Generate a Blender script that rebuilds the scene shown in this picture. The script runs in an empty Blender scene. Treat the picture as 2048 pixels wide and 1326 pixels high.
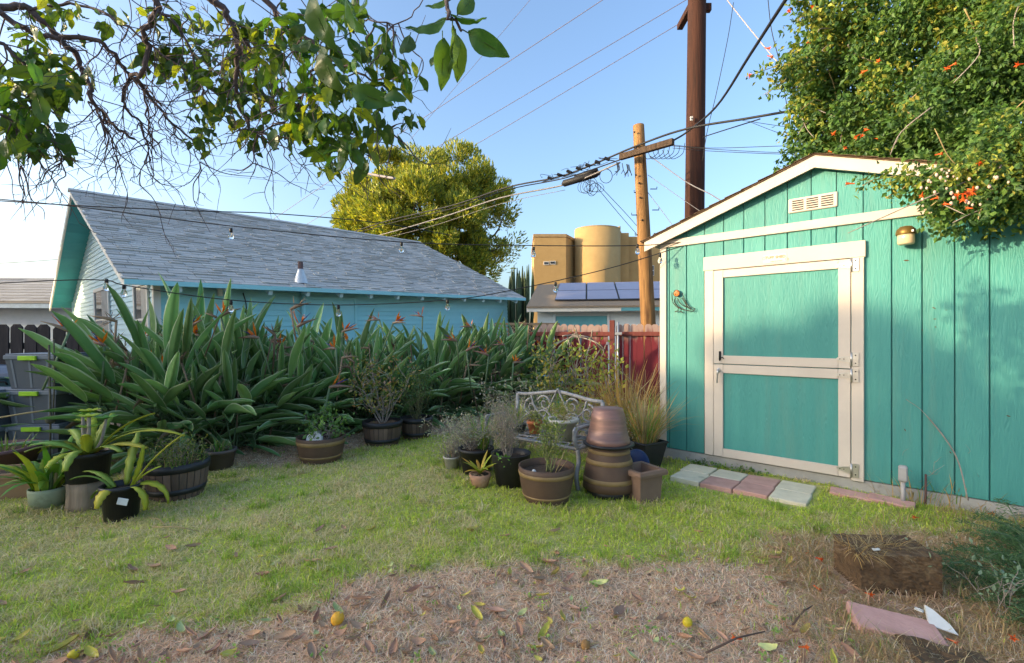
import bpy, math, random
import numpy as np
from mathutils import Matrix, Vector, Euler
random.seed(7); rng = np.random.default_rng(11)
S = bpy.context.scene
COL = S.collection
R = math.radians
# ------------------------------------------------------------------ camera
F = 932.0; HY = 670.0; CH = 1.4
cd = bpy.data.cameras.new('camera'); cam = bpy.data.objects.new('camera', cd); COL.objects.link(cam)
cd.sensor_width = 36; cd.lens = 36 * F / 2048; cd.clip_start = .05; cd.clip_end = 5000
cd.shift_y = (HY - 663) / 2048
cam.location = (0, 0, CH); cam.rotation_euler = (R(90), 0, 0)
S.camera = cam
# ------------------------------------------------------------------ sky, sun, exposure
SUN_EL, SUN_X, SUN_Y = 12.5, -.97, -.24
w = bpy.data.worlds.new('World'); S.world = w; w.use_nodes = True
nt = w.node_tree; nt.nodes.clear()
sky = nt.nodes.new('ShaderNodeTexSky'); sky.sky_type = 'NISHITA'; sky.sun_disc = False
sky.sun_elevation = R(SUN_EL); sky.sun_rotation = math.atan2(SUN_X, SUN_Y)
sky.air_density = 1.0; sky.dust_density = 4.0; sky.ozone_density = 2.6; sky.altitude = 0
bg = nt.nodes.new('ShaderNodeBackground'); bg.inputs[1].default_value = .15
wo = nt.nodes.new('ShaderNodeOutputWorld')
nt.links.new(sky.outputs[0], bg.inputs[0]); nt.links.new(bg.outputs[0], wo.inputs[0])
sl = bpy.data.lights.new('sun', 'SUN'); sl.energy = 2.1; sl.angle = R(.55); sl.color = (1, .75, .44)
sun = bpy.data.objects.new('sun', sl); COL.objects.link(sun)
sd = Vector((SUN_X, SUN_Y, math.tan(R(SUN_EL)) * math.hypot(SUN_X, SUN_Y)))
sun.rotation_euler = sd.to_track_quat('Z', 'Y').to_euler(); sun.location = (-20, -5, 12)
S.view_settings.view_transform = 'Standard'; S.view_settings.look = 'None'
S.view_settings.exposure = 1.8; S.view_settings.gamma = 1
S.cycles.max_bounces = 6; S.cycles.transparent_max_bounces = 8

# ------------------------------------------------------------------ helpers
def wp(px, py, D): return Vector(((px - 1024) / F * D, D, CH - (py - HY) / F * D))
def gp(px, py, z=0.0):
    D = (CH - z) * F / (py - HY); return Vector(((px - 1024) / F * D, D, z))
def on_plane(M, axis, val, px, py):
    Mi = M.inverted(); o = Mi @ Vector((0, 0, CH)); d = Mi.to_3x3() @ Vector(((px - 1024) / F, 1, -(py - HY) / F))
    k = (val - o[axis]) / d[axis]; return o + d * k

def tag(o, label=None, cat=None, group=None, kind=None):
    if label: o['label'] = label
    if cat: o['category'] = cat
    if group: o['group'] = group
    if kind: o['kind'] = kind
    return o
def empty(name, loc, rz=0, rot=None, label=None, cat=None, group=None, kind=None):
    o = bpy.data.objects.new(name, None); COL.objects.link(o); o.location = loc
    o.rotation_euler = rot if rot else (0, 0, rz); o.empty_display_size = .1
    return tag(o, label, cat, group, kind)
def link(name, me, parent=None, loc=None, rot=None, scl=None, **k):
    o = bpy.data.objects.new(name, me); COL.objects.link(o)
    if parent is not None: o.parent = parent
    if loc is not None: o.location = loc
    if rot is not None: o.rotation_euler = rot
    if scl is not None: o.scale = (scl,) * 3 if isinstance(scl, (int, float)) else scl
    return tag(o, **k)
def mat4(o):
    return Matrix.LocRotScale(o.location, o.rotation_euler, o.scale)

class MB:
    def __init__(s): s.v = []; s.f = []; s.m = []; s.sm = []
    def add(s, vs, fs, m=0, smooth=False):
        b = len(s.v); s.v += [tuple(p) for p in vs]
        for f in fs: s.f.append(tuple(i + b for i in f)); s.m.append(m); s.sm.append(smooth)
        return s
    def box(s, a, b, m=0, M=None):
        x0, y0, z0 = a; x1, y1, z1 = b
        vs = [Vector(p) for p in ((x0,y0,z0),(x1,y0,z0),(x1,y1,z0),(x0,y1,z0),(x0,y0,z1),(x1,y0,z1),(x1,y1,z1),(x0,y1,z1))]
        if M is not None: vs = [M @ p for p in vs]
        return s.add(vs, [(3,2,1,0),(4,5,6,7),(0,1,5,4),(1,2,6,5),(2,3,7,6),(3,0,4,7)], m)
    def cbox(s, c, d, m=0, M=None):
        return s.box([c[i] - d[i] / 2 for i in range(3)], [c[i] + d[i] / 2 for i in range(3)], m, M)
    def bbox(s, a, b, bev=.004, m=0, M=None):
        """box with chamfered edges"""
        lo = [min(a[i], b[i]) for i in range(3)]; hi = [max(a[i], b[i]) for i in range(3)]
        e = min(bev, *[(hi[i] - lo[i]) * .45 for i in range(3)]); vs = []; idx = {}
        for cx in (0, 1):
            for cy in (0, 1):
                for cz in (0, 1):
                    c = [hi[0] if cx else lo[0], hi[1] if cy else lo[1], hi[2] if cz else lo[2]]
                    sg = [-1 if q else 1 for q in (cx, cy, cz)]
                    for ax in range(3):
                        p = [c[i] + (0 if i == ax else sg[i] * e) for i in range(3)]
                        idx[(cx, cy, cz, ax)] = len(vs); vs.append(Vector(p))
        fs = []
        cyc = [(0, 0), (1, 0), (1, 1), (0, 1)]
        for ax in range(3):
            o1, o2 = [i for i in range(3) if i != ax]
            for sd_ in (0, 1):
                q = []
                for a1, a2 in cyc:
                    k = [0, 0, 0]; k[ax] = sd_; k[o1] = a1; k[o2] = a2; q.append(idx[(*k, ax)])
                fs.append(q)
            for a1, a2 in cyc:                       # edges along ax
                k0 = [0, 0, 0]; k0[o1] = a1; k0[o2] = a2; k1 = list(k0); k1[ax] = 1
                fs.append([idx[(*k0, o1)], idx[(*k1, o1)], idx[(*k1, o2)], idx[(*k0, o2)]])
        for c in [(x, y, z) for x in (0, 1) for y in (0, 1) for z in (0, 1)]:
            fs.append([idx[(*c, 0)], idx[(*c, 1)], idx[(*c, 2)]])
        # orient outward
        cen = Vector([(lo[i] + hi[i]) / 2 for i in range(3)]); out = []
        for f in fs:
            n = (vs[f[1]] - vs[f[0]]).cross(vs[f[2]] - vs[f[0]]); mid = sum((vs[i] for i in f), Vector()) / len(f)
            out.append(tuple(f) if n.dot(mid - cen) > 0 else tuple(reversed(f)))
        if M is not None: vs = [M @ p for p in vs]
        return s.add(vs, out, m)
    def prism(s, poly, h0, h1, ax=1, m=0):
        """poly: 2D list in the two other axes; extruded along ax from h0 to h1"""
        n = len(poly); vs = []
        for h in (h0, h1):
            for p in poly:
                q = list(p); q.insert(ax, h); vs.append(q)
        fs = [tuple(range(n)), tuple(range(2 * n - 1, n - 1, -1))]
        fs += [(i, i + n, (i + 1) % n + n, (i + 1) % n) for i in range(n)]
        return s.add(vs, fs, m)
    def tube(s, pts, rad, n=6, m=0, cap=True, smooth=True):
        pts = [Vector(p) for p in pts]; k = len(pts)
        rs = [rad] * k if isinstance(rad, (int, float)) else list(rad)
        up = Vector((.13, .27, .95)); vs = []; fs = []
        for i, p in enumerate(pts):
            d = (pts[min(i + 1, k - 1)] - pts[max(i - 1, 0)])
            if d.length < 1e-9: d = Vector((0, 0, 1))
            d.normalize(); a = d.cross(up)
            if a.length < .1: a = d.cross(Vector((1, 0, 0)))
            a.normalize(); b = d.cross(a); up = a.cross(d) if abs(d.dot(up)) < .98 else up
            for j in range(n):
                t = 2 * math.pi * j / n; vs.append(p + (a * math.cos(t) + b * math.sin(t)) * rs[i])
        for i in range(k - 1):
            for j in range(n):
                j2 = (j + 1) % n; fs.append((i*n+j, i*n+j2, (i+1)*n+j2, (i+1)*n+j))
        if cap: fs += [tuple(range(n-1, -1, -1)), tuple(range((k-1)*n, k*n))]
        return s.add(vs, fs, m, smooth)
    def lathe(s, prof, n=32, m=0, a0=0, a1=2*math.pi, smooth=True, c=(0,0,0), jit=0):
        full = abs(a1 - a0 - 2 * math.pi) < 1e-6; cols = n if full else n + 1; vs = []; fs = []; k = len(prof)
        for j in range(cols):
            t = a0 + (a1 - a0) * j / n
            for r, z in prof: vs.append((c[0] + r * math.cos(t), c[1] + r * math.sin(t), c[2] + z))
        for j in range(n):
            j2 = (j + 1) % cols
            for i in range(k - 1): fs.append((j*k+i, j2*k+i, j2*k+i+1, j*k+i+1))
        return s.add(vs, fs, m, smooth)
    def sphere(s, c, r, n=10, k=7, m=0):
        r = (r, r, r) if isinstance(r, (int, float)) else r; vs = []; fs = []
        for i in range(k + 1):
            a = math.pi * i / k
            for j in range(n):
                t = 2 * math.pi * j / n
                vs.append((c[0] + r[0]*math.sin(a)*math.cos(t), c[1] + r[1]*math.sin(a)*math.sin(t), c[2] + r[2]*math.cos(a)))
        for i in range(k):
            for j in range(n):
                j2 = (j+1) % n; fs.append((i*n+j, (i+1)*n+j, (i+1)*n+j2, i*n+j2))
        return s.add(vs, fs, m, True)
    def mesh(s, name, mats):
        me = bpy.data.meshes.new(name); me.from_pydata(s.v, [], s.f); 
        for q in (mats if isinstance(mats, (list, tuple)) else [mats]): me.materials.append(q)
        me.polygons.foreach_set('material_index', s.m); me.polygons.foreach_set('use_smooth', s.sm)
        me.update(); return me
    def build(s, name, mats, parent=None, loc=None, rot=None, scl=None, **k):
        return link(name, s.mesh(name, mats), parent, loc, rot, scl, **k)

def npmesh(name, V, Fc, mat, cols=None, smooth=False):
    """V (n,3), Fc (m,k) constant k; cols (n,3) point colours"""
    me = bpy.data.meshes.new(name); n = len(V); m, k = Fc.shape
    me.vertices.add(n); me.vertices.foreach_set('co', np.ascontiguousarray(V, dtype=np.float32).ravel())
    me.loops.add(m * k); me.loops.foreach_set('vertex_index', np.ascontiguousarray(Fc, dtype=np.int32).ravel())
    me.polygons.add(m); me.polygons.foreach_set('loop_start', np.arange(0, m * k, k, dtype=np.int32))
    try: me.polygons.foreach_set('loop_total', np.full(m, k, dtype=np.int32))
    except Exception: pass
    me.polygons.foreach_set('use_smooth', np.full(m, smooth, dtype=bool))
    if cols is not None:
        at = me.attributes.new('Col', 'FLOAT_COLOR', 'POINT')
        c4 = np.ones((n, 4), dtype=np.float32); c4[:, :3] = cols; at.data.foreach_set('color', c4.ravel())
    me.materials.append(mat); me.update(calc_edges=True); me.validate(); return me

def smoothline(pts, n=6):
    """Catmull-Rom through points"""
    P = [Vector(p) for p in pts]; P = [P[0] * 2 - P[1]] + P + [P[-1] * 2 - P[-2]]; out = []
    for i in range(1, len(P) - 2):
        a, b, c, d = P[i-1], P[i], P[i+1], P[i+2]
        for j in range(n):
            t = j / n
            out.append(.5 * ((2*b) + (c-a)*t + (2*a-5*b+4*c-d)*t*t + (3*b-3*c+d-a)*t**3))
    out.append(P[-2]); return out

# ------------------------------------------------------------------ materials
def srgb(r, g, b):
    f = lambda c: (c/255/12.92) if c/255 <= .04045 else ((c/255+.055)/1.055)**2.4
    return (f(r), f(g), f(b))
def mat(name, c1, c2=None, scale=6, rough=.7, bump=0, bscale=None, rand=0, spec=.3, stretch=(1,1,1), detail=5, metal=0,
        dirt=None, dscale=2.0, dlo=.55, dhi=.75, trans=0, tcol=None, attr=False, coord='Object', hue=0, contour=0):
    m = bpy.data.materials.new(name); m.use_nodes = True; t = m.node_tree; N = t.nodes; L = t.links
    p = N['Principled BSDF']; p.inputs['Roughness'].default_value = rough; p.inputs['Specular IOR Level'].default_value = spec
    p.inputs['Metallic'].default_value = metal
    tc = N.new('ShaderNodeTexCoord'); mp = N.new('ShaderNodeMapping'); mp.inputs['Scale'].default_value = stretch
    L.new(tc.outputs[coord], mp.inputs[0]); vec = mp.outputs[0]
    oi = N.new('ShaderNodeObjectInfo')
    if rand:       # shift the pattern per object so that alike pieces differ
        ad = N.new('ShaderNodeVectorMath'); ad.operation = 'MULTIPLY_ADD'
        cb = N.new('ShaderNodeCombineXYZ'); 
        for i in range(3): L.new(oi.outputs['Random'], cb.inputs[i])
        L.new(cb.outputs[0], ad.inputs[0]); ad.inputs[1].default_value = (37, 53, 71); L.new(vec, ad.inputs[2]); vec = ad.outputs[0]
    if attr:
        an = N.new('ShaderNodeAttribute'); an.attribute_name = 'Col'; col = an.outputs['Color']
    else:
        c2 = c2 or tuple(x * .75 for x in c1)
        nz = N.new('ShaderNodeTexNoise'); nz.inputs['Scale'].default_value = scale; nz.inputs['Detail'].default_value = detail; nz.inputs['Roughness'].default_value = .62
        L.new(vec, nz.inputs['Vector'])
        rp = N.new('ShaderNodeValToRGB'); rp.color_ramp.elements[0].position = .3; rp.color_ramp.elements[1].position = .7
        rp.color_ramp.elements[0].color = (*c2, 1); rp.color_ramp.elements[1].color = (*c1, 1)
        L.new(nz.outputs['Fac'], rp.inputs[0]); col = rp.outputs[0]
    if dirt:
        n2 = N.new('ShaderNodeTexNoise'); n2.inputs['Scale'].default_value = dscale; n2.inputs['Detail'].default_value = 7; n2.inputs['Roughness'].default_value = .7
        L.new(vec, n2.inputs['Vector'])
        mr = N.new('ShaderNodeMapRange'); mr.inputs[1].default_value = dlo; mr.inputs[2].default_value = dhi; L.new(n2.outputs['Fac'], mr.inputs[0])
        mx = N.new('ShaderNodeMix'); mx.data_type = 'RGBA'; L.new(mr.outputs[0], mx.inputs[0]); L.new(col, mx.inputs[6]); mx.inputs[7].default_value = (*dirt, 1); col = mx.outputs[2]
    if rand or hue:
        hs = N.new('ShaderNodeHueSaturation'); L.new(col, hs.inputs['Color'])
        m1 = N.new('ShaderNodeMapRange'); m1.inputs[3].default_value = 1 - rand; m1.inputs[4].default_value = 1 + rand; L.new(oi.outputs['Random'], m1.inputs[0]); L.new(m1.outputs[0], hs.inputs['Value'])
        if hue:
            ml = N.new('ShaderNodeMath'); ml.operation = 'MULTIPLY'; ml.inputs[1].default_value = 7.31; L.new(oi.outputs['Random'], ml.inputs[0])
            fr = N.new('ShaderNodeMath'); fr.operation = 'FRACT'; L.new(ml.outputs[0], fr.inputs[0])
            m2 = N.new('ShaderNodeMapRange'); m2.inputs[3].default_value = .5 - hue; m2.inputs[4].default_value = .5 + hue; L.new(fr.outputs[0], m2.inputs[0]); L.new(m2.outputs[0], hs.inputs['Hue'])
        col = hs.outputs[0]
    L.new(col, p.inputs['Base Color'])
    if bump:
        nb = N.new('ShaderNodeTexNoise'); nb.inputs['Scale'].default_value = bscale or scale * 4; nb.inputs['Detail'].default_value = 6; L.new(vec, nb.inputs['Vector'])
        hgt = nb.outputs['Fac']
        if contour:
            nb.inputs['Detail'].default_value = 2
            c1_ = N.new('ShaderNodeMath'); c1_.operation = 'MULTIPLY'; c1_.inputs[1].default_value = contour; L.new(hgt, c1_.inputs[0])
            c2_ = N.new('ShaderNodeMath'); c2_.operation = 'SINE'; L.new(c1_.outputs[0], c2_.inputs[0]); hgt = c2_.outputs[0]
        bp = N.new('ShaderNodeBump'); bp.inputs['Strength'].default_value = bump; bp.inputs['Distance'].default_value = .01; L.new(hgt, bp.inputs['Height']); L.new(bp.outputs[0], p.inputs['Normal'])
    if trans:
        tr = N.new('ShaderNodeBsdfTranslucent')
        if tcol:
            mm = N.new('ShaderNodeMix'); mm.data_type = 'RGBA'; mm.blend_type = 'MULTIPLY'; mm.inputs[0].default_value = 1; L.new(col, mm.inputs[6]); mm.inputs[7].default_value = (*tcol, 1); L.new(mm.outputs[2], tr.inputs[0])
        else: L.new(col, tr.inputs[0])
        ms = N.new('ShaderNodeMixShader'); ms.inputs[0].default_value = trans; L.new(p.outputs[0], ms.inputs[1]); L.new(tr.outputs[0], ms.inputs[2])
        L.new(ms.outputs[0], N['Material Output'].inputs[0])
    return m
def glass(name, tint=(1,1,1), rough=.02, ior=1.2):
    m = bpy.data.materials.new(name); m.use_nodes = True; p = m.node_tree.nodes['Principled BSDF']
    p.inputs['Base Color'].default_value = (*tint, 1); p.inputs['Roughness'].default_value = rough
    p.inputs['IOR'].default_value = ior; p.inputs['Transmission Weight'].default_value = 1; return m

# ------------------------------------------------------------------ ground
def gz(x, y):
    x = np.asarray(x, float); y = np.asarray(y, float)
    return .012*np.sin(1.3*x+.7*y)+.01*np.sin(2.9*x-1.7*y+1)+.006*np.sin(6.1*x+5.3*y)+.004*np.sin(11*x-9*y+2)
BX = np.array([-4, -2.3, -1.65, -.92, -.07, .8, 1.52, 2.43, 3.2, 4.1]); BY = np.array([1.7, 2.05, 2.4, 2.62, 2.85, 2.98, 2.92, 3.2, 3.35, 3.9])
def vnoise(x, y, s, seed=0):
    """cheap smooth value noise in numpy"""
    x = np.asarray(x, float) * s; y = np.asarray(y, float) * s
    xi = np.floor(x).astype(int); yi = np.floor(y).astype(int); fx = x - xi; fy = y - yi
    fx = fx*fx*(3-2*fx); fy = fy*fy*(3-2*fy)
    h = lambda a, b: np.modf(np.abs(np.sin(a*127.1 + b*311.7 + seed*74.7) * 43758.5453))[0]
    return (h(xi,yi)*(1-fx)+h(xi+1,yi)*fx)*(1-fy)+(h(xi,yi+1)*(1-fx)+h(xi+1,yi+1)*fx)*fy
def fbm(x, y, s, seed=0): return .5*vnoise(x,y,s,seed)+.3*vnoise(x,y,s*2.1,seed+1)+.2*vnoise(x,y,s*4.3,seed+2)
def dryness(x, y):
    """1 on the bare strip near the camera and the earth under the hedge, 0 on the lawn"""
    d = np.interp(x, BX, BY) + (fbm(x, y, 1.6, 3) - .5) * .9 - y
    a = np.clip(d / .28 + .5, 0, 1)
    hx = np.array([-8, -4.6, -3.9, -3.0, -2.5, -2.1, -1.65, -1.2, -.7, .0, .6, 1.6]); hy = np.array([5.6, 5.1, 4.75, 4.85, 5.1, 5.35, 6.2, 6.55, 6.5, 6.1, 5.5, 5.3])
    e = y - np.interp(x, hx, hy) + (fbm(x, y, 2.2, 8) - .5) * .5
    return np.maximum(a, np.clip(e / .25 + .5, 0, 1))
M_ground = bpy.data.materials.new('earth'); M_ground.use_nodes = True
def ground_mat(m):
    t = m.node_tree; N = t.nodes; L = t.links; p = N['Principled BSDF']; p.inputs['Roughness'].default_value = .95; p.inputs['Specular IOR Level'].default_value = .1
    tc = N.new('ShaderNodeTexCoord'); an = N.new('ShaderNodeAttribute'); an.attribute_name = 'Col'
    nz = N.new('ShaderNodeTexNoise'); nz.inputs['Scale'].default_value = 9; nz.inputs['Detail'].default_value = 10; nz.inputs['Roughness'].default_value = .75; L.new(tc.outputs['Object'], nz.inputs['Vector'])
    rp = N.new('ShaderNodeValToRGB'); e = rp.color_ramp.elements; e[0].position = .3; e[0].color = (.28, .165, .10, 1); e[1].position = .72; e[1].color = (.76, .56, .38, 1)
    q = e.new(.5); q.color = (.48, .335, .22, 1); L.new(nz.outputs['Fac'], rp.inputs[0])
    gr = N.new('ShaderNodeValToRGB'); e = gr.color_ramp.elements; e[0].position = .3; e[0].color = (.30, .32, .08, 1); e[1].position = .7; e[1].color = (.54, .50, .20, 1); L.new(nz.outputs['Fac'], gr.inputs[0])
    mx = N.new('ShaderNodeMix'); mx.data_type = 'RGBA'; sp = N.new('ShaderNodeSeparateColor'); L.new(an.outputs['Color'], sp.inputs[0])
    L.new(sp.outputs[0], mx.inputs[0]); L.new(gr.outputs[0], mx.inputs[6]); L.new(rp.outputs[0], mx.inputs[7]); L.new(mx.outputs[2], p.inputs['Base Color'])
    n3 = N.new('ShaderNodeTexNoise'); n3.inputs['Scale'].default_value = 45; n3.inputs['Detail'].default_value = 8; L.new(tc.outputs['Object'], n3.inputs['Vector'])
    bp = N.new('ShaderNodeBump'); bp.inputs['Strength'].default_value = .8; bp.inputs['Distance'].default_value = .02; L.new(n3.outputs['Fac'], bp.inputs['Height']); L.new(bp.outputs[0], p.inputs['Normal'])
ground_mat(M_ground)
gx = np.unique(np.concatenate([np.linspace(-2500, -60, 8), np.linspace(-60, -9, 18), np.linspace(-9, 9, 181), np.linspace(9, 60, 18), np.linspace(60, 2500, 8)]))
gy = np.unique(np.concatenate([np.linspace(-2500, -60, 6), np.linspace(-60, 0, 16), np.linspace(0, 12, 121), np.linspace(12, 60, 24), np.linspace(60, 3000, 8)]))
GX, GY = np.meshgrid(gx, gy); near = np.clip((40 - np.hypot(GX, GY)) / 25, 0, 1)
V = np.stack([GX.ravel(), GY.ravel(), (gz(GX, GY) * near).ravel()], 1)
ii = np.arange(len(gx) * len(gy)).reshape(len(gy), len(gx))
Fq = np.stack([ii[:-1,:-1].ravel(), ii[:-1,1:].ravel(), ii[1:,1:].ravel(), ii[1:,:-1].ravel()], 1)
dr = dryness(GX, GY).ravel()
link('ground', npmesh('ground', V, Fq, M_ground, np.stack([dr, dr, dr], 1), True), kind='structure')
def gpz(px, py):
    p = gp(px, py); p.z = float(gz(p.x, p.y)); return p

# ------------------------------------------------------------------ shed
M_teal = mat('teal_paint', (.066, .285, .252), (.050, .243, .222), scale=1.3, rough=.55, bump=.17, bscale=3.2, contour=75, stretch=(7, 7, .55), rand=.04, spec=.35, dirt=(.11, .24, .20), dscale=.8, dlo=.52, dhi=.85)
M_tealin = mat('teal_groove', (.03, .13, .12), rough=.8)
M_cream = mat('cream_paint', (.60, .53, .45), (.53, .465, .395), scale=3, rough=.6, bump=.12, bscale=30, stretch=(1, 1, 1), rand=.03, dirt=(.50, .42, .33), dscale=6, dlo=.66, dhi=.85)
M_plinth = mat('plinth_paint', (.40, .385, .355), (.29, .28, .26), scale=5, rough=.8, bump=.2, dirt=(.17, .13, .09), dscale=7, dlo=.6, dhi=.8)
M_shingle_brown = mat('brown_shingle', (.13, .085, .05), (.07, .045, .03), scale=30, rough=.95, bump=.4, rand=.2)
M_steel = mat('steel', (.62, .60, .57), (.48, .46, .43), scale=20, rough=.32, metal=.85, dirt=(.25, .20, .15), dscale=20, dlo=.68, dhi=.85)
M_dark = mat('dark_metal', (.02, .02, .02), rough=.5)
ANG = math.atan2(-.6635, .7482)
shed = empty('garden_shed', (1.775, 5.32, 0), ANG, label='teal garden shed with cream trim and a low pitched gable roof', cat='shed')
MS = mat4(shed)
def sp(px, py, y=0): q = on_plane(MS, 1, y, px, py); return q.x, q.z
T0, T1, TA = -.07, 2.94, 1.436
ZB, ZS0, ZS1 = .115, 2.395, 2.478        # siding bottom, band bottom/top
ZAP, SL = 2.945, .346                     # underside apex of rake, slope
def rake(t): return ZAP - SL * abs(t - TA)
MB().box((T0, .012, ZB), (T1, 3.6, 2.42)).prism([(T0, 2.421), (T1, 2.421), (TA, 2.93)], .012, 3.6).build('wall_core', M_tealin, shed)
edges = [T0 + .02] + [.218 + .1965 * i for i in range(-1, 14)] + [T1 - .02]
edges = sorted(e for e in edges if T0 <= e <= T1)
for a, b in zip(edges[:-1], edges[1:]):
    if b - a < .03: continue
    MB().bbox((a + .004, 0, ZB), (b - .004, .016, ZS0 + .01), .003).build('siding_board', M_teal, shed)
    za, zb = rake(a) + .02, rake(b) + .02; lo = ZS1 - .01
    if max(za, zb) > lo + .02:
        poly = [(a + .004, lo), (b - .004, lo), (b - .004, max(zb, lo + .002)), (a + .004, max(za, lo + .002))]
        if a < TA < b: poly.insert(3, (TA, ZAP + .02))
        MB().prism(poly, 0, .016).build('siding_board', M_teal, shed)
MB().bbox((T0 - .012, -.022, ZB - .01), (T0 + .062, .05, ZS0), .004).build('corner_board', M_cream, shed)
MB().bbox((T1 - .062, -.022, ZB - .01), (T1 + .012, .05, ZS0), .004).build('corner_board', M_cream, shed)
MB().bbox((T0 - .012, -.026, ZS0), (T1 + .012, .02, ZS1), .004).build('trim_band', M_cream, shed)
tl, tr_ = -.235, 2 * TA + .235
for s_ in (-1, 1):
    te = tl if s_ < 0 else tr_
    MB().prism([(TA, ZAP), (te, rake(te)), (te, rake(te) + .112), (TA, ZAP + .112)], -.10, -.075).build('rake_board', M_cream, shed)
    MB().prism([(TA, ZAP + .086), (te, rake(te) + .086), (te, rake(te) + .11), (TA, ZAP + .11)], -.0745, 3.7).build('roof_deck', M_cream, shed)
    r_ = MB().prism([(TA, ZAP + .1125), (te + s_ * .03, rake(te + s_ * .03) + .1125), (te + s_ * .03, rake(te + s_ * .03) + .122), (TA, ZAP + .122)], -.115, 3.72).build('roof', M_shingle_brown, shed)
    for i in range(11):                      # shingle courses
        u0 = i / 11; x0 = TA + (te + s_ * .04 - TA) * (u0 + 1 / 11); x1 = TA + (te - TA) * u0
        MB().prism([(x1, rake(x1) + .124), (x0, rake(x0) + .128), (x0, rake(x0) + .136), (x1, rake(x1) + .126)], -.125 - .008 * random.random(), 3.73).build('shingle_course', M_shingle_brown, r_)
MB().box((T0 + .01, -.004, -.05), (T1 - .01, .2, ZB - .006)).build('plinth', M_plinth, shed)
# louvred vent
(v0, vz0), (v1, vz1) = sp(1577.5, 421), sp(1675.5, 391)
vzc = (sp(1626, 406)[1]); vh = .068
vt = MB(); vt.bbox((v0, -.016, vzc - vh), (v1, -.001, vzc + vh), .012); vent = vt.build('gable_vent', M_cream, shed)
for k in range(3):
    c0 = v0 + .02 + k * (v1 - v0 - .04) / 3 + .012; c1 = v0 + .02 + (k + 1) * (v1 - v0 - .04) / 3 - .012
    for j in range(5):
        z = vzc - vh * .62 + j * vh * 1.24 / 4
        MB().box((c0, -.018, z - .0062), (c1, -.0165, z + .0062)).build('slot', M_dark, vent)
        MB().prism([(-.0185, z + .0065), (-.024, z + .003), (-.0185, z + .0095)], c0, c1, ax=0).build('louvre', M_cream, vent)
# dutch door
dT = lambda px: sp(px, 700, -.03)[0]
dz = lambda px, py: sp(px, py, -.03)[1]
x0, x1, x2, x3 = dT(1409), dT(1427.5), dT(1701), dT(1728)
zt0, zt1 = dz(1420, 541), dz(1420, 523); zbot = dz(1427, 911)
ztop = zt0 - .008
MB().bbox((x0, -.03, zbot), (x1 - .004, -.001, zt0), .004).build('door_jamb', M_cream, shed)
MB().bbox((x2 + .006, -.03, zbot - .02), (x3, -.001, zt0), .004).build('door_jamb', M_cream, shed)
MB().bbox((x0 - .012, -.034, zt0), (x3 + .012, -.001, zt1 + .05), .004).build('door_head', M_cream, shed)
zh1 = zt1 + .05
zg = dz(1427, 727.5)
s0, s1 = dT(1446), dT(1676.5)
for nm, lo, hi, rl, rh in (('upper_door', zg + .004, ztop, dz(1446, 711), dz(1446, 555)), ('lower_door', zbot + .002, zg - .004, dz(1446, 897), dz(1446, 746))):
    d = MB().bbox((x1, -.012, lo), (x2, -.001, hi), .002).build(nm, M_teal, shed)
    MB().bbox((x1, -.034, lo), (s0, -.0125, hi), .003).build('stile', M_cream, d)
    MB().bbox((s1, -.034, lo), (x2, -.0125, hi), .003).build('stile', M_cream, d)
    MB().bbox((s0 + .001, -.033, lo), (s1 - .001, -.0125, rl), .003).build('rail', M_cream, d)
    MB().bbox((s0 + .001, -.033, rh), (s1 - .001, -.0125, hi), .003).build('rail', M_cream, d)
    hz = [dz(1690, 531)] + [dz(1690, 718)] if nm == 'upper_door' else [dz(1690, 750), dz(1690, 938)]
    for z in hz:
        h = MB(); hx = dT(1703); L0 = dT(1672)
        h.prism([(hx + .052, z - .06), (hx + .004, z - .06), (hx + .004, z + .06), (hx + .052, z + .06)], -.040, -.0345)
        h.prism([(hx - .004, z - .032), (L0 + .01, z - .012), (L0, z), (L0 + .01, z + .012), (hx - .004, z + .032)], -.041, -.0348)
        h.tube([(hx, -.042, z - .06), (hx, -.042, z + .06)], .009, 8)
        hg = h.build('strap_hinge', M_steel, d)
        for q in (-.035, .035): MB().sphere((hx + .03, -.041, z + q), .006, 8, 5).build('bolt', M_dark, hg)
        for q in (.03, .06): MB().sphere((L0 + q, -.042, z), .005, 8, 5).build('bolt', M_dark, hg)
ud = [o for o in COL.objects if o.name == 'upper_door'][0]; ld = [o for o in COL.objects if o.name == 'lower_door'][0]
lx, lz = sp(1440, 712, -.04)
b = MB(); b.bbox((lx - .012, -.044, lz - .04), (lx + .010, -.035, lz + .05), .002); b.tube([(lx - .001, -.05, lz - .05), (lx - .001, -.05, lz + .045)], .006); b.tube([(lx, -.05, lz - .01), (lx + .035, -.055, lz - .015), (lx + .04, -.055, lz - .03)], .006)
b.build('barrel_bolt', M_dark, ud)
hx, hz_ = sp(1437, 742, -.04)
b = MB(); b.sphere((hx, -.04, hz_ + .01), (.02, .012, .024)); b.tube(smoothline([(hx, -.045, hz_ + .01), (hx + .004, -.08, hz_ + .005), (hx + .002, -.085, hz_ - .04), (hx - .004, -.08, hz_ - .12)]), [.012]*6 + [.011]*6 + [.008]*7, 8)
b.build('lever_handle', M_steel, ld)
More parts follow.
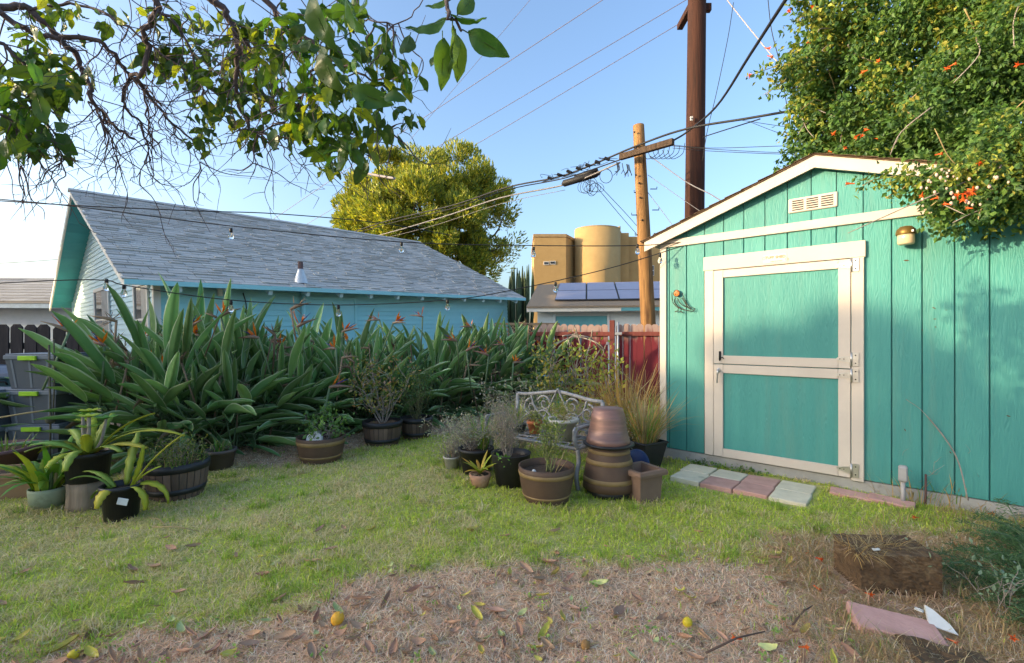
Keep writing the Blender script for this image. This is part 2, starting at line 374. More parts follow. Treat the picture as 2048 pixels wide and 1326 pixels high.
# maker's plate
def text(body, size, parent, loc, m, name='lettering', rot=(R(90), 0, 0), ex=.0006, bold=0):
    cu = bpy.data.curves.new(name, 'FONT'); cu.body = body; cu.size = size; cu.align_x = 'CENTER'; cu.align_y = 'CENTER'; cu.extrude = ex; cu.offset = bold
    o = bpy.data.objects.new(name, cu); dg = bpy.context.evaluated_depsgraph_get(); COL.objects.link(o)
    me = bpy.data.meshes.new_from_object(o.evaluated_get(bpy.context.evaluated_depsgraph_get())); COL.objects.unlink(o); bpy.data.objects.remove(o)
    me.materials.clear(); me.materials.append(m); return link(name, me, parent, loc, rot)
M_plate = mat('plate_white', (.66, .60, .55), rough=.4); M_bronze_ink = mat('bronze_ink', (.30, .22, .11), rough=.6); M_red_ink = mat('red_ink', (.70, .33, .26), rough=.6)
px0, pz0 = sp(1526, 519, -.036); px1, pz1 = sp(1574, 516, -.036); pc = (px0 + px1) / 2; pz = sp(1550, 517, -.036)[1]
pl = MB().bbox((px0, -.038, pz - .042), (px1, -.0345, pz + .042), .002).build('name_plate', M_plate, shed)
text('TUFF SHED', .036, pl, (pc + .004, -.039, pz + .012), M_bronze_ink, bold=.0012)
text('1-800 BUY-TUFF', .015, pl, (pc + .012, -.039, pz - .027), M_bronze_ink)
for dx, dz_ in ((-.096, .008), (.104, -.016)):
    MB().lathe([(.009, 0), (.014, 0)], 16).build('round_mark', M_red_ink, pl, (pc + dx, -.0388, pz + dz_), (R(90), 0, 0))
# wall lamp
M_brass = mat('aged_brass', (.22, .14, .035), (.13, .08, .02), scale=12, rough=.45, metal=.5)
M_lampglass = mat('lamp_glass', (.80, .68, .46), (.65, .52, .32), scale=3, rough=.12, spec=.6, trans=.25)
lxx, lzz = sp(1812, 470, -.08)
lp = empty('wall_lamp', MS @ Vector((lxx, -.0005, lzz)), ANG, label='dome capped brass wall lamp with frosted glass on the shed wall', cat='lamp')
MB().bbox((-.03, -.02, -.06), (.05, 0, .05), .006).build('mount', M_brass, lp)
MB().tube([(.005, -.015, .03), (.005, -.06, .04)], .018).build('arm', M_brass, lp)
MB().lathe([(.003, -.085), (.05, -.08), (.058, -.07), (.058, .022), (.05, .03), (.045, .02), (.045, -.065)], 20, c=(0, -.085, 0)).build('glass', M_lampglass, lp)
MB().lathe([(.066, .0), (.070, .014), (.062, .045), (.04, .068), (.003, .076)], 20, c=(0, -.085, 0)).build('cap', M_brass, lp)
MB().bbox((.035, -.15, .01), (.052, -.13, .03), .002).build('clip', M_steel, lp)
# bird ornament on the wall
M_rust = mat('rusted_wire', (.07, .05, .035), (.03, .025, .02), scale=40, rough=.7, metal=.4)
M_copper_face = mat('orange_enamel', (.62, .21, .055), (.48, .15, .04), scale=10, rough=.4)
def wall2(px, py): q = sp(px, py, -.03); return Vector((q[0], -.03, q[1]))
ow = empty('bird_wall_ornament', MS @ Vector((wall2(1357, 625).x, -.0005, wall2(1357, 625).z)), ANG, label='wire bird ornament with round orange face on the shed wall', cat='ornament')
oc = MS.inverted() @ ow.location
def opx(zx, zy): q = wall2(1320 + zx * 100 / 1658, 560 + zy * 80 / 1326); return (q.x - oc.x, q.y, q.z - oc.z)
fc = opx(555, 440)
MB().lathe([(.001, .004), (.026, .004), (.0295, .001), (.0295, -.004), (.001, -.004)], 24).build('face', M_copper_face, ow, (fc[0], fc[1], fc[2]), (R(90), 0, 0), 1.12)
MB().tube([(fc[0] + .035*math.cos(a), fc[1] - .003, fc[2] + .036*math.sin(a)) for a in np.linspace(0, 2*math.pi, 25)], .0028, 5).build('rim_wire', M_rust, ow)
for z in ((490, 385), (600, 385)):
    q = opx(*z); MB().sphere((q[0], q[1] - .006, q[2]), .005, 8, 5).build('eye', M_dark, ow)
MB().tube([opx(*z) for z in ((545, 405), (515, 460), (530, 500))], .0025, 5).build('beak', M_rust, ow, (0, -.007, 0))
for ln, r_ in (([(400, 420), (405, 620), (440, 760), (560, 890), (720, 960), (870, 1000), (1040, 1030)], .0045), ([(520, 610), (480, 680), (510, 780), (600, 880), (680, 930)], .005), ([(580, 610), (640, 730), (740, 830), (860, 890), (930, 900)], .0045),
           ([(735, 430), (800, 600), (900, 790), (1000, 900), (1120, 930), (1150, 970), (1110, 1030), (1040, 1030)], .0035), ([(650, 590), (740, 630), (830, 760), (900, 890), (1040, 1000)], .003), ([(740, 560), (850, 760), (930, 890), (1060, 980), (1120, 1000)], .003)):
    MB().tube(smoothline([opx(*z) for z in ln], 4), r_, 5).build('wire', M_rust, ow)
for ln in ([(610, 930), (590, 1020)], [(700, 960), (700, 1030)]): MB().tube([opx(*z) for z in ln], .0035, 5).build('leg', M_rust, ow)
for ln in ([(490, 1065), (540, 1035), (620, 1030)], [(640, 1035), (720, 1060), (780, 1100)]): MB().tube([opx(*z) for z in ln], [.003, .006, .003], 6).build('foot', M_rust, ow)
# pavers by the door
M_pgrey = mat('grey_paver', (.70, .63, .47), (.57, .51, .38), scale=9, rough=.9, bump=.35, bscale=60, rand=.06, dirt=(.25, .26, .18), dscale=5, dlo=.6, dhi=.8)
M_ppink = mat('pink_paver', (.60, .345, .285), (.47, .26, .215), scale=9, rough=.9, bump=.35, bscale=60, rand=.07, dirt=(.28, .20, .15), dscale=6, dlo=.6, dhi=.8)
pv = empty('paver_path', MS @ Vector((.9, -.46, 0)), ANG, kind='structure')
for r_, row in enumerate(('ggpg', 'gppg')):
    for c_, ch in enumerate(row):
        me = MB(); me.bbox((-.138, -.143, -.02), (.138, .143, .028 + .006 * random.random()), .006)
        me.build('paver', M_pgrey if ch == 'g' else M_ppink, pv, (-.43 + c_ * .287 + (.012 if r_ else 0) + random.uniform(-.006, .006), .145 - r_ * .30 + random.uniform(-.006, .006), 0), (random.uniform(-.015, .015), random.uniform(-.015, .015), random.uniform(-.02, .02)))
for i, (px, py, rz) in enumerate(((1702, 996, .06), (1782, 1010, -.04))):
    q = gp(px, py); MB().bbox((-.15, -.065, -.03), (.15, .065, .045), .006).build('edging_paver', M_ppink, None, (q.x, q.y, 0), (.12, .05, ANG + rz),
        label=('long pink paver edging the shed plinth right of the door' if i == 0 else 'short pink paver beside the grey outlet post'), cat='paver')
# outlet post and rod
M_pvc = mat('grey_pvc', (.42, .40, .385), (.34, .32, .31), scale=8, rough=.55)
q = gp(1806, 1012); op = empty('outlet_post', (q.x, q.y, 0), ANG, label='grey outlet box on a conduit post by the shed wall', cat='outlet')
MB().tube([(0, 0, -.03), (0, 0, .22)], .016, 10).build('conduit', M_pvc, op)
bx = MB(); bx.bbox((-.03, -.03, .2), (.03, .03, .33), .01); bb = bx.build('box', M_pvc, op)
MB().bbox((-.025, -.037, .215), (.025, -.0305, .318), .004).build('cover', M_pvc, bb)
q = gp(1851, 1015); MB().tube([(0, 0, -.03), (.003, 0, .27)], .008, 8).build('metal_rod', mat('rust_rod', (.13, .07, .06), rough=.8), None, (q.x, q.y, 0), label='thin rusty rod stuck in the ground by the shed', cat='rod')

# specks on the shed wall: dry leaves and mud dabs stuck to the siding
M_speck = mat('wall_speck', (.12, .075, .04), (.05, .035, .02), scale=30, rough=.9)
for px, py, s_, a in ((1813, 521, .02, .3), (1868, 616, .014, .8), (1870, 638, .012, .2), (1871, 654, .009, 1.2), (1810, 860, .012, 1.4), (2017, 832, .013, .5), (1901, 905, .012, 1.2), (1893, 620, .006, 0), (1546, 652, .006, .4), (1500, 512, .006, .2), (1700, 905, .006, .9), (1845, 660, .007, .1)):
    q = sp(px, py, 0); MB().prism([(-s_, -s_*.2), (-s_*.2, -s_*.35), (s_, .1*s_), (s_*.3, s_*.35), (-s_*.5, s_*.2)], -.004, -.001).build('wall_speck', M_speck, shed, (q[0], 0, q[1]), (0, a, 0))

# ------------------------------------------------------------------ blue house
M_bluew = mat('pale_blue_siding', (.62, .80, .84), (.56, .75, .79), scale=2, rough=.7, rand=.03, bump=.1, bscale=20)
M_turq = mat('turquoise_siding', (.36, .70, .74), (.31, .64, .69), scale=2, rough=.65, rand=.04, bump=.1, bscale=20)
M_tealsoff = mat('teal_soffit', (.045, .36, .40), (.035, .31, .35), scale=2, rough=.6, rand=.05)
M_whitet = mat('white_trim', (.74, .72, .66), (.66, .63, .57), scale=4, rough=.6, dirt=(.4, .36, .3), dscale=5, dlo=.66, dhi=.85)
M_shing = mat('grey_shingle', (.50, .485, .455), (.37, .36, .335), scale=60, rough=.95, bump=.4, bscale=120, rand=.12, spec=.15)
M_shingd = mat('shingle_underlay', (.075, .08, .085), rough=1, spec=.1)
M_pane = mat('dark_pane', (.035, .04, .05), rough=.06, spec=.7)
M_curt = mat('curtain', (.48, .46, .42), rough=.9)
M_brownbar = mat('brown_bar', (.10, .065, .055), rough=.7)
HA = math.atan2(.758, .652)
house = empty('blue_house', (-6.386, 7.77, 0), rot=(0, -.030, HA), label='turquoise clapboard house with a grey shingled gable roof', cat='house')
MH = mat4(house)
ZE, PIT, UR, LH = 2.35, .465, 5.56, 10.55
ov = .5; yw = .45
ys = yw
# walls: solid core then planks
wc = MB(); wc.box((ov + .03, yw + .03, -.4), (LH - .4, 2*UR - yw - .03, ZE + .1))
wc.prism([(yw + .03, ZE + .1), (2*UR - yw - .03, ZE + .1), (UR, ZE + PIT * (UR) - .12)], ov + .03, LH - .4, ax=0)
wc.build('wall_core', M_tealsoff, house)
zr = lambda u: ZE + PIT * min(u, 2*UR - u) - .06
PH = .115
z = -.1
while z < ZE + PIT * UR - .2:                      # gable planks
    lo = yw; hi = 2*UR - yw
    if z + PH > zr(lo):
        d = (z + PH * .3 - (ZE - .06)) / PIT; lo = max(lo, d); hi = min(hi, 2*UR - d)
    if hi - lo > .1:
        MB().add([(ov, lo, z), (ov, hi, z), (ov + .02, hi, z + PH), (ov + .02, lo, z + PH), (ov + .03, lo, z), (ov + .03, hi, z)], [(1, 0, 3, 2), (0, 1, 5, 4)]).build('siding_plank', M_bluew, house)
    z += PH
z = -.1
while z < ZE + .02:                                # long wall planks
    MB().add([(ov, yw, z), (LH - .4, yw, z), (LH - .4, yw + .02, z + PH), (ov, yw + .02, z + PH), (ov, yw + .03, z), (LH - .4, yw + .03, z)], [(0, 1, 2, 3), (1, 0, 4, 5)]).build('siding_plank', M_turq, house)
    z += PH
MB().bbox((ov - .02, yw - .02, -.2), (ov + .09, yw + .09, ZE + .1), .004).build('corner_board', M_whitet, house)
MB().bbox((ov - .02, 2*UR - yw - .09, -.2), (ov + .09, 2*UR - yw + .02, ZE + .1), .004).build('corner_board', M_bluew, house)
# roof
ct, stt = math.cos(math.atan(PIT)), math.sin(math.atan(PIT)); SLEN = UR / ct
roof = MB(); 
for sg in (0, 1):
    P = [(0, ZE - .02), (UR, ZE + PIT * UR - .02), (UR, ZE + PIT * UR - .075), (0, ZE - .075)]
    if sg: P = [(2*UR - a, b) for a, b in P]
    roof.prism(P, .02, LH, ax=0)
roof = roof.build('roof', M_shingd, house)
soff = MB()
for i in range(14):                                # teal soffit boards under the gable overhang
    for sg in (0, 1):
        u0 = .05 + i * UR / 14; u1 = u0 + UR / 14 - .008
        q = [(u0, zr(u0) - .016), (u1, zr(u1) - .016), (u1, zr(u1) - .034), (u0, zr(u0) - .034)]
        if sg: q = [(2*UR - a, b) for a, b in q]
        MB().prism(q, .045, ov + .02, ax=0).build('soffit_board', M_tealsoff, house)
for sg in (0, 1):                                  # rakes
    P = [(-.03, ZE - .18), (UR, ZE + PIT*UR - .165), (UR, ZE + PIT*UR - .015), (-.03, ZE - .03)]
    if sg: P = [(2*UR - a, b) for a, b in P]
    MB().prism(P, 0, .035, ax=0).build('rake_board', M_whitet, house)
    if sg == 0: MB().bbox((.0, -.035, ZE - .11), (LH, -.005, ZE - .022), .004).build('fascia', M_turq, house)
# near slope shingles: biggest 300 as pieces, the rest joined
def shingle_verts(x, d, wd, ex, lift=.012, j=0):
    """tab on the near slope, x along ridge, d along slope from eave"""
    f = lambda xx, dd, h: (xx, dd * ct - h * stt, ZE - .018 + dd * stt + h * ct)
    a, b = x, x + wd
    return [f(a, d, lift), f(b, d, lift), f(b, d + ex, .003), f(a, d + ex, .003), f(a, d, .0), f(b, d, .0), f(a, d + ex, -.004), f(b, d + ex, -.004)]
SF = [(0, 1, 2, 3), (4, 5, 1, 0), (4, 0, 3, 6), (1, 5, 7, 2)]
EX = .145; rows = int(SLEN / EX); rest = MB(); cnt = 0
for r_ in range(rows + 1):
    d = -.03 + r_ * EX; x = -.03 + (r_ * .37 % .33) - .33
    while x < LH:
        wd = random.choice((.22, .28, .33, .33, .40)); a = max(x, -.03); b = min(x + wd - .010, LH + .02)
        if b - a > .05:
            vs = shingle_verts(a, d + random.uniform(-.004, .004), b - a, EX + .02, random.choice((.010, .018, .032)))
            if cnt < 300 and b < 9.5 - 0 and a < 5.8 and r_ < 30 and (r_ < 15):
                MB().add(vs, SF).build('shingle', M_shing, roof); cnt += 1
            else: rest.add(vs, SF, random.choice((0, 0, 1, 2)))
        x += wd
M_shing2 = mat('grey_shingle_light', (.55, .53, .495), (.42, .40, .375), scale=60, rough=.95, bump=.4, bscale=120, spec=.15)
M_shing3 = mat('grey_shingle_dark', (.45, .43, .40), (.33, .315, .295), scale=60, rough=.95, bump=.4, bscale=120, spec=.15)
rest.build('shingle_field', [M_shing, M_shing2, M_shing3], roof, kind='stuff')
MB().prism([(UR - .14, ZE + PIT*(UR-.14) + .012), (UR, ZE + PIT*UR + .012), (UR + .14, ZE + PIT*(UR-.14) + .012), (UR, ZE + PIT*UR + .026)], -.035, LH + .02, ax=0).build('ridge_cap', M_shing, roof)
# rafter tails
for i in range(13):
    x = .75 + i * .78
    MB().prism([(.02, ZE - .10), (yw + .02, ZE + PIT*yw - .10), (yw + .02, ZE + PIT*yw - .22), (.06, ZE - .20)], x, x + .075, ax=0).build('rafter_tail', M_bluew, house)
# windows on gable wall
def gw(px, py): q = on_plane(MH, 0, ov, px, py); return q.y, q.z
def window(u0, u1, z0, z1, bars=False):
    if u0 > u1: u0, u1 = u1, u0
    w_ = MB(); t = .09
    w_.bbox((ov - .035, u0, z1 - t), (ov - .002, u1, z1), .004).bbox((ov - .035, u0, z0), (ov - .002, u0 + t, z1 - t), .004).bbox((ov - .035, u1 - t, z0), (ov - .002, u1, z1 - t), .004).bbox((ov - .06, u0 - .03, z0 - .06), (ov - .002, u1 + .03, z0), .004)
    wn = w_.build('window', M_whitet, house)
    MB().box((ov - .012, u0 + t, z0), (ov - .001, u1 - t, z1 - t)).build('pane', M_pane, wn)
    MB().bbox((ov - .022, u0 + t, (z0+z1)/2 - .02), (ov - .0125, u1 - t, (z0+z1)/2 + .02), .002).build('sash_bar', M_whitet, wn)
    MB().box((ov - .0175, u0 + t + .02, z0 + .1), (ov - .013, (u0+u1)/2 - .02, z1 - t - .02)).build('curtain', M_curt, wn)
    if bars:
        for k in range(8):
            u = u0 + .05 + k * (u1 - u0 - .1) / 7; MB().bbox((ov - .09, u - .018, z0 - .25), (ov - .07, u + .018, z0 + (z1 - z0) * .32 + .03 * (k % 2)), .003).build('guard_bar', M_brownbar, wn)
        MB().bbox((ov - .068, u0, z0 + .05), (ov - .061, u1, z0 + .10), .002).build('guard_rail', M_brownbar, wn)
a, b = gw(189, 573), gw(222, 660); window(a[0], b[0], .95, gw(205, 574)[1], True)
a, b = gw(268, 562), gw(299, 610); window(a[0], b[0], .95, gw(283, 563)[1])
# blank doorway, downpipe, vent on the long wall
def lw(px, py, y=yw): q = on_plane(MH, 1, y, px, py); return q.x, q.z
a, b = lw(615, 597), lw(708, 600)
MB().bbox((a[0], yw - .012, -.1), (b[0], yw - .001, a[1] - .02), .003).build('blind_door', M_turq, house)
dfm = MB(); dfm.bbox((a[0] - .07, yw - .03, -.1), (a[0], yw - .001, a[1] + .05), .004).bbox((b[0], yw - .03, -.1), (b[0] + .07, yw - .001, a[1] + .05), .004).bbox((a[0], yw - .03, a[1] - .02), (b[0], yw - .001, a[1] + .05), .004)
dfm.build('door_frame', M_turq, house)
x_ = lw(604, 585)[0]
MB().tube([(x_, yw - .06, -.1), (x_, yw - .06, ZE - .05)], .05, 10).build('vent_stack', M_turq, house)
q = on_plane(MH, 1, .30, 603, 560); dd = .33 / ct
vp = MB(); zz = ZE + .33 * PIT
vp.tube([(q.x, .33, zz), (q.x, .33, zz + .42)], .055, 12); vp = vp.build('vent_pipe', mat('rusty_pipe', (.14, .085, .075), rough=.8), roof)
MB().lathe([(.16, -.08), (.07, .2), (.06, .24), (.055, .24)], 14, c=(q.x, .33, zz + .02)).build('flashing', mat('galvanised', (.62, .63, .63), (.5, .5, .5), scale=8, rough=.45, metal=.6), vp)
MB().tube(smoothline([lw(486, 572, yw - .05)[0:1] + (yw - .04, 2.2), (lw(490, 572)[0], yw - .04, 1.9), (lw(484, 572)[0], yw - .04, 1.4)], 4), .012, 6).build('cable', M_dark, house)
MB().bbox((lw(434, 575)[0], yw - .08, 2.12), (lw(443, 575)[0], yw - .001, 2.28), .01).build('junction_box', M_whitet, house)

# ------------------------------------------------------------------ neighbour's low house at left
M_tile = mat('pale_grey_tile', (.36, .355, .345), (.29, .285, .28), scale=25, rough=.95, rand=.12, bump=.3)
M_lav = mat('lavender_blue', (.33, .42, .56), (.28, .37, .50), scale=3, rough=.7, rand=.03)
nb = empty('neighbor_house', (-18.4, 17.0, 0), .06, label='low pale blue house with light grey tiled roof behind the fence', cat='house')
MB().box((-6, .5, -.3), (2.2, 6, 2.45)).build('wall_core', M_lav, nb)
for i in range(13): MB().prism([(.47, i*.19 - .1), (.48, i*.19 + .088), (.498, i*.19 + .088), (.498, i*.19 - .1)], -6, 2.2, ax=0).build('siding_plank', M_lav, nb)
MB().bbox((-6.2, .0, 2.38), (2.5, .05, 2.62), .01).build('fascia', mat('sky_blue_trim', (.30, .44, .62), rough=.6), nb)
nr = MB().prism([(-.02, 2.62), (3.2, 3.86), (6.5, 2.6), (6.5, 2.55), (3.2, 3.8), (-.02, 2.56)], -6.2, 2.5, ax=0).build('roof', M_tile, nb)
for r_ in range(9):
    for c_ in range(13):
        x = -6.2 + c_ * .68 + (.34 if r_ % 2 else 0); y = r_ * .355; b = min(x + .67, 2.5)
        if b - x > .1: MB().add([(x, y - .03, 2.655 + y*.385), (b, y - .03, 2.655 + y*.385), (b, y + .34, 2.632 + (y + .34)*.385), (x, y + .34, 2.632 + (y + .34)*.385), (x, y - .03, 2.625 + y*.385), (b, y - .03, 2.625 + y*.385)], [(0, 1, 2, 3), (4, 5, 1, 0)]).build('roof_tile', M_tile, nr)
for x in (-3.1, .2): MB().tube([(x, 2.6, 3.5), (x, 2.6, 3.98)], .06, 8).build('roof_vent', M_lav, nb)
# ------------------------------------------------------------------ unseen house added left of the frame to shade the garden
oh = empty('unseen_shade_house', (-25.5, 0, 0), 0, label='unseen two storey stucco house added at left to shade the garden', cat='house')
M_stucco = mat('stucco', (.55, .50, .42), rough=.9, bump=.2)
MB().box((-3, -14, -.2), (3, 9, 5.2)).build('wall', M_stucco, oh)
MB().prism([(-3.4, 5.15), (3.4, 5.15), (0, 7.25)], -14.4, 9.4, ax=1).build('roof', M_shing, oh)

# ------------------------------------------------------------------ fences
def picket_mesh(name, wd, h, th, m, clip=.03):
    return MB().prism([(0, -.05), (wd, -.05), (wd, h - clip), (wd - clip, h), (clip, h), (0, h - clip)], 0, th, ax=1).mesh(name, m)
M_darkwood = mat('dark_stained_wood', (.045, .036, .038), (.02, .017, .018), scale=3, stretch=(6, 6, .6), rough=.85, bump=.4, bscale=20, rand=.3, dirt=(.16, .13, .12), dscale=3, dlo=.62, dhi=.8)
fl = empty('picket_fence', (-9.8, 6.55, 0), 0, label='dark stained dog ear picket fence behind the storage totes', cat='fence')
pk = picket_mesh('picket', .165, 1.54, .02, M_darkwood, .045)
for i in range(20): link('picket', pk, fl, (i * .196, 0, random.uniform(-.02, .015)), (0, random.uniform(-.012, .012), 0))
for z in (.35, 1.2): MB().bbox((-.05, .0205, z), (3.85, .06, z + .09), .004).build('rail', M_darkwood, fl)
for x in (0, 1.9, 3.75): MB().bbox((x, .061, -.1), (x + .09, .15, 1.45), .004).build('post', M_darkwood, fl)

def faded_red():
    m = mat('faded_red_paint', (.16, .018, .028), (.10, .012, .02), scale=2, stretch=(4, 4, .5), rough=.75, bump=.35, bscale=25, rand=.22)
    t = m.node_tree; N = t.nodes; L = t.links; p = N['Principled BSDF']; src = p.inputs['Base Color'].links[0].from_socket
    tc = N.new('ShaderNodeTexCoord'); mp = N.new('ShaderNodeMapping'); mp.inputs['Scale'].default_value = (9, 9, .8); L.new(tc.outputs['Object'], mp.inputs[0])
    oi = N.new('ShaderNodeObjectInfo'); ad = N.new('ShaderNodeVectorMath'); ad.operation = 'ADD'; cb = N.new('ShaderNodeCombineXYZ'); ml = N.new('ShaderNodeMath'); ml.operation = 'MULTIPLY'; ml.inputs[1].default_value = 40
    L.new(oi.outputs['Random'], ml.inputs[0]); L.new(ml.outputs[0], cb.inputs[0]); L.new(mp.outputs[0], ad.inputs[0]); L.new(cb.outputs[0], ad.inputs[1])
    nz = N.new('ShaderNodeTexNoise'); nz.inputs['Scale'].default_value = 1.5; nz.inputs['Detail'].default_value = 8; L.new(ad.outputs[0], nz.inputs['Vector'])
    sp_ = N.new('ShaderNodeSeparateXYZ'); L.new(tc.outputs['Object'], sp_.inputs[0])
    mr = N.new('ShaderNodeMapRange'); mr.inputs[1].default_value = 1.05; mr.inputs[2].default_value = 1.62; mr.inputs[3].default_value = -.35; mr.inputs[4].default_value = .42; L.new(sp_.outputs[2], mr.inputs[0])
    s2 = N.new('ShaderNodeMath'); s2.operation = 'ADD'; L.new(nz.outputs['Fac'], s2.inputs[0]); L.new(mr.outputs[0], s2.inputs[1])
    m2 = N.new('ShaderNodeMapRange'); m2.inputs[1].default_value = .5; m2.inputs[2].default_value = .8; L.new(s2.outputs[0], m2.inputs[0])
    mx = N.new('ShaderNodeMix'); mx.data_type = 'RGBA'; L.new(m2.outputs[0], mx.inputs[0]); L.new(src, mx.inputs[6]); mx.inputs[7].default_value = (.34, .24, .21, 1); L.new(mx.outputs[2], p.inputs['Base Color'])
    return m
M_red = faded_red()
pA, pB = wp(1070, 650, 10.0), wp(1345, 645, 9.2)
fd = (pB - pA); fang = math.atan2(fd.y, fd.x); flen = math.hypot(fd.x, fd.y)
fr = empty('red_fence', (pA.x, pA.y, 0), fang, label='faded red dog ear board fence between hedge and shed', cat='fence')
pk = picket_mesh('picket', .135, 1.62, .018, M_red, .035)
n = int(flen / .141) + 3
post_x = (fr.matrix_world.inverted() if False else mat4(fr).inverted()) @ wp(1225, 650, 9.55)
for i in range(n):
    if abs(i * .141 + .07 - post_x.x) < .07: continue
    link('picket', pk, fr, (i * .141, 0, random.uniform(-.015, .012)), (0, random.uniform(-.008, .008), 0))
M_redpost = mat('red_brown_post', (.20, .055, .045), (.13, .035, .03), scale=3, stretch=(5, 5, .5), rough=.8, bump=.3, rand=.1)
for z in (.3, 1.38): MB().bbox((-.1, -.045, z), (n * .141, -.001, z + .085), .004).build('rail', M_redpost, fr)
MB().bbox((post_x.x - .05, -.11, -.1), (post_x.x + .05, -.011, 1.70), .006).build('post', M_redpost, fr)
M_galv = mat('galvanised_pipe', (.42, .43, .45), (.34, .35, .37), scale=8, rough=.45, metal=.6)
gp_ = MB(); gp_.tube([(post_x.x + .12, -.14, -.05), (post_x.x + .12, -.14, 1.66)], .024, 10); gp_.build('pipe_post', M_galv, fr)
MB().bbox((post_x.x + .06, -.17, 1.40), (post_x.x + .20, -.115, 1.46), .006).build('pipe_clamp', M_galv, fr)
MB().bbox((post_x.x - .12, -.06, 1.20), (post_x.x - .055, -.046, 1.26), .004).build('gate_hinge', M_galv, fr)
# lattice
M_latt = mat('tan_lattice', (.36, .26, .16), (.26, .18, .11), scale=8, rough=.85)
lt = empty('lattice_panel', (*wp(1028, 700, 12.2)[:2], 0), .1, label='tan diagonal lattice panel between hedge and white garage', cat='lattice')
for i in range(14):
    for s_ in (-1, 1):
        x = -.3 + i * .09; M = Matrix.Translation((x, s_ * .006, 1.35)) @ Matrix.Rotation(s_ * R(45), 4, 'Y')
        MB().box((-.012, -.005, -.5), (.012, .005, .5), 0, M).build('lath', M_latt, lt)
MB().bbox((-.5, -.02, 1.66), (1.2, .02, 1.72), .003).build('top_rail', M_latt, lt)
# ------------------------------------------------------------------ garage with solar panels
M_garw = mat('pale_blue_white', (.66, .71, .72), (.58, .64, .66), scale=2, rough=.75)
M_gard = mat('garage_teal', (.13, .36, .40), (.10, .30, .34), scale=2, rough=.6)
M_groof = mat('garage_shingle', (.30, .23, .16), (.21, .16, .11), scale=40, rough=.95, bump=.3)
M_panel = mat('solar_cell', (.25, .235, .31), (.20, .19, .26), scale=3, rough=.35, spec=.7)
M_alu = mat('black_frame', (.05, .05, .055), rough=.4)
gA = wp(1075, 620, 15.0)
ga = empty('solar_garage', (gA.x, gA.y, 0), -.16, label='white garage with teal door and solar panels on its roof', cat='garage')
MG = mat4(ga)
MB().box((0, 0, -.2), (7, 6, 2.2)).build('wall', M_garw, ga)
d0 = on_plane(MG, 1, 0, 1112, 625).x; d1 = on_plane(MG, 1, 0, 1214, 625).x
MB().bbox((d0, -.03, 0), (d1, -.001, 2.0), .01).build('garage_door', M_gard, ga)
MB().bbox((d0 - .08, -.06, 0), (d0 - .003, -.001, 2.1), .01).bbox((d1 + .003, -.06, 0), (d1 + .08, -.001, 2.1), .01).build('door_frame', M_garw, ga)
MB().bbox((-.3, -.42, 2.12), (7.3, -.36, 2.30), .01).build('fascia', mat('cream_fascia', (.74, .68, .56), (.62, .60, .56), scale=1.2, rough=.6), ga)
MB().bbox((2.6, -.435, 2.13), (7.3, -.4205, 2.29), .004).build('gutter', M_gard, ga)
gr_ = MB().prism([(-.45, 2.30), (3.0, 3.35), (6.45, 2.3), (6.45, 2.24), (3.0, 3.27), (-.45, 2.24)], -.3, 7.3, ax=0).build('roof', M_groof, ga)
sl_ = 1.05 / 3.45
for i in range(6):
    for j in range(2):
        x = .55 + i * 1.02; y0 = .12 + j * 1.38; f = lambda y: 2.437 + .137 * 0 + (y) * sl_ + .07
        pn = MB(); pn.prism([(y0, f(y0)), (y0 + 1.35, f(y0 + 1.35)), (y0 + 1.35, f(y0 + 1.35) - .035), (y0, f(y0) - .035)], x, x + .99, ax=0); pn = pn.build('solar_panel', M_alu, gr_)
        a0, a1 = y0 + .015, y0 + 1.335
        MB().add([(x + .015, a0, f(a0) + .003), (x + .975, a0, f(a0) + .003), (x + .975, a1, f(a1) + .003), (x + .015, a1, f(a1) + .003)], [(0, 1, 2, 3)]).build('cells', M_panel, pn)
# ------------------------------------------------------------------ tan building
M_tan = mat('tan_stucco', (.45, .305, .13), (.40, .265, .11), scale=2, rough=.9, bump=.15, bscale=30)
M_tand = mat('tan_trim', (.40, .28, .14), rough=.9)
M_white = mat('white_frame', (.75, .73, .68), rough=.5)
tb = empty('tan_building', (*wp(1160, 600, 32)[:2], 0), 0, label='tan stucco apartment building with a rounded tower', cat='building')
def tx(px, D): return (px - 1024) / F * D - tb.location.x
def tz(py, D): return CH - (py - HY) / F * D
zt = tz(474, 32)
MB().prism([(tx(1068, 32), 0), (tx(1132, 32), 0), (tx(1158, 34.5), 2.5), (tx(1158, 38), 8), (tx(1068, 36), 8)], -.3, zt, ax=2).build('left_block', M_tan, tb)
MB().prism([(tx(1066.5, 32), -.05), (tx(1132.6, 32), -.05), (tx(1160, 34.5), 2.5), (tx(1160, 38), 8.1), (tx(1066, 36), 8.1)], zt + .002, zt + .2, ax=2).build('parapet', M_tand, tb)
cx0, cx1 = tx(1156, 31.5), tx(1252, 31.5); rr = (cx1 - cx0) / 2
tw = MB(); pts = [((cx0 + cx1) / 2 + rr * math.cos(t), 1.2 + rr * .85 * math.sin(t)) for t in np.linspace(0, 2*math.pi, 40, endpoint=False)]
ztw = tz(450, 31.5); tw.prism(pts, -.3, ztw, ax=2); tw.sm = [True if i > 1 else False for i in range(len(tw.sm))]; tw.build('round_tower', M_tan, tb)
MB().prism([((p[0] - (cx0+cx1)/2) * .99 + (cx0+cx1)/2, p[1]) for p in pts], ztw + .002, ztw + .08, ax=2).build('tower_cap', M_tand, tb)
MB().box((tx(1240, 33), 1.6, -.3), (tx(1262, 33), 4, tz(462, 33))).build('fin_wall', M_tan, tb)
MB().box((tx(1262, 33), 2.2, -.3), (tx(1420, 33), 9, tz(466, 33))).build('right_block', M_tan, tb)
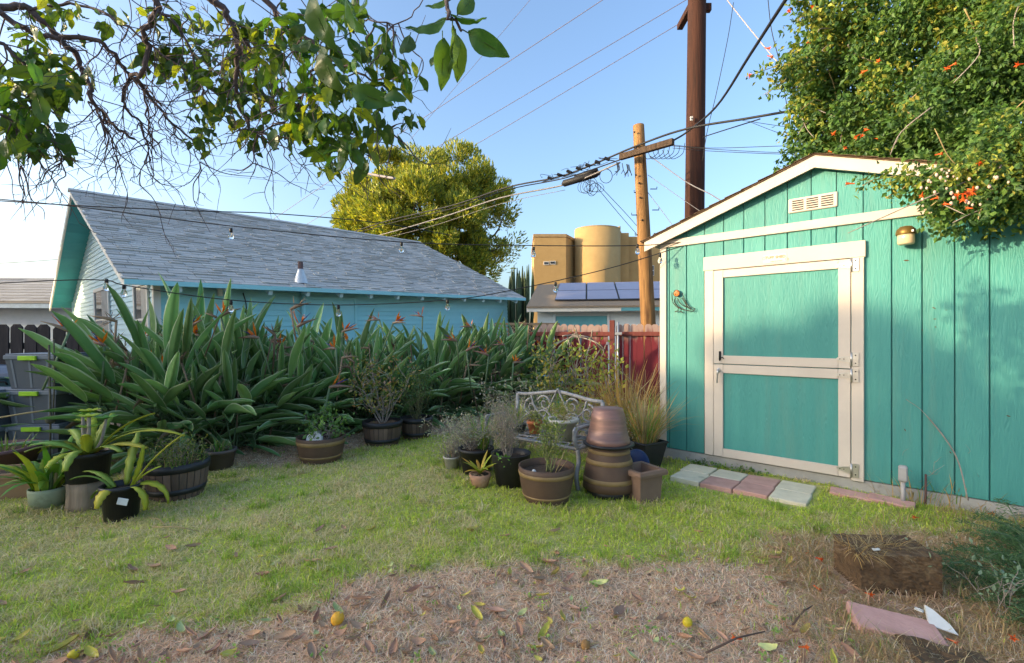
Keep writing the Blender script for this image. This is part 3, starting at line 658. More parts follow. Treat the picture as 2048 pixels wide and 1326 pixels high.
MB().box((tx(1140, 35), 4, -.3), (tx(1180, 35), 8, tz(500, 35))).build('recess_wall', M_tan, tb)
MB().box((tx(1247, 32), 1.65, tz(462, 32)), (tx(1254, 32), 1.9, tz(452, 32))).tube([(tx(1250.5, 32), 1.75, tz(452, 32)), (tx(1250.5, 32), 1.75, tz(441, 32))], .09).build('chimney', M_tand, tb)
MB().box((tx(1140, 34), 2.4, tz(505, 34)), (tx(1157, 34), 3.6, tz(498, 34))).build('eave', mat('clay_tile', (.36, .15, .09), rough=.8), tb)
for a, b, c, d in ((1087, 1098, 523, 530), (1099.5, 1111, 522, 529)):
    wn = MB().box((tx(a, 32), -.04, tz(d, 32)), (tx(b, 32), -.002, tz(c, 32))).build('window', M_white, tb); MB().box((tx(a, 32) + .04, -.05, tz(d, 32) + .04), (tx(b, 32) - .04, -.041, tz(c, 32) - .04)).build('pane', M_pane, wn)
for a, b, c, d in ((1258.5, 1265.5, 517, 545), (1311, 1318, 526, 547)):
    wn = MB().box((tx(a, 33), 2.12, tz(d, 33)), (tx(b, 33), 2.195, tz(c, 33))).build('window', M_white, tb)
    MB().box((tx(a, 33) + .04, 2.10, tz(d, 33) + .04), (tx(b, 33) - .04, 2.115, (tz(c, 33) + tz(d, 33)) / 2 - .03)).build('pane', M_pane, wn); MB().box((tx(a, 33) + .04, 2.10, (tz(c, 33) + tz(d, 33)) / 2 + .03), (tx(b, 33) - .04, 2.115, tz(c, 33) - .04)).build('pane', M_pane, wn)
ra = MB(); 
for i in range(9): MB().tube([(tx(1135 + i * 2.6, 33), .9, tz(575, 33)), (tx(1135 + i * 2.6, 33), .9, tz(556, 33))], .02, 5).build('baluster', M_tand, tb)
MB().box((tx(1133, 33), .86, tz(556, 33)), (tx(1158, 33), .94, tz(553.5, 33))).build('handrail', M_tand, tb)
MB().box((tx(1133, 33), .5, tz(580, 33)), (tx(1158, 33), 2.5, tz(575, 33))).build('balcony', M_tan, tb)
# ------------------------------------------------------------------ columnar cactus
M_cact = mat('cactus_green', (.075, .105, .05), (.045, .07, .03), scale=6, rough=.7, rand=.25)
cc = empty('columnar_cactus', (*wp(1040, 650, 21)[:2], 0), 0, label='tall dark columnar cactus clump beside the tan building', cat='cactus')
def stem(pts, r): 
    b = MB(); P = smoothline(pts, 4); n = 10; k = len(P)
    vs = []; fs = []
    for i, p in enumerate(P):
        s_ = r * (1 if i < k - 2 else (.75 if i == k - 2 else .2))
        for j in range(n): q = s_ * (1 if j % 2 else .68); vs.append((p.x + q*math.cos(2*math.pi*j/n), p.y + q*math.sin(2*math.pi*j/n), p.z))
    for i in range(k - 1):
        for j in range(n): fs.append((i*n+j, i*n+(j+1)%n, (i+1)*n+(j+1)%n, (i+1)*n+j))
    return b.add(vs, fs)
for i in range(30):
    px = random.uniform(1010, 1072); top = np.interp(px, [1008, 1018, 1024, 1030, 1045, 1060, 1075], [590, 575, 530, 537, 533, 528, 515]) + random.uniform(-4, 26)
    x = (px - 1040) / F * 21; y = random.uniform(-.8, .8); zt_ = CH + (HY - top) / F * 21; xb = x * .55
    stem([(xb, y*.5, 0), (xb + (x - xb)*.5, y*.8, 1.1), (x, y, 2.2), (x + random.uniform(-.04, .04), y, zt_)], random.uniform(.07, .10)).build('stem', M_cact, cc)
# ------------------------------------------------------------------ utility poles
def wood_pole(n, c1, c2, dirt): return mat(n, c1, c2, scale=2.2, stretch=(9, 9, .35), rough=.9, bump=1.0, bscale=5, dirt=dirt, dscale=2.4, dlo=.50, dhi=.66)
M_pole1 = wood_pole('weathered_pole', (.36, .20, .075), (.17, .085, .032), (.085, .042, .02))
M_pole2 = wood_pole('creosote_pole', (.060, .023, .014), (.032, .013, .009), (.018, .009, .007))
DP = 10.6
b0, t0 = wp(1299, 700, DP), wp(1277, 251, DP); b0 = b0 + (b0 - t0) * .25; 
p1 = empty('utility_pole', (b0.x, b0.y, 0), 0, label='short pale wooden utility pole leaning left behind the red fence', cat='utility pole')
rel = lambda v: v - p1.location
sp_ = [rel(b0 + (t0 - b0) * k) for k in np.linspace(0, 1, 9)]; sp_[0].z = -.1
MB().tube(sp_, list(np.linspace(.185, .125, 9)), 14).build('shaft', M_pole1, p1)
ca, cb_ = rel(wp(1237, 320, DP + .1)), rel(wp(1341, 290, DP - .9)); ca.y -= .17; cb_.y -= .17
dv = (cb_ - ca).normalized(); Mx = Matrix.Translation((ca + cb_) / 2) @ dv.to_track_quat('X', 'Z').to_matrix().to_4x4(); hl = (cb_ - ca).length / 2
MB().bbox((-hl, -.05, -.065), (hl, .05, .065), .006, 0, Mx).build('crossarm', wood_pole('crossarm_wood', (.085, .055, .035), (.05, .033, .022), (.03, .02, .014)), p1)
for k, (px, py) in enumerate(((1277, 385), (1305, 378), (1272, 430), (1309, 420), (1279, 470), (1312, 467))):
    c = rel(wp(px, py, DP - .02)); s_ = 1 if k % 2 else -1; MB().tube([c - Vector((s_ * .05, 0, 0)), c + Vector((s_ * .1, 0, 0)), c + Vector((s_ * .1, 0, .05))], .011, 5).build('step_bolt', M_dark, p1)
for px, py in ((1269, 264), (1272, 296), (1272, 350), (1280, 395), (1278, 366), (1284, 440)):
    MB().sphere(rel(wp(px, py, DP - .14)), .022, 8, 5).build('bolt', M_dark, p1)
DQ = 11.2
b1, t1 = wp(1386, 700, DQ), wp(1394, 0, DQ); dirp = (t1 - b1)
p2 = empty('utility_pole', (b1.x, b1.y, 0), 0, label='tall dark creosote utility pole behind the shed', cat='utility pole')
rel2 = lambda v: v - p2.location
pts = [rel2(b1 + dirp * k) for k in np.linspace(0, 1.25, 9)]; pts[0].z = -.1
MB().tube(pts, list(np.linspace(.235, .20, 9)), 16).build('shaft', M_pole2, p2)
MB().bbox((-.03, -.012, -.05), (.03, .012, .05), .003).build('tag_plate', M_white, p2, rel2(wp(1383, 237, DQ - .235)))
MB().tube([rel2(wp(1384, 237, DQ - .25)), rel2(wp(1384, 237, DQ - .262))], .017, 8).build('tag_hole', M_dark, p2)
br = rel2(wp(1414, 16, DQ)); MB().bbox(br - Vector((.14, .06, .09)), br + Vector((.09, .06, .09)), .01).build('bracket', M_pole2, p2)
MB().bbox(br + Vector((-.3, -.5, .25)), br + Vector((-.15, 1.2, .4)), .01).build('crossarm', M_pole2, p2)
# ------------------------------------------------------------------ wires
M_wire = mat('black_cable', (.018, .018, .02), rough=.6); M_wireg = mat('grey_cable', (.22, .21, .21), rough=.6); M_wirep = mat('pale_guard', (.42, .36, .34), rough=.6); M_wirer = mat('bare_conductor', (.17, .13, .15), rough=.5)
def wire(pts, r, label, m=None, n=5, name='overhead_wire', group='overhead wires and cables'):
    P = smoothline([wp(*p) for p in pts], 6); c = P[0].copy()
    return MB().tube([p - c for p in P], r, n).build(name, m or M_wire, None, c, label=label, cat='cable', group=group)
wire([(640, 488, 24), (760, 446, 20), (900, 412, 16), (1013, 375, 13.5), (1130, 350, 12), (1275, 291, 10.45), (1372, 258, 9.3), (1500, 236, 8.3), (1625, 214, 7.6)], .022, 'thick black cable running over the top of the pale pole')
wire([(640, 492, 24.2), (760, 452, 20.2), (900, 418, 16.2), (1013, 380, 13.7), (1130, 356, 12.2), (1262, 312, 10.6)], .015, 'thin cable just under the thick cable left of the pole')
wire([(620, 505, 24), (760, 470, 20), (885, 434, 16), (1000, 396, 13.5), (1135, 368, 12), (1240, 325, 10.7)], .020, 'pale grey lower cable ending at the crossarm', M_wireg)
wire([(700, 492, 22), (850, 456, 17), (1000, 408, 13.6), (1130, 380, 12.1)], .007, 'thin drooping line under the lower cable', M_wireg)
wire([(1406, 274, 10.9), (1450, 260, 9.8), (1520, 238, 8.4)], .012, 'short black cable joining the thick cable right of dark pole')
wire([(1345, 282, 10.2), (1374, 264, 10.4), (1432, 214, 8.5), (1500, 110, 6.2), (1566, 8, 5.0), (1600, -40, 4.6)], .021, 'thick black cable rising from crossarm past the dark pole to upper right')
wire([(1440, -20, 10.9), (1462, 10, 10), (1530, 95, 8.6), (1590, 165, 7.8), (1675, 274, 7.0)], .011, 'pale plastic covered guy wire sloping down to the vine', M_wirep)
wire([(1467, 5, 9.9), (1455, 80, 9.7), (1432, 190, 9.6), (1415, 260, 9.5), (1405, 322, 9.4)], .007, 'thin kinked wire hanging right of the dark pole')
wire([(1535, -10, 8), (1543, 60, 8), (1560, 130, 8), (1575, 220, 8), (1594, 332, 8)], .007, 'thin wire hanging above the shed roof')
for i, (y0, y1, y2, nm) in enumerate(((296, 292, 288, 'upper'), (298, 305, 302, 'middle'), (302, 308, 309, 'lower'))):
    wire([(1345, y0 - 6, 10), (1420, y0, 9.6), (1560, y1, 8.5), (1690, y2, 7.6)], .006, f'{nm} thin wire running flat between dark pole and vine')
wire([(1480, 240, 9), (1560, 252, 8.4), (1640, 262, 7.8), (1690, 276, 7.4)], .005, 'upper fine drop line between thick cable and vine')
wire([(1500, 244, 9), (1570, 270, 8.4), (1650, 288, 7.8), (1690, 292, 7.4)], .005, 'lower fine drop line between thick cable and vine')
wire([(1300, 312, 10.4), (1370, 362, 9.2), (1420, 388, 8.4), (1449, 406, 7.6)], .010, 'grey service drop from pale pole down to the shed roof', M_wireg)
wire([(1296, 350, 10.6), (1370, 402, 10), (1412, 430, 9.6)], .006, 'upper thin guy line right of the pale pole', M_wireg)
wire([(1296, 385, 10.6), (1330, 430, 10.2), (1348, 455, 10)], .006, 'lower thin guy line right of the pale pole', M_wireg)
wire([(1190, 370, 11.9), (1240, 430, 13), (1275, 470, 15)], .008, 'left strand dropping from the splice case to the tan building')
wire([(1196, 368, 11.9), (1250, 425, 13), (1274, 452, 14)], .008, 'right strand dropping from the splice case behind the pole')
for k, pts in enumerate((((500, 470, 40), (850, 234, 30), (1205, 0, 24), (1260, -40, 23)), ((560, 480, 40), (905, 276, 30), (1372, 0, 24), (1420, -30, 23)), ((600, 490, 40), (950, 290, 30), (1374, 38, 24), (1400, 22, 23)), ((820, 280, 32), (1060, 0, 28), (1090, -40, 27)))):
    wire(pts, .02 if k < 3 else .013, ('highest', 'second', 'third', 'faintest')[k] + ' power line crossing the blue sky diagonally', M_wirer, 4)
wire([(0, 316, 18), (330, 342, 18), (700, 374, 20)], .006, 'fine nearly level wire under the citrus branches', M_wireg)
wire([(-60, 530, 16), (60, 523, 16), (125, 518, 16)], .010, 'short wire above the low neighbour roof', M_wireg)
wire([(730, 346, 17), (760, 352, 16.8), (790, 357, 16.6)], .045, 'pale pipe section hanging on a line before the round tree', M_wirep, 6)
# splice hardware
sc = empty('splice_case', wp(1162, 357, 11.75), 0, label='black cable splice case hanging left of the pale pole', cat='splice case')
o = sc.location
MB().tube([wp(1124, 369, 11.9) - o, wp(1128, 367, 11.9) - o, wp(1192, 348, 11.5) - o, wp(1200, 345, 11.5) - o], [.03, .085, .085, .04], 10).build('case', M_wire, sc)
MB().tube([wp(1150, 354, 11.8) - o, wp(1195, 340, 11.4) - o], .045, 8).build('small_case', M_wire, sc)
cl = empty('cable_coil', wp(1180, 368, 11.6), 0, label='tangled loops of thin black cable below the splice case', cat='cable coil')
for k in range(9):
    c = wp(1168 + k * 3.2, 374 + random.uniform(-4, 6), 11.6) - cl.location; a, b_ = random.uniform(.10, .2), random.uniform(.10, .22)
    MB().tube([(c.x + a*math.cos(t), c.y + .05*math.sin(2*t + k), c.z + b_*math.sin(t)) for t in np.linspace(0, 2*math.pi, 22)], .006, 4).build('loop', M_wire, cl)
c = wp(1212, 352, 11.2) - cl.location; MB().tube([(c.x + .15*math.cos(t), c.y, c.z + .17*math.sin(t)) for t in np.linspace(0, 2*math.pi, 22)], .009, 4).build('loop', M_wire, cl)
for k in range(7):
    a = wp(1100 + k * 19, 356 - k * 6.4, 12.2 - k * .2); pc_ = empty('cable_clamp', a, 0, label=('cable clamp %s on the thick black cable' % ('furthest left', 'second from left', 'third from left', 'in the middle', 'third from the pole', 'second from the pole', 'nearest the pole')[k]), cat='clamp', group='clamps on the thick cable')
    MB().bbox((-.07, -.03, -.035), (.07, .03, .03), .01, 0, Matrix.Rotation(-.35, 4, 'Y').inverted()).build('body', M_wire, pc_)
    P = [Vector((random.uniform(-.25, .25), random.uniform(-.1, .1), random.uniform(-.14, .08))) for _ in range(4)]; MB().tube(smoothline([(-.2, 0, .03)] + P + [(.25, 0, 0)], 4), .006, 4).build('loose_wire', M_wire, pc_)
tw_ = wp(1252, 328, 10.5); ft = empty('cable_tangle', tw_, 0, label='frayed bundle of black wires hanging under the crossarm', cat='cable')
for k in range(12):
    x = random.uniform(-.22, .1); MB().tube(smoothline([(x, 0, .0 - x*.2), (x + .03, .02, -.12), (x + random.uniform(-.1, .1), .03, random.uniform(-.3, -.15))], 3), .008, 4).build('strand', M_wire, ft)
for k in range(6):
    a = wp(1285 + k * 10, 300, 10.4) - tw_; MB().tube(smoothline([a, a + Vector((.1, 0, -.2)), a + Vector((.3, -.1, -.12)), a + Vector((.35, -.1, random.uniform(.05, .2)))], 4), .007, 4).build('strand', M_wire, ft)
# ------------------------------------------------------------------ string lights
M_bulb = glass('bulb_glass', (.97, .97, .95), .03, 1.25); M_fil = mat('filament', (.62, .55, .40), rough=.5)
def string(pts, bulbs, label):
    st = empty('string_light', wp(*pts[0]), 0, label=label, cat='string light'); o = st.location
    P = smoothline([wp(*p) for p in pts], 8); MB().tube([p - o for p in P], .0055, 5).build('cable', M_wire, st)
    for px, py, D in bulbs:
        q = wp(px, py, D) - o; b = MB()
        b.lathe([(.001, -.062), (.014, -.058), (.025, -.042), (.028, -.028), (.022, -.008), (.014, .012), (.013, .02)], 14, c=q); bl = b.build('bulb', M_bulb, st)
        MB().lathe([(.001, .062), (.012, .06), (.0155, .05), (.0155, .02), (.012, .017), (.001, .017)], 10, c=q).build('socket', M_dark, bl)
        MB().tube([q + Vector((0, 0, .015)), q + Vector((.005, 0, -.02)), q + Vector((-.004, 0, -.035))], .003, 4).build('filament', M_fil, bl)
string([(-120, 388, 4.6), (150, 413, 4.7), (462, 452, 4.9), (803, 484, 5.1), (1067, 491, 5.2), (1275, 491, 5.3), (1384, 483, 5.16)], [(462, 468, 4.9), (803, 495, 5.1), (1067, 504, 5.2), (1275, 499, 5.3)], 'upper string light cable with four clear bulbs crossing to the shed')
string([(-100, 572, 4.5), (110, 561, 4.5), (213, 561, 4.6), (258, 572, 4.6), (460, 600, 4.8), (677, 610, 5.0), (895, 600, 5.1), (1025, 580, 5.2), (1217, 537, 5.3), (1384, 486, 5.18)], [(213, 570, 4.6), (248, 582, 4.6), (462, 613, 4.8), (677, 622, 5.0), (895, 610, 5.1), (1111, 575, 5.25), (1320, 517, 5.2)], 'lower string light cable with clear bulbs drooping before the hedge')
wire([(-100, 395, 4.55), (150, 411, 4.65), (400, 422, 4.9), (560, 428, 5.3), (760, 446, 6.4), (900, 470, 7.4)], .006, 'plain black cable stretched above the house roof', M_wire)

# ------------------------------------------------------------------ leaf clouds
def leafcloud(P, D, size, aspect, cols, bend=.25, seed=0, jit=.35):
    """one folded 4-vert leaf (2 tris) per point: P centres (n,3), D directions (n,3), size (n,), cols (n,3)"""
    r = np.random.default_rng(seed); n = len(P)
    D = D + r.normal(0, jit, (n, 3)); D /= np.linalg.norm(D, axis=1, keepdims=True) + 1e-9
    u = r.normal(0, 1, (n, 3)); s = np.cross(D, u); s /= np.linalg.norm(s, axis=1, keepdims=True) + 1e-9
    nn = np.cross(s, D); L = size[:, None]; W = (size * aspect)[:, None]
    base = P - D * L * .5; tip = P + D * L * .5 - nn * L * bend * .4; a = P + s * W * .5 + nn * L * bend * .15; b = P - s * W * .5 + nn * L * bend * .15
    V = np.stack([base, a, tip, b], 1).reshape(-1, 3); i = np.arange(n)[:, None] * 4
    Fc = np.concatenate([i + np.array([[0, 1, 2]]), i + np.array([[0, 2, 3]])], 0)
    return V, Fc, np.repeat(cols, 4, axis=0)
def palette(n, pal, w, var=.18, seed=0):
    r = np.random.default_rng(seed); k = r.choice(len(pal), n, p=np.array(w) / sum(w)); c = np.array(pal)[k]
    return np.clip(c * r.uniform(1 - var, 1 + var, (n, 1)) * r.uniform(.94, 1.06, (n, 3)), 0, 1)
M_leafvc = mat('leaf_foliage', (1, 1, 1), attr=True, rough=.5, spec=.3, trans=.35, tcol=(1.25, 1.25, .6))
M_bark = mat('bark', (.13, .10, .075), (.07, .052, .04), scale=9, stretch=(3, 3, .6), rough=.95, bump=.6)

def limb(b, p0, p1, r0, r1, wob=.08, n=5, m=0):
    p0 = Vector(p0); p1 = Vector(p1); L = (p1 - p0).length
    pts = [p0] + [p0.lerp(p1, k / n) + Vector([random.uniform(-wob, wob) * L for _ in range(3)]) for k in range(1, n)] + [p1]
    b.tube(smoothline(pts, 3), list(np.linspace(r0, r1, 3 * n + 1)), 6, m); return pts

# ------------------------------------------------------------------ round tree behind the house
def round_tree(loc, lobes, n, leaf, pal, wts, label, trunk_h, seed, trunk_r=.28, name='round_tree', aspect=.3, group=None, puff=260, prad=.75):
    t = empty(name, loc, 0, label=label, cat='tree', group=group); r = np.random.default_rng(seed)
    b = MB(); limb(b, (0, 0, -.1), (0.1, 0, trunk_h), trunk_r, trunk_r * .7, .02); b.build('trunk', M_bark, t)
    b = MB()
    for l in lobes:
        limb(b, (0.1, 0, trunk_h * .9), l[0], trunk_r * .5, .03, .06)
    b.build('limbs', M_bark, t)
    Vs = []; Ds = []
    puffs = []
    vol = np.array([l[1][0] * l[1][1] * l[1][2] for l in lobes]); vol = vol ** .67
    for l, q in zip(lobes, vol / vol.sum()):
        k = int(n * q * (l[2] if len(l) > 2 else 1)); npf = max(6, int(puff * q * (l[2] if len(l) > 2 else 1))); d = r.normal(0, 1, (npf, 3)); d /= np.linalg.norm(d, axis=1, keepdims=True)
        pc_ = np.array(l[0]) + d * np.array(l[1]) * r.uniform(.72, 1.04, (npf, 1)); pr = r.uniform(.5, 1.15, npf) * prad
        w = r.integers(0, npf, k); e = r.normal(0, 1, (k, 3)); e /= np.linalg.norm(e, axis=1, keepdims=True)
        Vs.append(pc_[w] + e * (pr[w] * r.uniform(.2, 1, k) ** .45)[:, None] * np.array([1, 1, .85])); Ds.append(e * .6 + d[w] * .5 + np.array([0, 0, .6]))
    P = np.concatenate(Vs); Dd = np.concatenate(Ds); m = len(P)
    cols = palette(m, pal, wts, .25, seed); V, Fc, C = leafcloud(P, Dd, r.uniform(.6, 1.3, m) * leaf, aspect, cols, seed=seed)
    link('crown', npmesh('crown', V, Fc, M_leafvc, C), t, kind='stuff'); return t
tc_ = wp(852, 670, 25); T = lambda px, py, D=25: tuple(wp(px, py, D) - Vector((tc_.x, tc_.y, 0)))
s25 = 25 / F
lob = [(T(842, 440), (3.6, 3.2, 3.0)), (T(910, 352), (1.7, 1.6, 1.5)), (T(955, 395, 25.5), (1.7, 1.6, 1.5)), (T(775, 372), (1.6, 1.6, 1.6)), (T(738, 440), (1.6, 1.6, 1.6)), (T(720, 480), (1.5, 1.4, 1.4)),
    (T(975, 455, 26), (1.3, 1.3, 1.5), .45), (T(1008, 430, 26), (.5, .6, .9), .45), (T(1012, 480, 26), (.55, .6, .7), .45), (T(985, 520, 26), (.7, .7, .6), .45), (T(800, 340), (.9, 1.0, .9)), (T(842, 330, 24.5), (1.0, 1, .9)), (T(870, 520), (3.2, 2.6, 1.6)), (T(694, 420, 24.5), (.6, .7, .7)), (T(830, 410, 22.6), (1.6, 1, 1.4)), (T(900, 440, 22.8), (1.5, 1, 1.3)), (T(765, 430, 23), (1.3, 1, 1.2))]
round_tree((tc_.x, tc_.y, 0), lob, 110000, .26, [(.40, .41, .055), (.50, .47, .065), (.25, .30, .05), (.13, .19, .055)], [4, 3, 4, 3], 'large round tree glowing yellow green behind the blue house', 4.2, 5)
# unseen trees placed left of the frame, crowns shaped for the shade they cast
PALD = [(.045, .085, .02), (.07, .11, .025), (.035, .065, .02)]
round_tree((-18.2, 10.4, 0), [((0, 0, 5.8), (2.6, 2.6, 3.6)), ((.5, -1.5, 5.0), (1.8, 2.0, 2.8)), ((.3, -3.2, 4.2), (1.6, 1.8, 2.4))], 22000, .4, PALD, [3, 2, 2], 'unseen dense tree added at left to shade the house gable', 3, 21, puff=60, prad=.8, name='unseen_shade_tree', aspect=.5)
round_tree((-24, -2.6, 0), [((0, .66, 6.82), (1, .34, .66)), ((0, -.05, 6.85), (1, .42, .72)), ((0, -.95, 6.62), (1, .5, .72)), ((0, -2.2, 6.7), (1, .9, .8))], 16000, .22, PALD, [3, 2, 2], 'unseen tall tree with its crown shaped to shade the shed door', 5.5, 22, .15, puff=90, prad=.3, name='unseen_shade_tree', aspect=.5)

# ------------------------------------------------------------------ bird of paradise hedge
M_bop = mat('strelitzia_leaf', (.20, .34, .125), (.125, .26, .095), scale=3, rough=.32, spec=.5, rand=.38, hue=.018, trans=.12, tcol=(1.2, 1.3, .5), bump=.15, bscale=18, dirt=(.34, .25, .11), dscale=2.6, dlo=.66, dhi=.78)
M_bopm = mat('strelitzia_margin', (.48, .57, .36), (.40, .48, .30), scale=4, rough=.5, rand=.25)
M_bops = mat('strelitzia_stalk', (.15, .21, .10), (.10, .15, .07), scale=4, rough=.5, rand=.25)
M_dead = mat('dead_leaf', (.30, .215, .14), (.17, .115, .075), scale=8, rough=.9, rand=.3)
M_orange = mat('orange_petal', (.80, .235, .012), (.68, .17, .01), scale=6, rough=.45, rand=.12, trans=.3)
M_bluep = mat('blue_petal', (.06, .05, .30), rough=.5)
M_spathe = mat('spathe', (.22, .20, .14), (.26, .12, .10), scale=9, rough=.5, rand=.2)
def bop_leaf(lean0, lean1, pet, bl, bw, fold, droop, name='strelitzia_leaf', mats=None):
    b = MB(); n1, n2 = 6, 9; pos = Vector((0, 0, 0)); ang = R(lean0); pts = [pos.copy()]
    for i in range(n1):
        ang = R(lean0 + (lean1 - lean0) * (i + 1) / n1); pos = pos + Vector((math.sin(ang), 0, math.cos(ang))) * pet / n1; pts.append(pos.copy())
    b.tube(pts, list(np.linspace(.016, .009, n1 + 1)), 5, 1, cap=False)
    vs = []; a = ang
    for i in range(n2 + 1):
        t = i / n2; w_ = bw * .5 * (math.sin(math.pi * min(1, (t * .93 + .03)) ** .8) ** .8 if t < 1 else 0) ; w_ = max(w_, .003)
        side = Vector((0, 1, 0)); nrm = Vector((-math.cos(a), 0, math.sin(a)))
        for k in (-1, -.88, -.45, 0, .45, .88, 1):
            y = k * w_; f = abs(k) * w_ * math.tan(R(fold)) * (1 + .25 * math.sin(7 * t + 2 * k))
            vs.append(pos + side * y + nrm * f)
        pos = pos + Vector((math.sin(a), 0, math.cos(a))) * bl / n2; a += R(droop) / n2
    fs = []; ms = []
    for i in range(n2):
        for k in range(6):
            fs.append((i*7+k, i*7+k+1, (i+1)*7+k+1, (i+1)*7+k)); ms.append(2 if k in (0, 5) else 0)
    b0 = len(b.v); b.v += [tuple(v) for v in vs]
    for f, m in zip(fs, ms): b.f.append(tuple(i + b0 for i in f)); b.m.append(m); b.sm.append(True)
    return b.mesh(name, mats or [M_bop, M_bops, M_bopm])
LEAF = []
for lean0, lean1 in ((2, 8), (5, 16), (8, 26), (12, 38), (18, 50), (25, 64), (32, 80), (30, 70), (38, 95)):
    row = []
    for k in range(3):
        row.append(bop_leaf(lean0, lean1 + random.uniform(-4, 4), random.uniform(.75, 1.05) if lean1 < 45 else random.uniform(.6, .85) if len(LEAF) < 7 else random.uniform(.3, .6), random.uniform(.60, .88), random.uniform(.105, .155), random.choice((26, 38, 50)), random.uniform(-6, 22)))
    LEAF.append(row)
DEADL = [bop_leaf(20, 75, .7, .4, .05, 60, 60, 'dead_leaf', [M_dead, M_dead, M_dead]), bop_leaf(10, 45, .8, .42, .045, 65, 90, 'dead_leaf', [M_dead, M_dead, M_dead])]
def bop_flower(dead=False):
    b = MB(); ms = [M_dead] * 4 if dead else [M_bops, M_spathe, M_orange, M_bluep]
    b.tube([(0, 0, -.5), (0, 0, -.2), (.005, 0, 0)], [.009, .009, .011], 5, 0)
    b.tube([(0, 0, 0), (.05, 0, .02), (.12, 0, .03), (.20, 0, .035)], [.012, .017, .011, .002], 6, 1)
    k = 9 if dead else 5
    for i in range(k):
        a = R(random.uniform(-30, 60) if not dead else random.uniform(-70, 170)); L = random.uniform(.09, .15); y = random.uniform(-.04, .04) if not dead else random.uniform(-.08, .08)
        d = Vector((math.sin(a), y / .1, math.cos(a))).normalized(); s = Vector((0, 1, 0)) if not dead else Vector((random.uniform(-1, 1), 1, 0)).normalized(); p = Vector((.02 + i * .006, 0, .015))
        wd = .017 if not dead else .006
        b.add([p, p + d * L * .5 + s * wd, p + d * L, p + d * L * .5 - s * wd, p + d * L * .5 + d.cross(s) * .008], [(0, 1, 4), (1, 2, 4), (2, 3, 4), (3, 0, 4)], 2)
    if not dead: b.tube([(.03, 0, .02), (.10, 0, .07), (.15, 0, .10)], [.004, .005, .001], 4, 3)
    return b.mesh('flower', ms)
FLW = [bop_flower() for _ in range(4)]; FLD = [bop_flower(True) for _ in range(5)]
def clump(loc, nl, sc, label, flowers=(2, 3), spread=.35, bias=0, bamt=0, wide=(.62, .92)):
    t = empty('bird_of_paradise', (*loc, float(gz(*loc)) - .02), 0, label=label, cat='plant', group='bird of paradise hedge')
    for i in range(nl):
        u = random.random(); k = min(8, int(9 * (u ** .75))); az = random.uniform(0, 2 * math.pi)
        if random.random() < bamt: az = bias + random.gauss(0, .8)
        rr = spread * math.sqrt(random.random()); a2 = random.uniform(0, 2 * math.pi)
        s_ = sc * random.uniform(.78, 1.1) * (1.0 if k > 3 else random.uniform(.8, 1.05))
        link('leaf', random.choice(LEAF[k]), t, (rr * math.cos(a2), rr * math.sin(a2), 0), Euler((random.uniform(-.12, .12), random.uniform(-.1, .1), az), 'XYZ'), (s_, s_ * random.uniform(*wide), s_))
    for i in range(max(3, nl // 12)):
        link('dead_leaf', random.choice(DEADL), t, (random.uniform(-.3, .3), random.uniform(-.3, .3), 0), (0, 0, random.uniform(0, 6.3)), sc * random.uniform(.6, 1))
    for j, (cnt_, pool) in enumerate(zip(flowers, (FLW, FLD))):
        for i in range(cnt_):
            a = random.uniform(math.pi, 2 * math.pi); rr = random.uniform(.3, .85)
            link('flower' if j == 0 else 'dead_flower', random.choice(pool), t, (rr * math.cos(a), rr * math.sin(a), sc * random.uniform(.9, 1.35) - rr * .25), (random.uniform(-.2, .3), random.uniform(-.3, .3), random.uniform(0, 6.3)), random.uniform(.9, 1.25))
    return t
back = [(-4.75, 6.9), (-3.7, 7.7), (-2.75, 8.6), (-1.85, 9.45), (-.95, 10.3), (-.1, 11.1)]
front = [(-4.25, 6.05), (-3.15, 6.7), (-2.3, 7.55), (-1.5, 8.3), (-.7, 9.1), (.1, 9.95)]
ordn = ['leftmost', 'second', 'third', 'fourth', 'fifth', 'rightmost']
for i, p in enumerate(back):
    clump(p, 84, 1.16 if i == 0 else 1.12, f'{ordn[i]} bird of paradise clump {"" if i in (0, 5) else "from the left "}in the row against the house', (3, 2), .55)
for i, p in enumerate(front):
    clump(p, 285 if i == 0 else 165, (1.27, 1.06, 1.04, 1.06, 1.08, 1.08)[i], f'{ordn[i]} bird of paradise clump {"" if i in (0, 5) else "from the left "}in the row facing the lawn', (4, 5) if i == 0 else (2, 4), .75 if i == 0 else .6, -.6, .4, (.48, .72) if i == 0 else (.6, .9))

clump((-3.75, 5.75), 170, 1.05, 'bird of paradise clump bulging forward beside the half barrel', (1, 3), .6, -1.2, .3, (.5, .75))
# flowers standing clear in front of the hedge
FC = [o for o in COL.objects if o.name.startswith('bird_of_paradise') and o.parent is None]
def add_flower(px, py, D, dead, s_):
    p = wp(px, py, D); o = min(FC, key=lambda c: (c.location.x - p.x) ** 2 + (c.location.y - p.y) ** 2)
    link('dead_flower' if dead else 'flower', random.choice(FLD if dead else FLW), o, p - o.location, (random.uniform(-.35, .35), random.uniform(-.3, .3), random.choice((0, 3.1)) + random.uniform(-.7, .7)), s_)
for px, py, D in ((210, 692, 4.95), (378, 658, 5.2), (440, 633, 5.4), (684, 664, 6.6), (518, 676, 5.7), (594, 654, 6.0), (672, 698, 6.2), (658, 775, 5.7), (846, 634, 7.7), (786, 646, 7.2), (914, 682, 7.4), (932, 702, 7.3), (1026, 726, 7.9), (978, 712, 7.5), (945, 655, 8.0), (140, 664, 5.2), (1010, 690, 8.4), (760, 640, 7.3)): add_flower(px, py, D, False, random.uniform(1.1, 1.4))
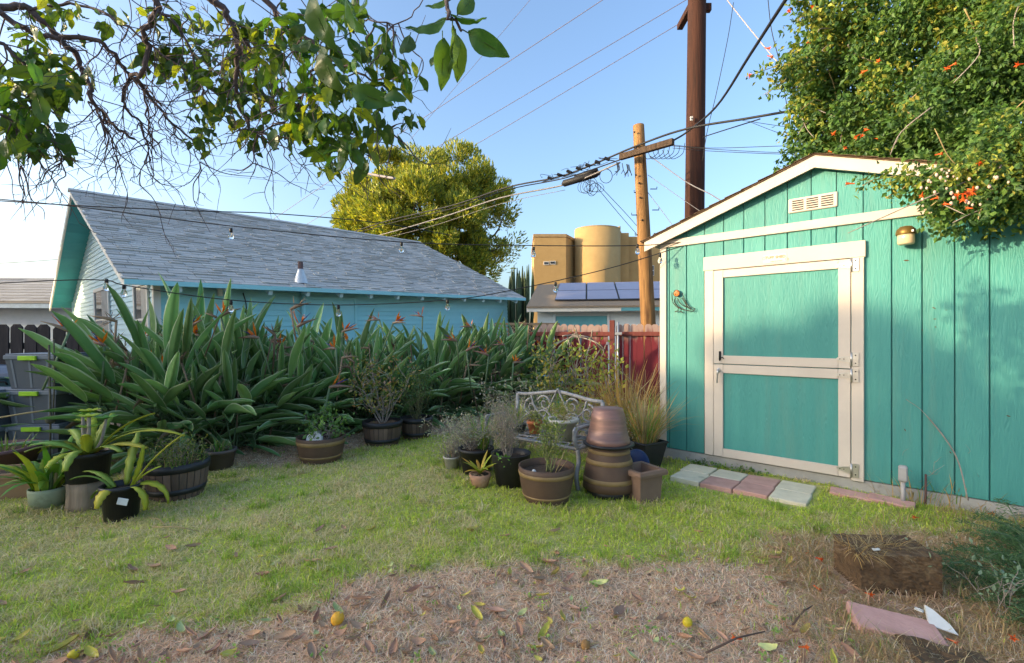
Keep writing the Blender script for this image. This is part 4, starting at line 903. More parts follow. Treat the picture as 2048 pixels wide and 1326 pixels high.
for i in range(24):
    px = random.uniform(130, 1060); D = np.interp(px, [130, 400, 700, 1060], [4.9, 5.25, 6.1, 8.3]) + random.uniform(0, .5); add_flower(px, random.uniform(np.interp(px, [130, 400, 1060], [660, 600, 640]), 790), D, True, random.uniform(.9, 1.4))

# ------------------------------------------------------------------ pots and potted plants
M_blackpl = mat('black_plastic', (.028, .028, .03), (.018, .018, .02), scale=6, rough=.45, dirt=(.10, .085, .07), dscale=4, dlo=.6, dhi=.85, spec=.4)
M_soil = mat('potting_soil', (.10, .07, .05), (.04, .028, .02), scale=40, rough=1, bump=.8, bscale=60)
M_chip = mat('bark_mulch', (.26, .15, .085), (.10, .06, .035), scale=35, rough=1, bump=1, bscale=50)
M_stave = mat('barrel_stave', (.20, .135, .10), (.11, .075, .057), scale=2, stretch=(4, 4, .5), rough=.75, bump=.3, bscale=20, rand=.28)
M_brownpl = mat('brown_plastic', (.135, .082, .055), (.09, .055, .038), scale=3, rough=.55, dirt=(.20, .15, .11), dscale=5, dlo=.6, dhi=.85)
M_gold = mat('gold_band', (.30, .20, .085), (.20, .13, .055), scale=5, rough=.5, dirt=(.10, .07, .045), dscale=6, dlo=.6, dhi=.8)
M_terra = mat('terracotta', (.56, .20, .085), (.44, .15, .06), scale=6, rough=.85, dirt=(.50, .38, .28), dscale=7, dlo=.62, dhi=.8)
M_terrap = mat('pale_terracotta', (.50, .29, .19), (.38, .21, .14), scale=6, rough=.9, dirt=(.55, .45, .36), dscale=6, dlo=.55, dhi=.75)
M_tanpl = mat('tan_planter', (.33, .20, .105), (.24, .14, .07), scale=3, rough=.7)
M_mauve = mat('mauve_planter', (.20, .105, .10), (.15, .08, .075), scale=3, rough=.6)
M_greenpot = mat('sage_pot', (.36, .40, .28), (.28, .32, .21), scale=4, rough=.6, dirt=(.2, .2, .12), dscale=5)
M_whitepot = mat('offwhite_pot', (.55, .53, .47), (.42, .40, .35), scale=6, rough=.6, dirt=(.28, .25, .2), dscale=5)
M_copper = mat('copper_pot', (.33, .17, .125), (.16, .105, .09), scale=2.0, rough=.42, metal=.35, spec=.5, stretch=(.6, .6, 7), dirt=(.42, .22, .17), dscale=3, dlo=.5, dhi=.8)
M_squarepl = mat('brown_square_pot', (.245, .155, .11), (.19, .12, .085), scale=4, rough=.7, dirt=(.30, .22, .17), dscale=4, dlo=.6, dhi=.85)
M_bluepl = mat('navy_plastic', (.012, .035, .11), rough=.4)
M_twig = mat('grey_twig', (.36, .31, .27), (.22, .19, .16), scale=12, rough=.9)
M_straw = mat('straw', (.46, .36, .18), (.34, .25, .11), scale=9, rough=.85, rand=.2)
M_gleaf = mat('green_strap', (.20, .37, .05), (.13, .28, .04), scale=4, rough=.42, rand=.25, hue=.02, trans=.3, tcol=(1.1, 1.2, .5))
M_yleaf = mat('yellow_green_strap', (.46, .50, .05), (.32, .41, .04), scale=4, rough=.42, rand=.2, hue=.02, trans=.3, tcol=(1.1, 1.1, .5), dirt=(.45, .20, .06), dscale=6, dlo=.66, dhi=.82)
M_oleaf = mat('orange_tip_leaf', (.42, .36, .04), (.50, .24, .04), scale=9, rough=.45, rand=.15, trans=.25)
M_wood = mat('old_board', (.17, .11, .08), (.09, .06, .045), scale=4, rough=.9, bump=.4)
M_tagw = mat('white_tag', (.74, .75, .72), rough=.5); M_ink = mat('black_ink', (.02, .02, .02), rough=.8)

def pot_shell(t, rb, rt, h, m, rim=.012, th=.012, name='pot', n=32, soil=.8, msoil=None, extra=None):
    prof = [(.001, 0), (rb, 0), (rt - .001, h - .03)] + ([(rt + rim, h - .03), (rt + rim, h)] if rim else [(rt, h)]) + [(rt - th, h), (rb - th + (rt - rb) * soil, h * soil)]
    o = MB().lathe(extra or prof, n).build(name, m, t)
    r_ = rb - th * .6 + (rt - rb) * soil; b = MB(); vs = [(0, 0, h * soil + .015)]; fs = []
    for k, q in enumerate((.5, 1.0)):
        for j in range(20): a = 2*math.pi*j/20; vs.append((r_*q*math.cos(a), r_*q*math.sin(a), h*soil + random.uniform(-.008, .012)))
    for j in range(20): fs += [(0, 1+j, 1+(j+1)%20), (1+j, 21+j, 21+(j+1)%20, 1+(j+1)%20)]
    b.add(vs, fs, 0, True).build('soil', msoil or M_soil, t); return o
def barrel(px, py, wtop, h, label, loc=None, msoil=None, ns=26, soil=.86, band=M_blackpl, mst=M_stave):
    q = loc or gpz(px, py); t = empty('barrel_planter', q, random.uniform(0, 6), label=label, cat='planter'); rt = wtop / 2; rb = rt * .80
    R_ = lambda z: rb + (rt - rb) * (z / h) + .012 * math.sin(math.pi * z / h)
    zs = np.linspace(0, h - .002, 5)
    for k in range(ns):
        a0, a1 = 2*math.pi*k/ns + .012, 2*math.pi*(k+1)/ns - .012
        MB().lathe([(R_(z), z) for z in zs], 2, a0=a0, a1=a1, smooth=True).build('stave', mst, t)
    MB().lathe([(.001, .004), (R_(0) - .006, .004)] + [(R_(z) - .006, z) for z in zs] , 32).build('liner', M_blackpl, t)
    for z0, z1 in ((h * .80, h + .004), (h * .16, h * .32)):
        MB().lathe([(R_(z0) + .001, z0), (R_(z0) + .007, z0), (R_(z1) + .007, z1), (R_(z1) - .02 if z1 > h else R_(z1) + .001, z1)], 36).build('band', band, t)
    MB().lathe([(R_(h) - .02, h + .003), (R_(h * soil) - .02, h * soil)], 32).build('inner_wall', M_blackpl, t)
    r_ = R_(h * soil) - .012; b = MB(); vs = [(0, 0, h * soil + .02)]; fs = []
    for q_ in (.5, 1.0):
        for j in range(24): a = 2*math.pi*j/24; vs.append((r_*q_*math.cos(a), r_*q_*math.sin(a), h*soil + random.uniform(-.008, .014)))
    for j in range(24): fs += [(0, 1+j, 1+(j+1)%24), (1+j, 25+j, 25+(j+1)%24, 1+(j+1)%24)]
    b.add(vs, fs, 0, True).build('soil', msoil or M_soil, t); return t, h * soil
def banded(t, rb, rt, h, bands, m=M_brownpl, mb=M_gold, inv=False, name='pot', th=.012, soil=.75):
    """smooth pot with raised bands, optionally upside down"""
    f = lambda z: (h - z) if inv else z; Rz = lambda z: rb + (rt - rb) * z / h + .01 * math.sin(math.pi * z / h)
    prof = [(.001, f(0)), (Rz(0), f(0))] + [(Rz(z), f(z)) for z in np.linspace(.02, h, 7)] + [(rt - th, f(h)), (Rz(h * soil) - th, f(h * soil))]
    o = MB().lathe(prof, 36).build(name, m, t)
    for z0, z1 in bands: MB().lathe([(Rz(z0) - .001, f(z0)), (Rz(z0) + .005, f(z0 + .003)), (Rz(z1) + .005, f(z1 - .003)), (Rz(z1) - .001, f(z1))], 36).build('band', mb, o)
    return o
def blade(b, p, az, L, w_, lift, droop, m=0, n=6, fold=.3):
    """arching strap leaf"""
    p = Vector(p); e = R(lift); h = Vector((math.cos(az), math.sin(az), 0)); s = Vector((-math.sin(az), math.cos(az), 0)); vs = []
    for i in range(n + 1):
        t = i / n; ww = w_ * (math.sin(math.pi * (.12 + .88 * t)) ** .7 if t < 1 else .02) * .5
        d = h * math.cos(e) + Vector((0, 0, math.sin(e))); nr = s.cross(d)
        vs += [p + s * ww - nr * ww * fold * -1, p.copy(), p - s * ww + nr * ww * fold]
        p = p + d * L / n; e -= R(droop) / n
    fs = []
    for i in range(n): fs += [(i*3, i*3+1, i*3+4, i*3+3), (i*3+1, i*3+2, i*3+5, i*3+4)]
    b.add(vs, fs, m, True); return b
def twiggy(t, base, n, H, spread, m, r=.004, sub=3, name='stem'):
    tips = []
    for i in range(n):
        a = random.uniform(0, 6.28); q = Vector((base[0] + random.uniform(-.03, .03), base[1] + random.uniform(-.03, .03), base[2])); b = MB()
        e = q + Vector((math.cos(a) * spread * random.uniform(.3, 1), math.sin(a) * spread * random.uniform(.3, 1), H * random.uniform(.65, 1)))
        pts = limb(b, q, e, r, r * .4, .06, 4); tips.append(e)
        for k in range(sub):
            p = pts[random.randint(1, 4)]; e2 = p + Vector((random.uniform(-1, 1) * spread * .6, random.uniform(-1, 1) * spread * .6, random.uniform(.1, .45) * H)); limb(b, p, e2, r * .6, r * .25, .08, 3); tips.append(e2)
        b.build(name, m, t)
    return tips
def leaves_at(t, pts, per, size, pal, wts, jit=.06, aspect=.5, name='foliage', seed=1, up=.4):
    r = np.random.default_rng(seed); P = np.repeat(np.array([tuple(p) for p in pts]), per, axis=0); P = P + r.normal(0, jit, P.shape); n = len(P)
    D = r.normal(0, 1, (n, 3)); D[:, 2] += up; V, Fc, C = leafcloud(P, D, r.uniform(.6, 1.3, n) * size, aspect, palette(n, pal, wts, .2, seed), seed=seed)
    return link(name, npmesh(name, V, Fc, M_leafvc, C), t, kind='stuff')
def grassy(t, c, n, H, spread, pal_m, w_=.006, name='blade', one='foliage', lift=(55, 88)):
    b = MB()
    for i in range(n):
        a = random.uniform(0, 6.28); rr = spread * random.random() * .6
        blade(b, (c[0] + rr * math.cos(a), c[1] + rr * math.sin(a), c[2]), a + random.uniform(-.5, .5), H * random.uniform(.5, 1.1), w_ * random.uniform(.6, 1.4), random.uniform(*lift), random.uniform(0, 80), random.randrange(len(pal_m)), 5)
    return b.build(one, pal_m, t, kind='stuff')
def stone_tag(t): pass

# 1 long tan trough and mauve bowl at far left
q = gpz(-40, 1012); tr1 = empty('trough_planter', (q.x - .02, q.y + .25, q.z), .30, label='long tan trough planter cut by the left edge of the picture', cat='planter')
b = MB(); 
def trough(t, lx, ly, h, m, rim=.02):
    b = MB(); o0 = [(-lx*.92, -ly*.9), (lx*.92, -ly*.9), (lx*.92, ly*.9), (-lx*.92, ly*.9)]; o1 = [(-lx, -ly), (lx, -ly), (lx, ly), (-lx, ly)]
    rings = [[(x, y, 0) for x, y in o0], [(x, y, h - .04) for x, y in o1], [(x*1.03, y*1.08, h - .04) for x, y in o1], [(x*1.03, y*1.08, h) for x, y in o1], [(x*.95, y*.86, h) for x, y in o1], [(x*.93, y*.84, h*.8) for x, y in o1]]
    vs = [p for r_ in rings for p in r_]; fs = [(3, 2, 1, 0)]
    for i in range(len(rings) - 1):
        for j in range(4): fs.append((i*4+j, i*4+(j+1)%4, (i+1)*4+(j+1)%4, (i+1)*4+j))
    b.add(vs, fs); b.build('trough', m, t)
    MB().add([(x*.935, y*.845, h*.82) for x, y in o1], [(0, 1, 2, 3)]).build('soil', M_soil, t)
trough(tr1, .42, .17, .22, M_tanpl); grassy(tr1, (.2, -.02, .18), 60, .12, .3, [M_straw, M_gleaf], .006)
q = gpz(-35, 960); bw_ = empty('bowl_planter', (q.x, q.y + .1, q.z), 0, label='wide mauve bowl planter behind the tan trough', cat='planter')
pot_shell(bw_, .26, .34, .30, M_mauve, .02, .02); grassy(bw_, (.1, 0, .24), 40, .2, .3, [M_straw, M_gleaf], .012)
# 2 sage pot with orchid
q = gpz(97, 1010); t = empty('potted_orchid', q, 0, label='sage green pot with strappy orchid leaves beside the trough', cat='potted plant')
pot_shell(t, .115, .125, .15, M_greenpot, 0, .008)
for i in range(52):
    a = random.uniform(0, 6.28); b = MB(); rr = random.uniform(.02, .10); L = random.uniform(.22, .54)
    blade(b, (rr*math.cos(a), rr*math.sin(a), .14), a + random.uniform(-.5, .5), L, random.uniform(.035, .06), random.uniform(48, 84), random.uniform(20, 120)); b.build('leaf', M_gleaf if random.random() < .7 else M_yleaf, t)
for i in range(7):
    a = random.uniform(0, 6.28); MB().tube(smoothline([(.06*math.cos(a), .06*math.sin(a), .13), (.09*math.cos(a), .09*math.sin(a), .25), (.11*math.cos(a), .11*math.sin(a), .36)], 3), [.014]*3 + [.012]*3 + [.008], 6).build('pseudobulb', M_bops if i % 2 else M_straw, t)
# 3 log and black pot on it
q = gpz(176, 1008); lg = MB(); R0 = .13
lg.lathe([(.001, 0), (R0*1.06, 0), (R0*1.0, .06), (R0*.97, .14), (R0*.98, .225), (.001, .232)], 22); lg.v = [(x*(1 + .05*math.sin(5*math.atan2(y, x)) + .03*math.sin(13*math.atan2(y, x))), y*(1 + .05*math.sin(5*math.atan2(y, x))), z) for x, y, z in lg.v]
M_logw = mat('weathered_log', (.36, .28, .20), (.20, .145, .10), scale=2.5, stretch=(7, 7, .4), rough=.95, bump=.8, bscale=9)
lg.build('log_stump', M_logw, None, (q.x, q.y, q.z - .01), label='weathered log stump carrying a black pot', cat='log')
M_epi = mat('epiphyllum', (.28, .40, .06), (.19, .31, .05), scale=5, rough=.45, rand=.2, hue=.03, trans=.2, dirt=(.42, .24, .06), dscale=5, dlo=.66, dhi=.85)
M_epiy = mat('epiphyllum_yellow', (.60, .57, .06), (.46, .50, .05), scale=5, rough=.45, rand=.2, hue=.02, trans=.25, dirt=(.5, .2, .06), dscale=6, dlo=.64, dhi=.82)
def flatstem(p, az, L, w_, lift, droop, n=11):
    b = MB(); p = Vector(p); e = R(lift); h = Vector((math.cos(az), math.sin(az), 0)); s = Vector((-math.sin(az), math.cos(az), random.uniform(-.4, .4))).normalized(); vs = []
    for i in range(n + 1):
        t = i / n; ww = w_ * .5 * (.35 + .65 * math.sin(math.pi * (.08 + .86 * t))) * (1 + (.18 if i % 2 else -.12)); d = h * math.cos(e) + Vector((0, 0, math.sin(e))); nr = s.cross(d)
        vs += [p + s * ww, p + nr * .006, p - s * ww, p - nr * .006]; p = p + d * L / n; e -= R(droop) / n
    fs = []
    for i in range(n):
        for j in range(4): fs.append((i*4+j, i*4+(j+1)%4, (i+1)*4+(j+1)%4, (i+1)*4+j))
    fs += [(3, 2, 1, 0), (n*4, n*4+1, n*4+2, n*4+3)]; b.add(vs, fs, 0, True); return b
t = empty('potted_epiphyllum', (q.x, q.y, q.z + .222), 0, label='black pot of flat stemmed cactus standing on the log', cat='potted plant')
pot_shell(t, .135, .155, .235, M_blackpl, .012, .01, soil=.85)
for az, L, lift, droop, m in ((-.4, .42, 35, 60, 0), (.2, .6, 50, 75, 0), (.1, .75, 42, 70, 1), (.9, .35, 60, 40, 0), (2.6, .4, 55, 70, 0), (3.3, .38, 40, 60, 0), (-1.6, .3, 30, 80, 1), (-2.3, .34, 50, 80, 0), (1.6, .35, 70, 30, 0), (.5, .5, 60, 50, 1), (-.9, .3, 70, 60, 1), (-.2, .55, 30, 50, 1), (3.0, .45, 35, 80, 1), (-1.2, .36, 40, 110, 0), (2.2, .4, 65, 60, 1)):
    flatstem((.06*math.cos(az), .06*math.sin(az), .22), az, L, .075, lift, droop).build('flat_stem', M_epiy if m else M_epi, t)
for i in range(6):                          # fleshy paddle rosettes on stalks
    a = random.uniform(0, 6.28); p = Vector((.1*math.cos(a) + (i - 3) * .05, .08*math.sin(a), .42 + random.uniform(0, .14))); b = MB(); b.tube(smoothline([(.03*math.cos(a), .03*math.sin(a), .2), (p.x*.7, p.y*.7, .3), tuple(p)], 3), [.012]*6 + [.01], 6, 1)
    for k in range(8): blade(b, p, k * .785, .085, .05, 25, 30, 0, 4)
    b.build('rosette', [M_yleaf if i % 2 else M_gleaf, M_twig], t)
# 4 small nursery pot
q = gpz(243, 1032); t = empty('nursery_pot', q, 0, label='black nursery pot with yellowing cactus stems and a white tag', cat='potted plant')
pot_shell(t, .105, .128, .27, M_blackpl, .01, .008, soil=.82)
for az, L, lift, droop, m in ((.15, .26, 55, 40, 1), (.05, .34, 65, -20, 1), (.2, .36, 30, 130, 1), (-.3, .3, 25, 140, 1), (2.9, .34, 45, 60, 0), (3.4, .3, 60, 90, 0), (1.8, .42, 78, 25, 0), (-1.5, .22, 30, 120, 1), (.6, .5, 62, 30, 1), (3.05, .22, 10, 80, 0)):
    flatstem((.07*math.cos(az), .07*math.sin(az), .24), az, L, .068, lift, droop).build('flat_stem', M_epiy if m else M_epi, t)
MB().bbox((.005, -.159, .16), (.075, -.153, .21), .002).build('tag', M_tagw, t, (0, 0, 0), (-.05, .25, .2))
# 5 board edging
q = gpz(268, 948); MB().bbox((-.28, -.03, -.05), (.28, .03, .13), .006).build('edging_board', M_wood, None, (q.x, q.y + .35, q.z), (.1, 0, .2), label='old brown board edging the bed behind the nursery pot', cat='board')
# 6 half barrel near left
t, zs_ = barrel(354, 985, .49, .30, 'large wooden half barrel overgrown with weeds at the hedge foot')
tw = twiggy(t, (0, 0, zs_), 16, .22, .2, M_twig, .003, 2); leaves_at(t, tw + [Vector((random.uniform(-.2, .2), random.uniform(-.2, .2), zs_ + random.uniform(.02, .18))) for _ in range(60)], 7, .035, [(.17, .24, .05), (.24, .27, .07), (.30, .25, .15), (.10, .16, .05)], [4, 3, 3, 2], .05, .3)
grassy(t, (0, 0, zs_ - .01), 160, .19, .38, [M_straw, M_gleaf], .005)
# 7 grey brown pot behind it
q = gpz(441, 936); t = empty('grey_pot', q, 0, label='small grey brown pot between half barrel and hedge', cat='pot'); pot_shell(t, .11, .145, .2, mat('greybrown_pot', (.14, .115, .105), (.10, .08, .075), scale=5, rough=.6), .008); grassy(t, (0, 0, .16), 30, .16, .1, [M_gleaf, M_straw], .012)
# big drooping stray leaves of the hedge at its foot
# 8 brown bowl planter with stone
q = gpz(642, 921); t = empty('brown_planter', q, .4, label='brown banded planter with a lettered white stone and rose shoots', cat='planter')
banded(t, .205, .258, .27, [(.19, .235), (.05, .075)], M_brownpl, M_gold, soil=.8); MB().lathe([(.001, .2), (.23, .205)], 24).build('soil', M_soil, t)
st_ = MB(); st_.prism([(-.10, 0), (.09, 0), (.085, .09), (.03, .15), (-.02, .155), (-.075, .11)], -.02, .02, ax=1); st_ = st_.build('lettered_stone', M_tagw, t, (-.07, -.09, .185), (-.35, -.12, -.45))
for k, (x0_, x1_, zz) in enumerate(((-.03, .03, .115), (-.05, .04, .075), (-.07, .07, .035))):
    MB().tube([(x0_ + (x1_ - x0_) * i / 11, -.0215, zz + (.012 if k < 2 else .017) * math.sin(i * 2.3 + k)) for i in range(12)], .0022, 4).build('scribble', M_ink, st_)
tw = twiggy(t, (.07, .02, .2), 8, .26, .26, M_twig, .004, 3); leaves_at(t, tw, 9, .052, [(.12, .24, .05), (.18, .30, .08), (.09, .17, .05)], [4, 3, 2], .04, .65, seed=4)
# 9,10 barrels before the hedge
t, zs_ = barrel(765, 888, .49, .30, 'barrel planter with a yellowing rose bush and bark mulch', msoil=M_chip)
tw = twiggy(t, (0, 0, zs_), 9, .68, .34, M_twig, .008, 5); leaves_at(t, [p for p in tw if p.z > zs_ + .22], 13, .046, [(.20, .22, .05), (.32, .28, .06), (.13, .19, .05), (.36, .20, .08), (.34, .25, .16)], [4, 4, 3, 2, 2], .055, .55, seed=6)
t, zs_ = barrel(831, 874, .43, .275, 'barrel planter with thin bare stems at the right of the rose bush', loc=gpz(833, 874))
tw = twiggy(t, (0, 0, zs_), 16, .62, .28, mat('olive_stem', (.17, .17, .08), (.11, .12, .05), rough=.8), .005, 4); leaves_at(t, [p for p in tw if p.z > zs_ + .3], 8, .042, [(.09, .17, .05), (.14, .22, .06), (.06, .12, .05)], [3, 3, 3], .05, .55, seed=7)
# ------------------------------------------------------------------ iron bench with pots
M_iron = mat('grey_iron', (.38, .365, .355), (.23, .22, .215), scale=14, rough=.6, metal=.15, bump=.3, bscale=50, dirt=(.55, .54, .52), dscale=9, dlo=.58, dhi=.75)
BA = math.atan2(-.64, .77)           # local x along the seat towards the camera-right end, local y to the back
bn = empty('iron_bench', (.585, 4.16, float(gz(.6, 4.2))), BA, label='ornate grey cast iron bench crowded with pots', cat='bench')
LB, DB, ZSB, ZBB = 1.06, .46, .37, .74
b = MB(); fr_ = MB(); fr_.tube([(-LB, 0, ZSB), (0, 0, ZSB)], .016, 8).tube([(-LB, DB, ZSB), (0, DB, ZSB)], .014, 8).tube([(-LB, 0, ZSB), (-LB, DB, ZSB)], .014, 8).tube([(0, 0, ZSB), (0, DB, ZSB)], .014, 8); fr_.build('seat_frame', M_iron, bn)
sm_ = MB()
for i in range(22): x = -LB + (i + .5) * LB / 22; MB().tube(smoothline([(x, 0, ZSB + .004), (x + .02*(-1)**i, DB*.3, ZSB + .006), (x - .02*(-1)**i, DB*.7, ZSB + .006), (x, DB, ZSB + .004)], 4), .008, 5).build('seat_bar', M_iron, bn)
for k in (.25, .5, .75): MB().tube([(-LB, DB*k, ZSB + .008), (0, DB*k, ZSB + .008)], .007, 5).build('seat_bar', M_iron, bn)
top = smoothline([(-LB, DB, ZBB), (-LB*.86, DB + .01, ZBB + .005), (-LB*.7, DB + .02, ZBB + .03), (-LB*.5, DB + .03, ZBB + .055), (-LB*.3, DB + .02, ZBB + .03), (-LB*.14, DB + .01, ZBB + .005), (0, DB, ZBB)], 6)
MB().tube(top, .019, 8).build('back_rail', M_iron, bn)
for x in (-LB, 0): MB().tube([(x, DB, -.02), (x, DB - .02, ZSB), (x, DB, ZBB)], .02, 8).build('back_post', M_iron, bn)
def scroll(cx, cz, r0, turns, a0, sgn=1, rr=.012, y=DB + .01):
    P = [(cx + sgn * r0 * (1 - .8 * k / 22) * math.cos(a0 + turns * 2 * math.pi * k / 22), y, cz + r0 * (1 - .8 * k / 22) * math.sin(a0 + turns * 2 * math.pi * k / 22)) for k in range(23)]
    MB().tube(P, [rr * (1 - .3 * k / 22) for k in range(23)], 6).build('scroll', M_iron, bn)
for cx, cz, r_, tn, a0, sg in ((-.88, .60, .10, 1.4, 1.6, 1), (-.70, .66, .09, 1.3, .4, -1), (-.72, .50, .11, 1.4, -.6, 1), (-.36, .66, .09, 1.3, .4, 1), (-.34, .50, .11, 1.4, -.6, -1), (-.17, .60, .10, 1.4, 1.6, -1), (-.53, .52, .08, 1.5, 1.5, 1), (-.14, .47, .075, 1.4, 3.6, 1), (-.92, .47, .075, 1.4, 3.6, -1)): scroll(cx, cz, r_, tn, a0, sg)
for p0, p1, p2 in (((-.53, .83), (-.60, .70), (-.75, .42)), ((-.53, .83), (-.46, .70), (-.31, .42)), ((-.88, .74), (-.82, .60), (-.62, .45)), ((-.18, .74), (-.24, .60), (-.44, .45)), ((-1.02, .42), (-.53, .46), (-.04, .42)), ((-1.03, .62), (-.9, .52), (-.74, .47)), ((-.03, .62), (-.16, .52), (-.32, .47))):
    MB().tube(smoothline([(p[0], DB + .008, p[1]) for p in (p0, p1, p2)], 6), .011, 6).build('back_bar', M_iron, bn)
for x in (-LB, 0):
    MB().tube(smoothline([(x, .02, -.02), (x, -.02, .12), (x, .02, .26), (x, .0, ZSB)], 5), .020, 8).build('leg', M_iron, bn)
    MB().tube(smoothline([(x, 0, ZSB), (x, -.05, ZSB + .08), (x, -.03, ZSB + .17), (x, .12, ZSB + .185), (x, DB*.7, ZSB + .17), (x, DB, ZSB + .2)], 5), .018, 8).build('arm', M_iron, bn)
    MB().tube([(x, -.035 + .038*(1 - .7*k/16)*math.cos(1.2 + k*.5), ZSB + .155 + .038*(1 - .7*k/16)*math.sin(1.2 + k*.5)) for k in range(17)], .012, 6).build('arm_scroll', M_iron, bn)
bpt = lambda x, y, z: mat4(bn) @ Vector((x, y, z))
# pots standing on the bench
t = empty('terracotta_pot', bpt(-.66, .24, ZSB + .016), 0, label='small orange terracotta pot with a succulent on the bench', cat='potted plant'); pot_shell(t, .052, .072, .13, M_terra, .008, .008)
leaves_at(t, [(random.uniform(-.05, .05), random.uniform(-.05, .05), .15 + random.uniform(0, .06)) for _ in range(26)], 6, .035, [(.26, .28, .09), (.32, .31, .12), (.2, .22, .1)], [3, 2, 2], .02, .6, seed=9)
t = empty('white_bench_pot', bpt(-.29, .20, ZSB + .016), 0, label='wide rimmed off white pot of dry fine leaved plant on the bench', cat='potted plant'); pot_shell(t, .085, .135, .2, M_whitepot, .022, .012)
tw = twiggy(t, (0, 0, .16), 18, .15, .13, M_straw, .002, 3); leaves_at(t, tw, 8, .025, [(.30, .30, .07), (.22, .26, .06), (.38, .30, .16)], [3, 3, 2], .03, .3, seed=10)
t = empty('tin_pot', bpt(-.86, .22, ZSB + .016), 0, label='dark shallow tin on the far end of the bench', cat='pot'); pot_shell(t, .07, .08, .08, M_blackpl, .006); grassy(t, (0, 0, .06), 60, .3, .07, [M_gleaf, M_yleaf, M_straw], .008)
# large black pot with dry lavender
q = gpz(1022, 969); t = empty('black_pot', q, 0, label='tall black pot with a dry grey lavender bush before the bench', cat='potted plant')
pot_shell(t, .135, .185, .30, M_blackpl, 0, .012, soil=.85, extra=[(.001, 0), (.135, 0), (.165, .19), (.172, .195), (.186, .30), (.19, .305), (.178, .305), (.165, .25)])
tw = twiggy(t, (-.03, 0, .25), 30, .40, .16, M_twig, .004, 5); leaves_at(t, [p for p in tw if p.z > .35], 12, .028, [(.30, .29, .22), (.34, .27, .22), (.23, .27, .18), (.40, .34, .29)], [3, 3, 3, 2], .035, .2, seed=12)
leaves_at(t, [(-.06 + random.uniform(-.05, .05), -.12 + random.uniform(-.03, .03), .27) for _ in range(8)], 9, .04, [(.14, .32, .05)], [1], .02, .5, name='weeds', seed=13)
# black pot behind, with grasses
q = gpz(952, 945); t = empty('black_pot', (q.x, q.y, q.z), 0, label='black pot of grey sage and grass left of the lavender pot', cat='potted plant'); pot_shell(t, .13, .175, .27, M_blackpl, .01, .012, soil=.88)
tw = twiggy(t, (-.05, 0, .24), 24, .3, .32, M_twig, .004, 4); leaves_at(t, tw, 10, .03, [(.33, .36, .28), (.25, .30, .20), (.42, .37, .32)], [3, 3, 2], .035, .35, seed=14)
grassy(t, (.05, .06, .24), 130, .44, .16, [M_gleaf, M_yleaf, M_straw], .007)
# bromeliad
q = gpz(962, 964); t = empty('bromeliad_pot', (q.x, q.y - .12, q.z), 0, label='yellow bromeliad in a small pale terracotta pot', cat='potted plant'); pot_shell(t, .07, .10, .12, M_terrap, 0, .01, soil=.9)
for i in range(15):
    b = MB(); blade(b, (0, 0, .12), i * 2.4, random.uniform(.17, .24), .032, random.uniform(35, 80), random.uniform(20, 90), 0, 7, .5); b.build('leaf', M_yleaf if i % 3 else M_oleaf, t)
for i in range(26):
    b = MB(); blade(b, (0, 0, .11), random.uniform(0, 6.3), random.uniform(.10, .15), .02, random.uniform(-5, 30), random.uniform(60, 150), 0, 5, .4); b.build('dead_leaf', M_dead, t)
# small white pots
q = gpz(903, 937); t = empty('ribbed_pot', q, 0, label='small white ribbed pot of dry twigs at the left of the group', cat='potted plant')
prof = [(.001, 0), (.062, 0), (.076, .105), (.086, .105), (.088, .125), (.078, .125), (.07, .1)]; b = MB().lathe(prof, 40); b.v = [(x*(1 + (.02 if int(round(math.atan2(y, x)/(2*math.pi/40))) % 2 else -.01)), y*(1 + (.02 if int(round(math.atan2(y, x)/(2*math.pi/40))) % 2 else -.01)), z) for x, y, z in b.v]; b.build('pot', M_whitepot, t)
MB().lathe([(.001, .1), (.072, .1)], 20).build('soil', M_soil, t); twiggy(t, (0, 0, .09), 20, .2, .14, M_twig, .003, 4)
q = gpz(921, 938); t = empty('grey_cup_pot', (q.x, q.y + .1, q.z), 0, label='tipped grey cup shaped pot behind the ribbed pot', cat='pot'); pot_shell(t, .05, .075, .19, M_whitepot, .006); twiggy(t, (0, 0, .15), 10, .22, .16, M_twig, .003, 3)
# brown planter with gold bands
q = gpz(1093, 1000); t = empty('brown_planter', q, 0, label='brown planter with gold bands and a leggy shrub before the bench', cat='potted plant')
banded(t, .185, .238, .29, [(.215, .25), (.045, .065)], soil=.8); MB().lathe([(.001, .235), (.215, .235)], 24).build('soil', M_soil, t)
tw = twiggy(t, (.02, 0, .23), 9, .40, .12, mat('green_stem', (.22, .24, .09), (.15, .17, .07), rough=.7), .006, 5); leaves_at(t, [p for p in tw if p.z > .3], 9, .036, [(.20, .26, .05), (.28, .30, .08), (.13, .20, .05)], [3, 3, 2], .05, .35, seed=16)
for k in range(5): a = random.uniform(-1, 1.2); MB().tube([(.1*math.cos(a), .1*math.sin(a), .23), (.2*math.cos(a), .2*math.sin(a), .36 + .1*random.random())], [.004, .002], 5).build('dry_stick', M_straw, t)
MB().sphere((-.11, -.07, .25), (.02, .015, .022), 8, 5).build('pebble', M_tagw, t)
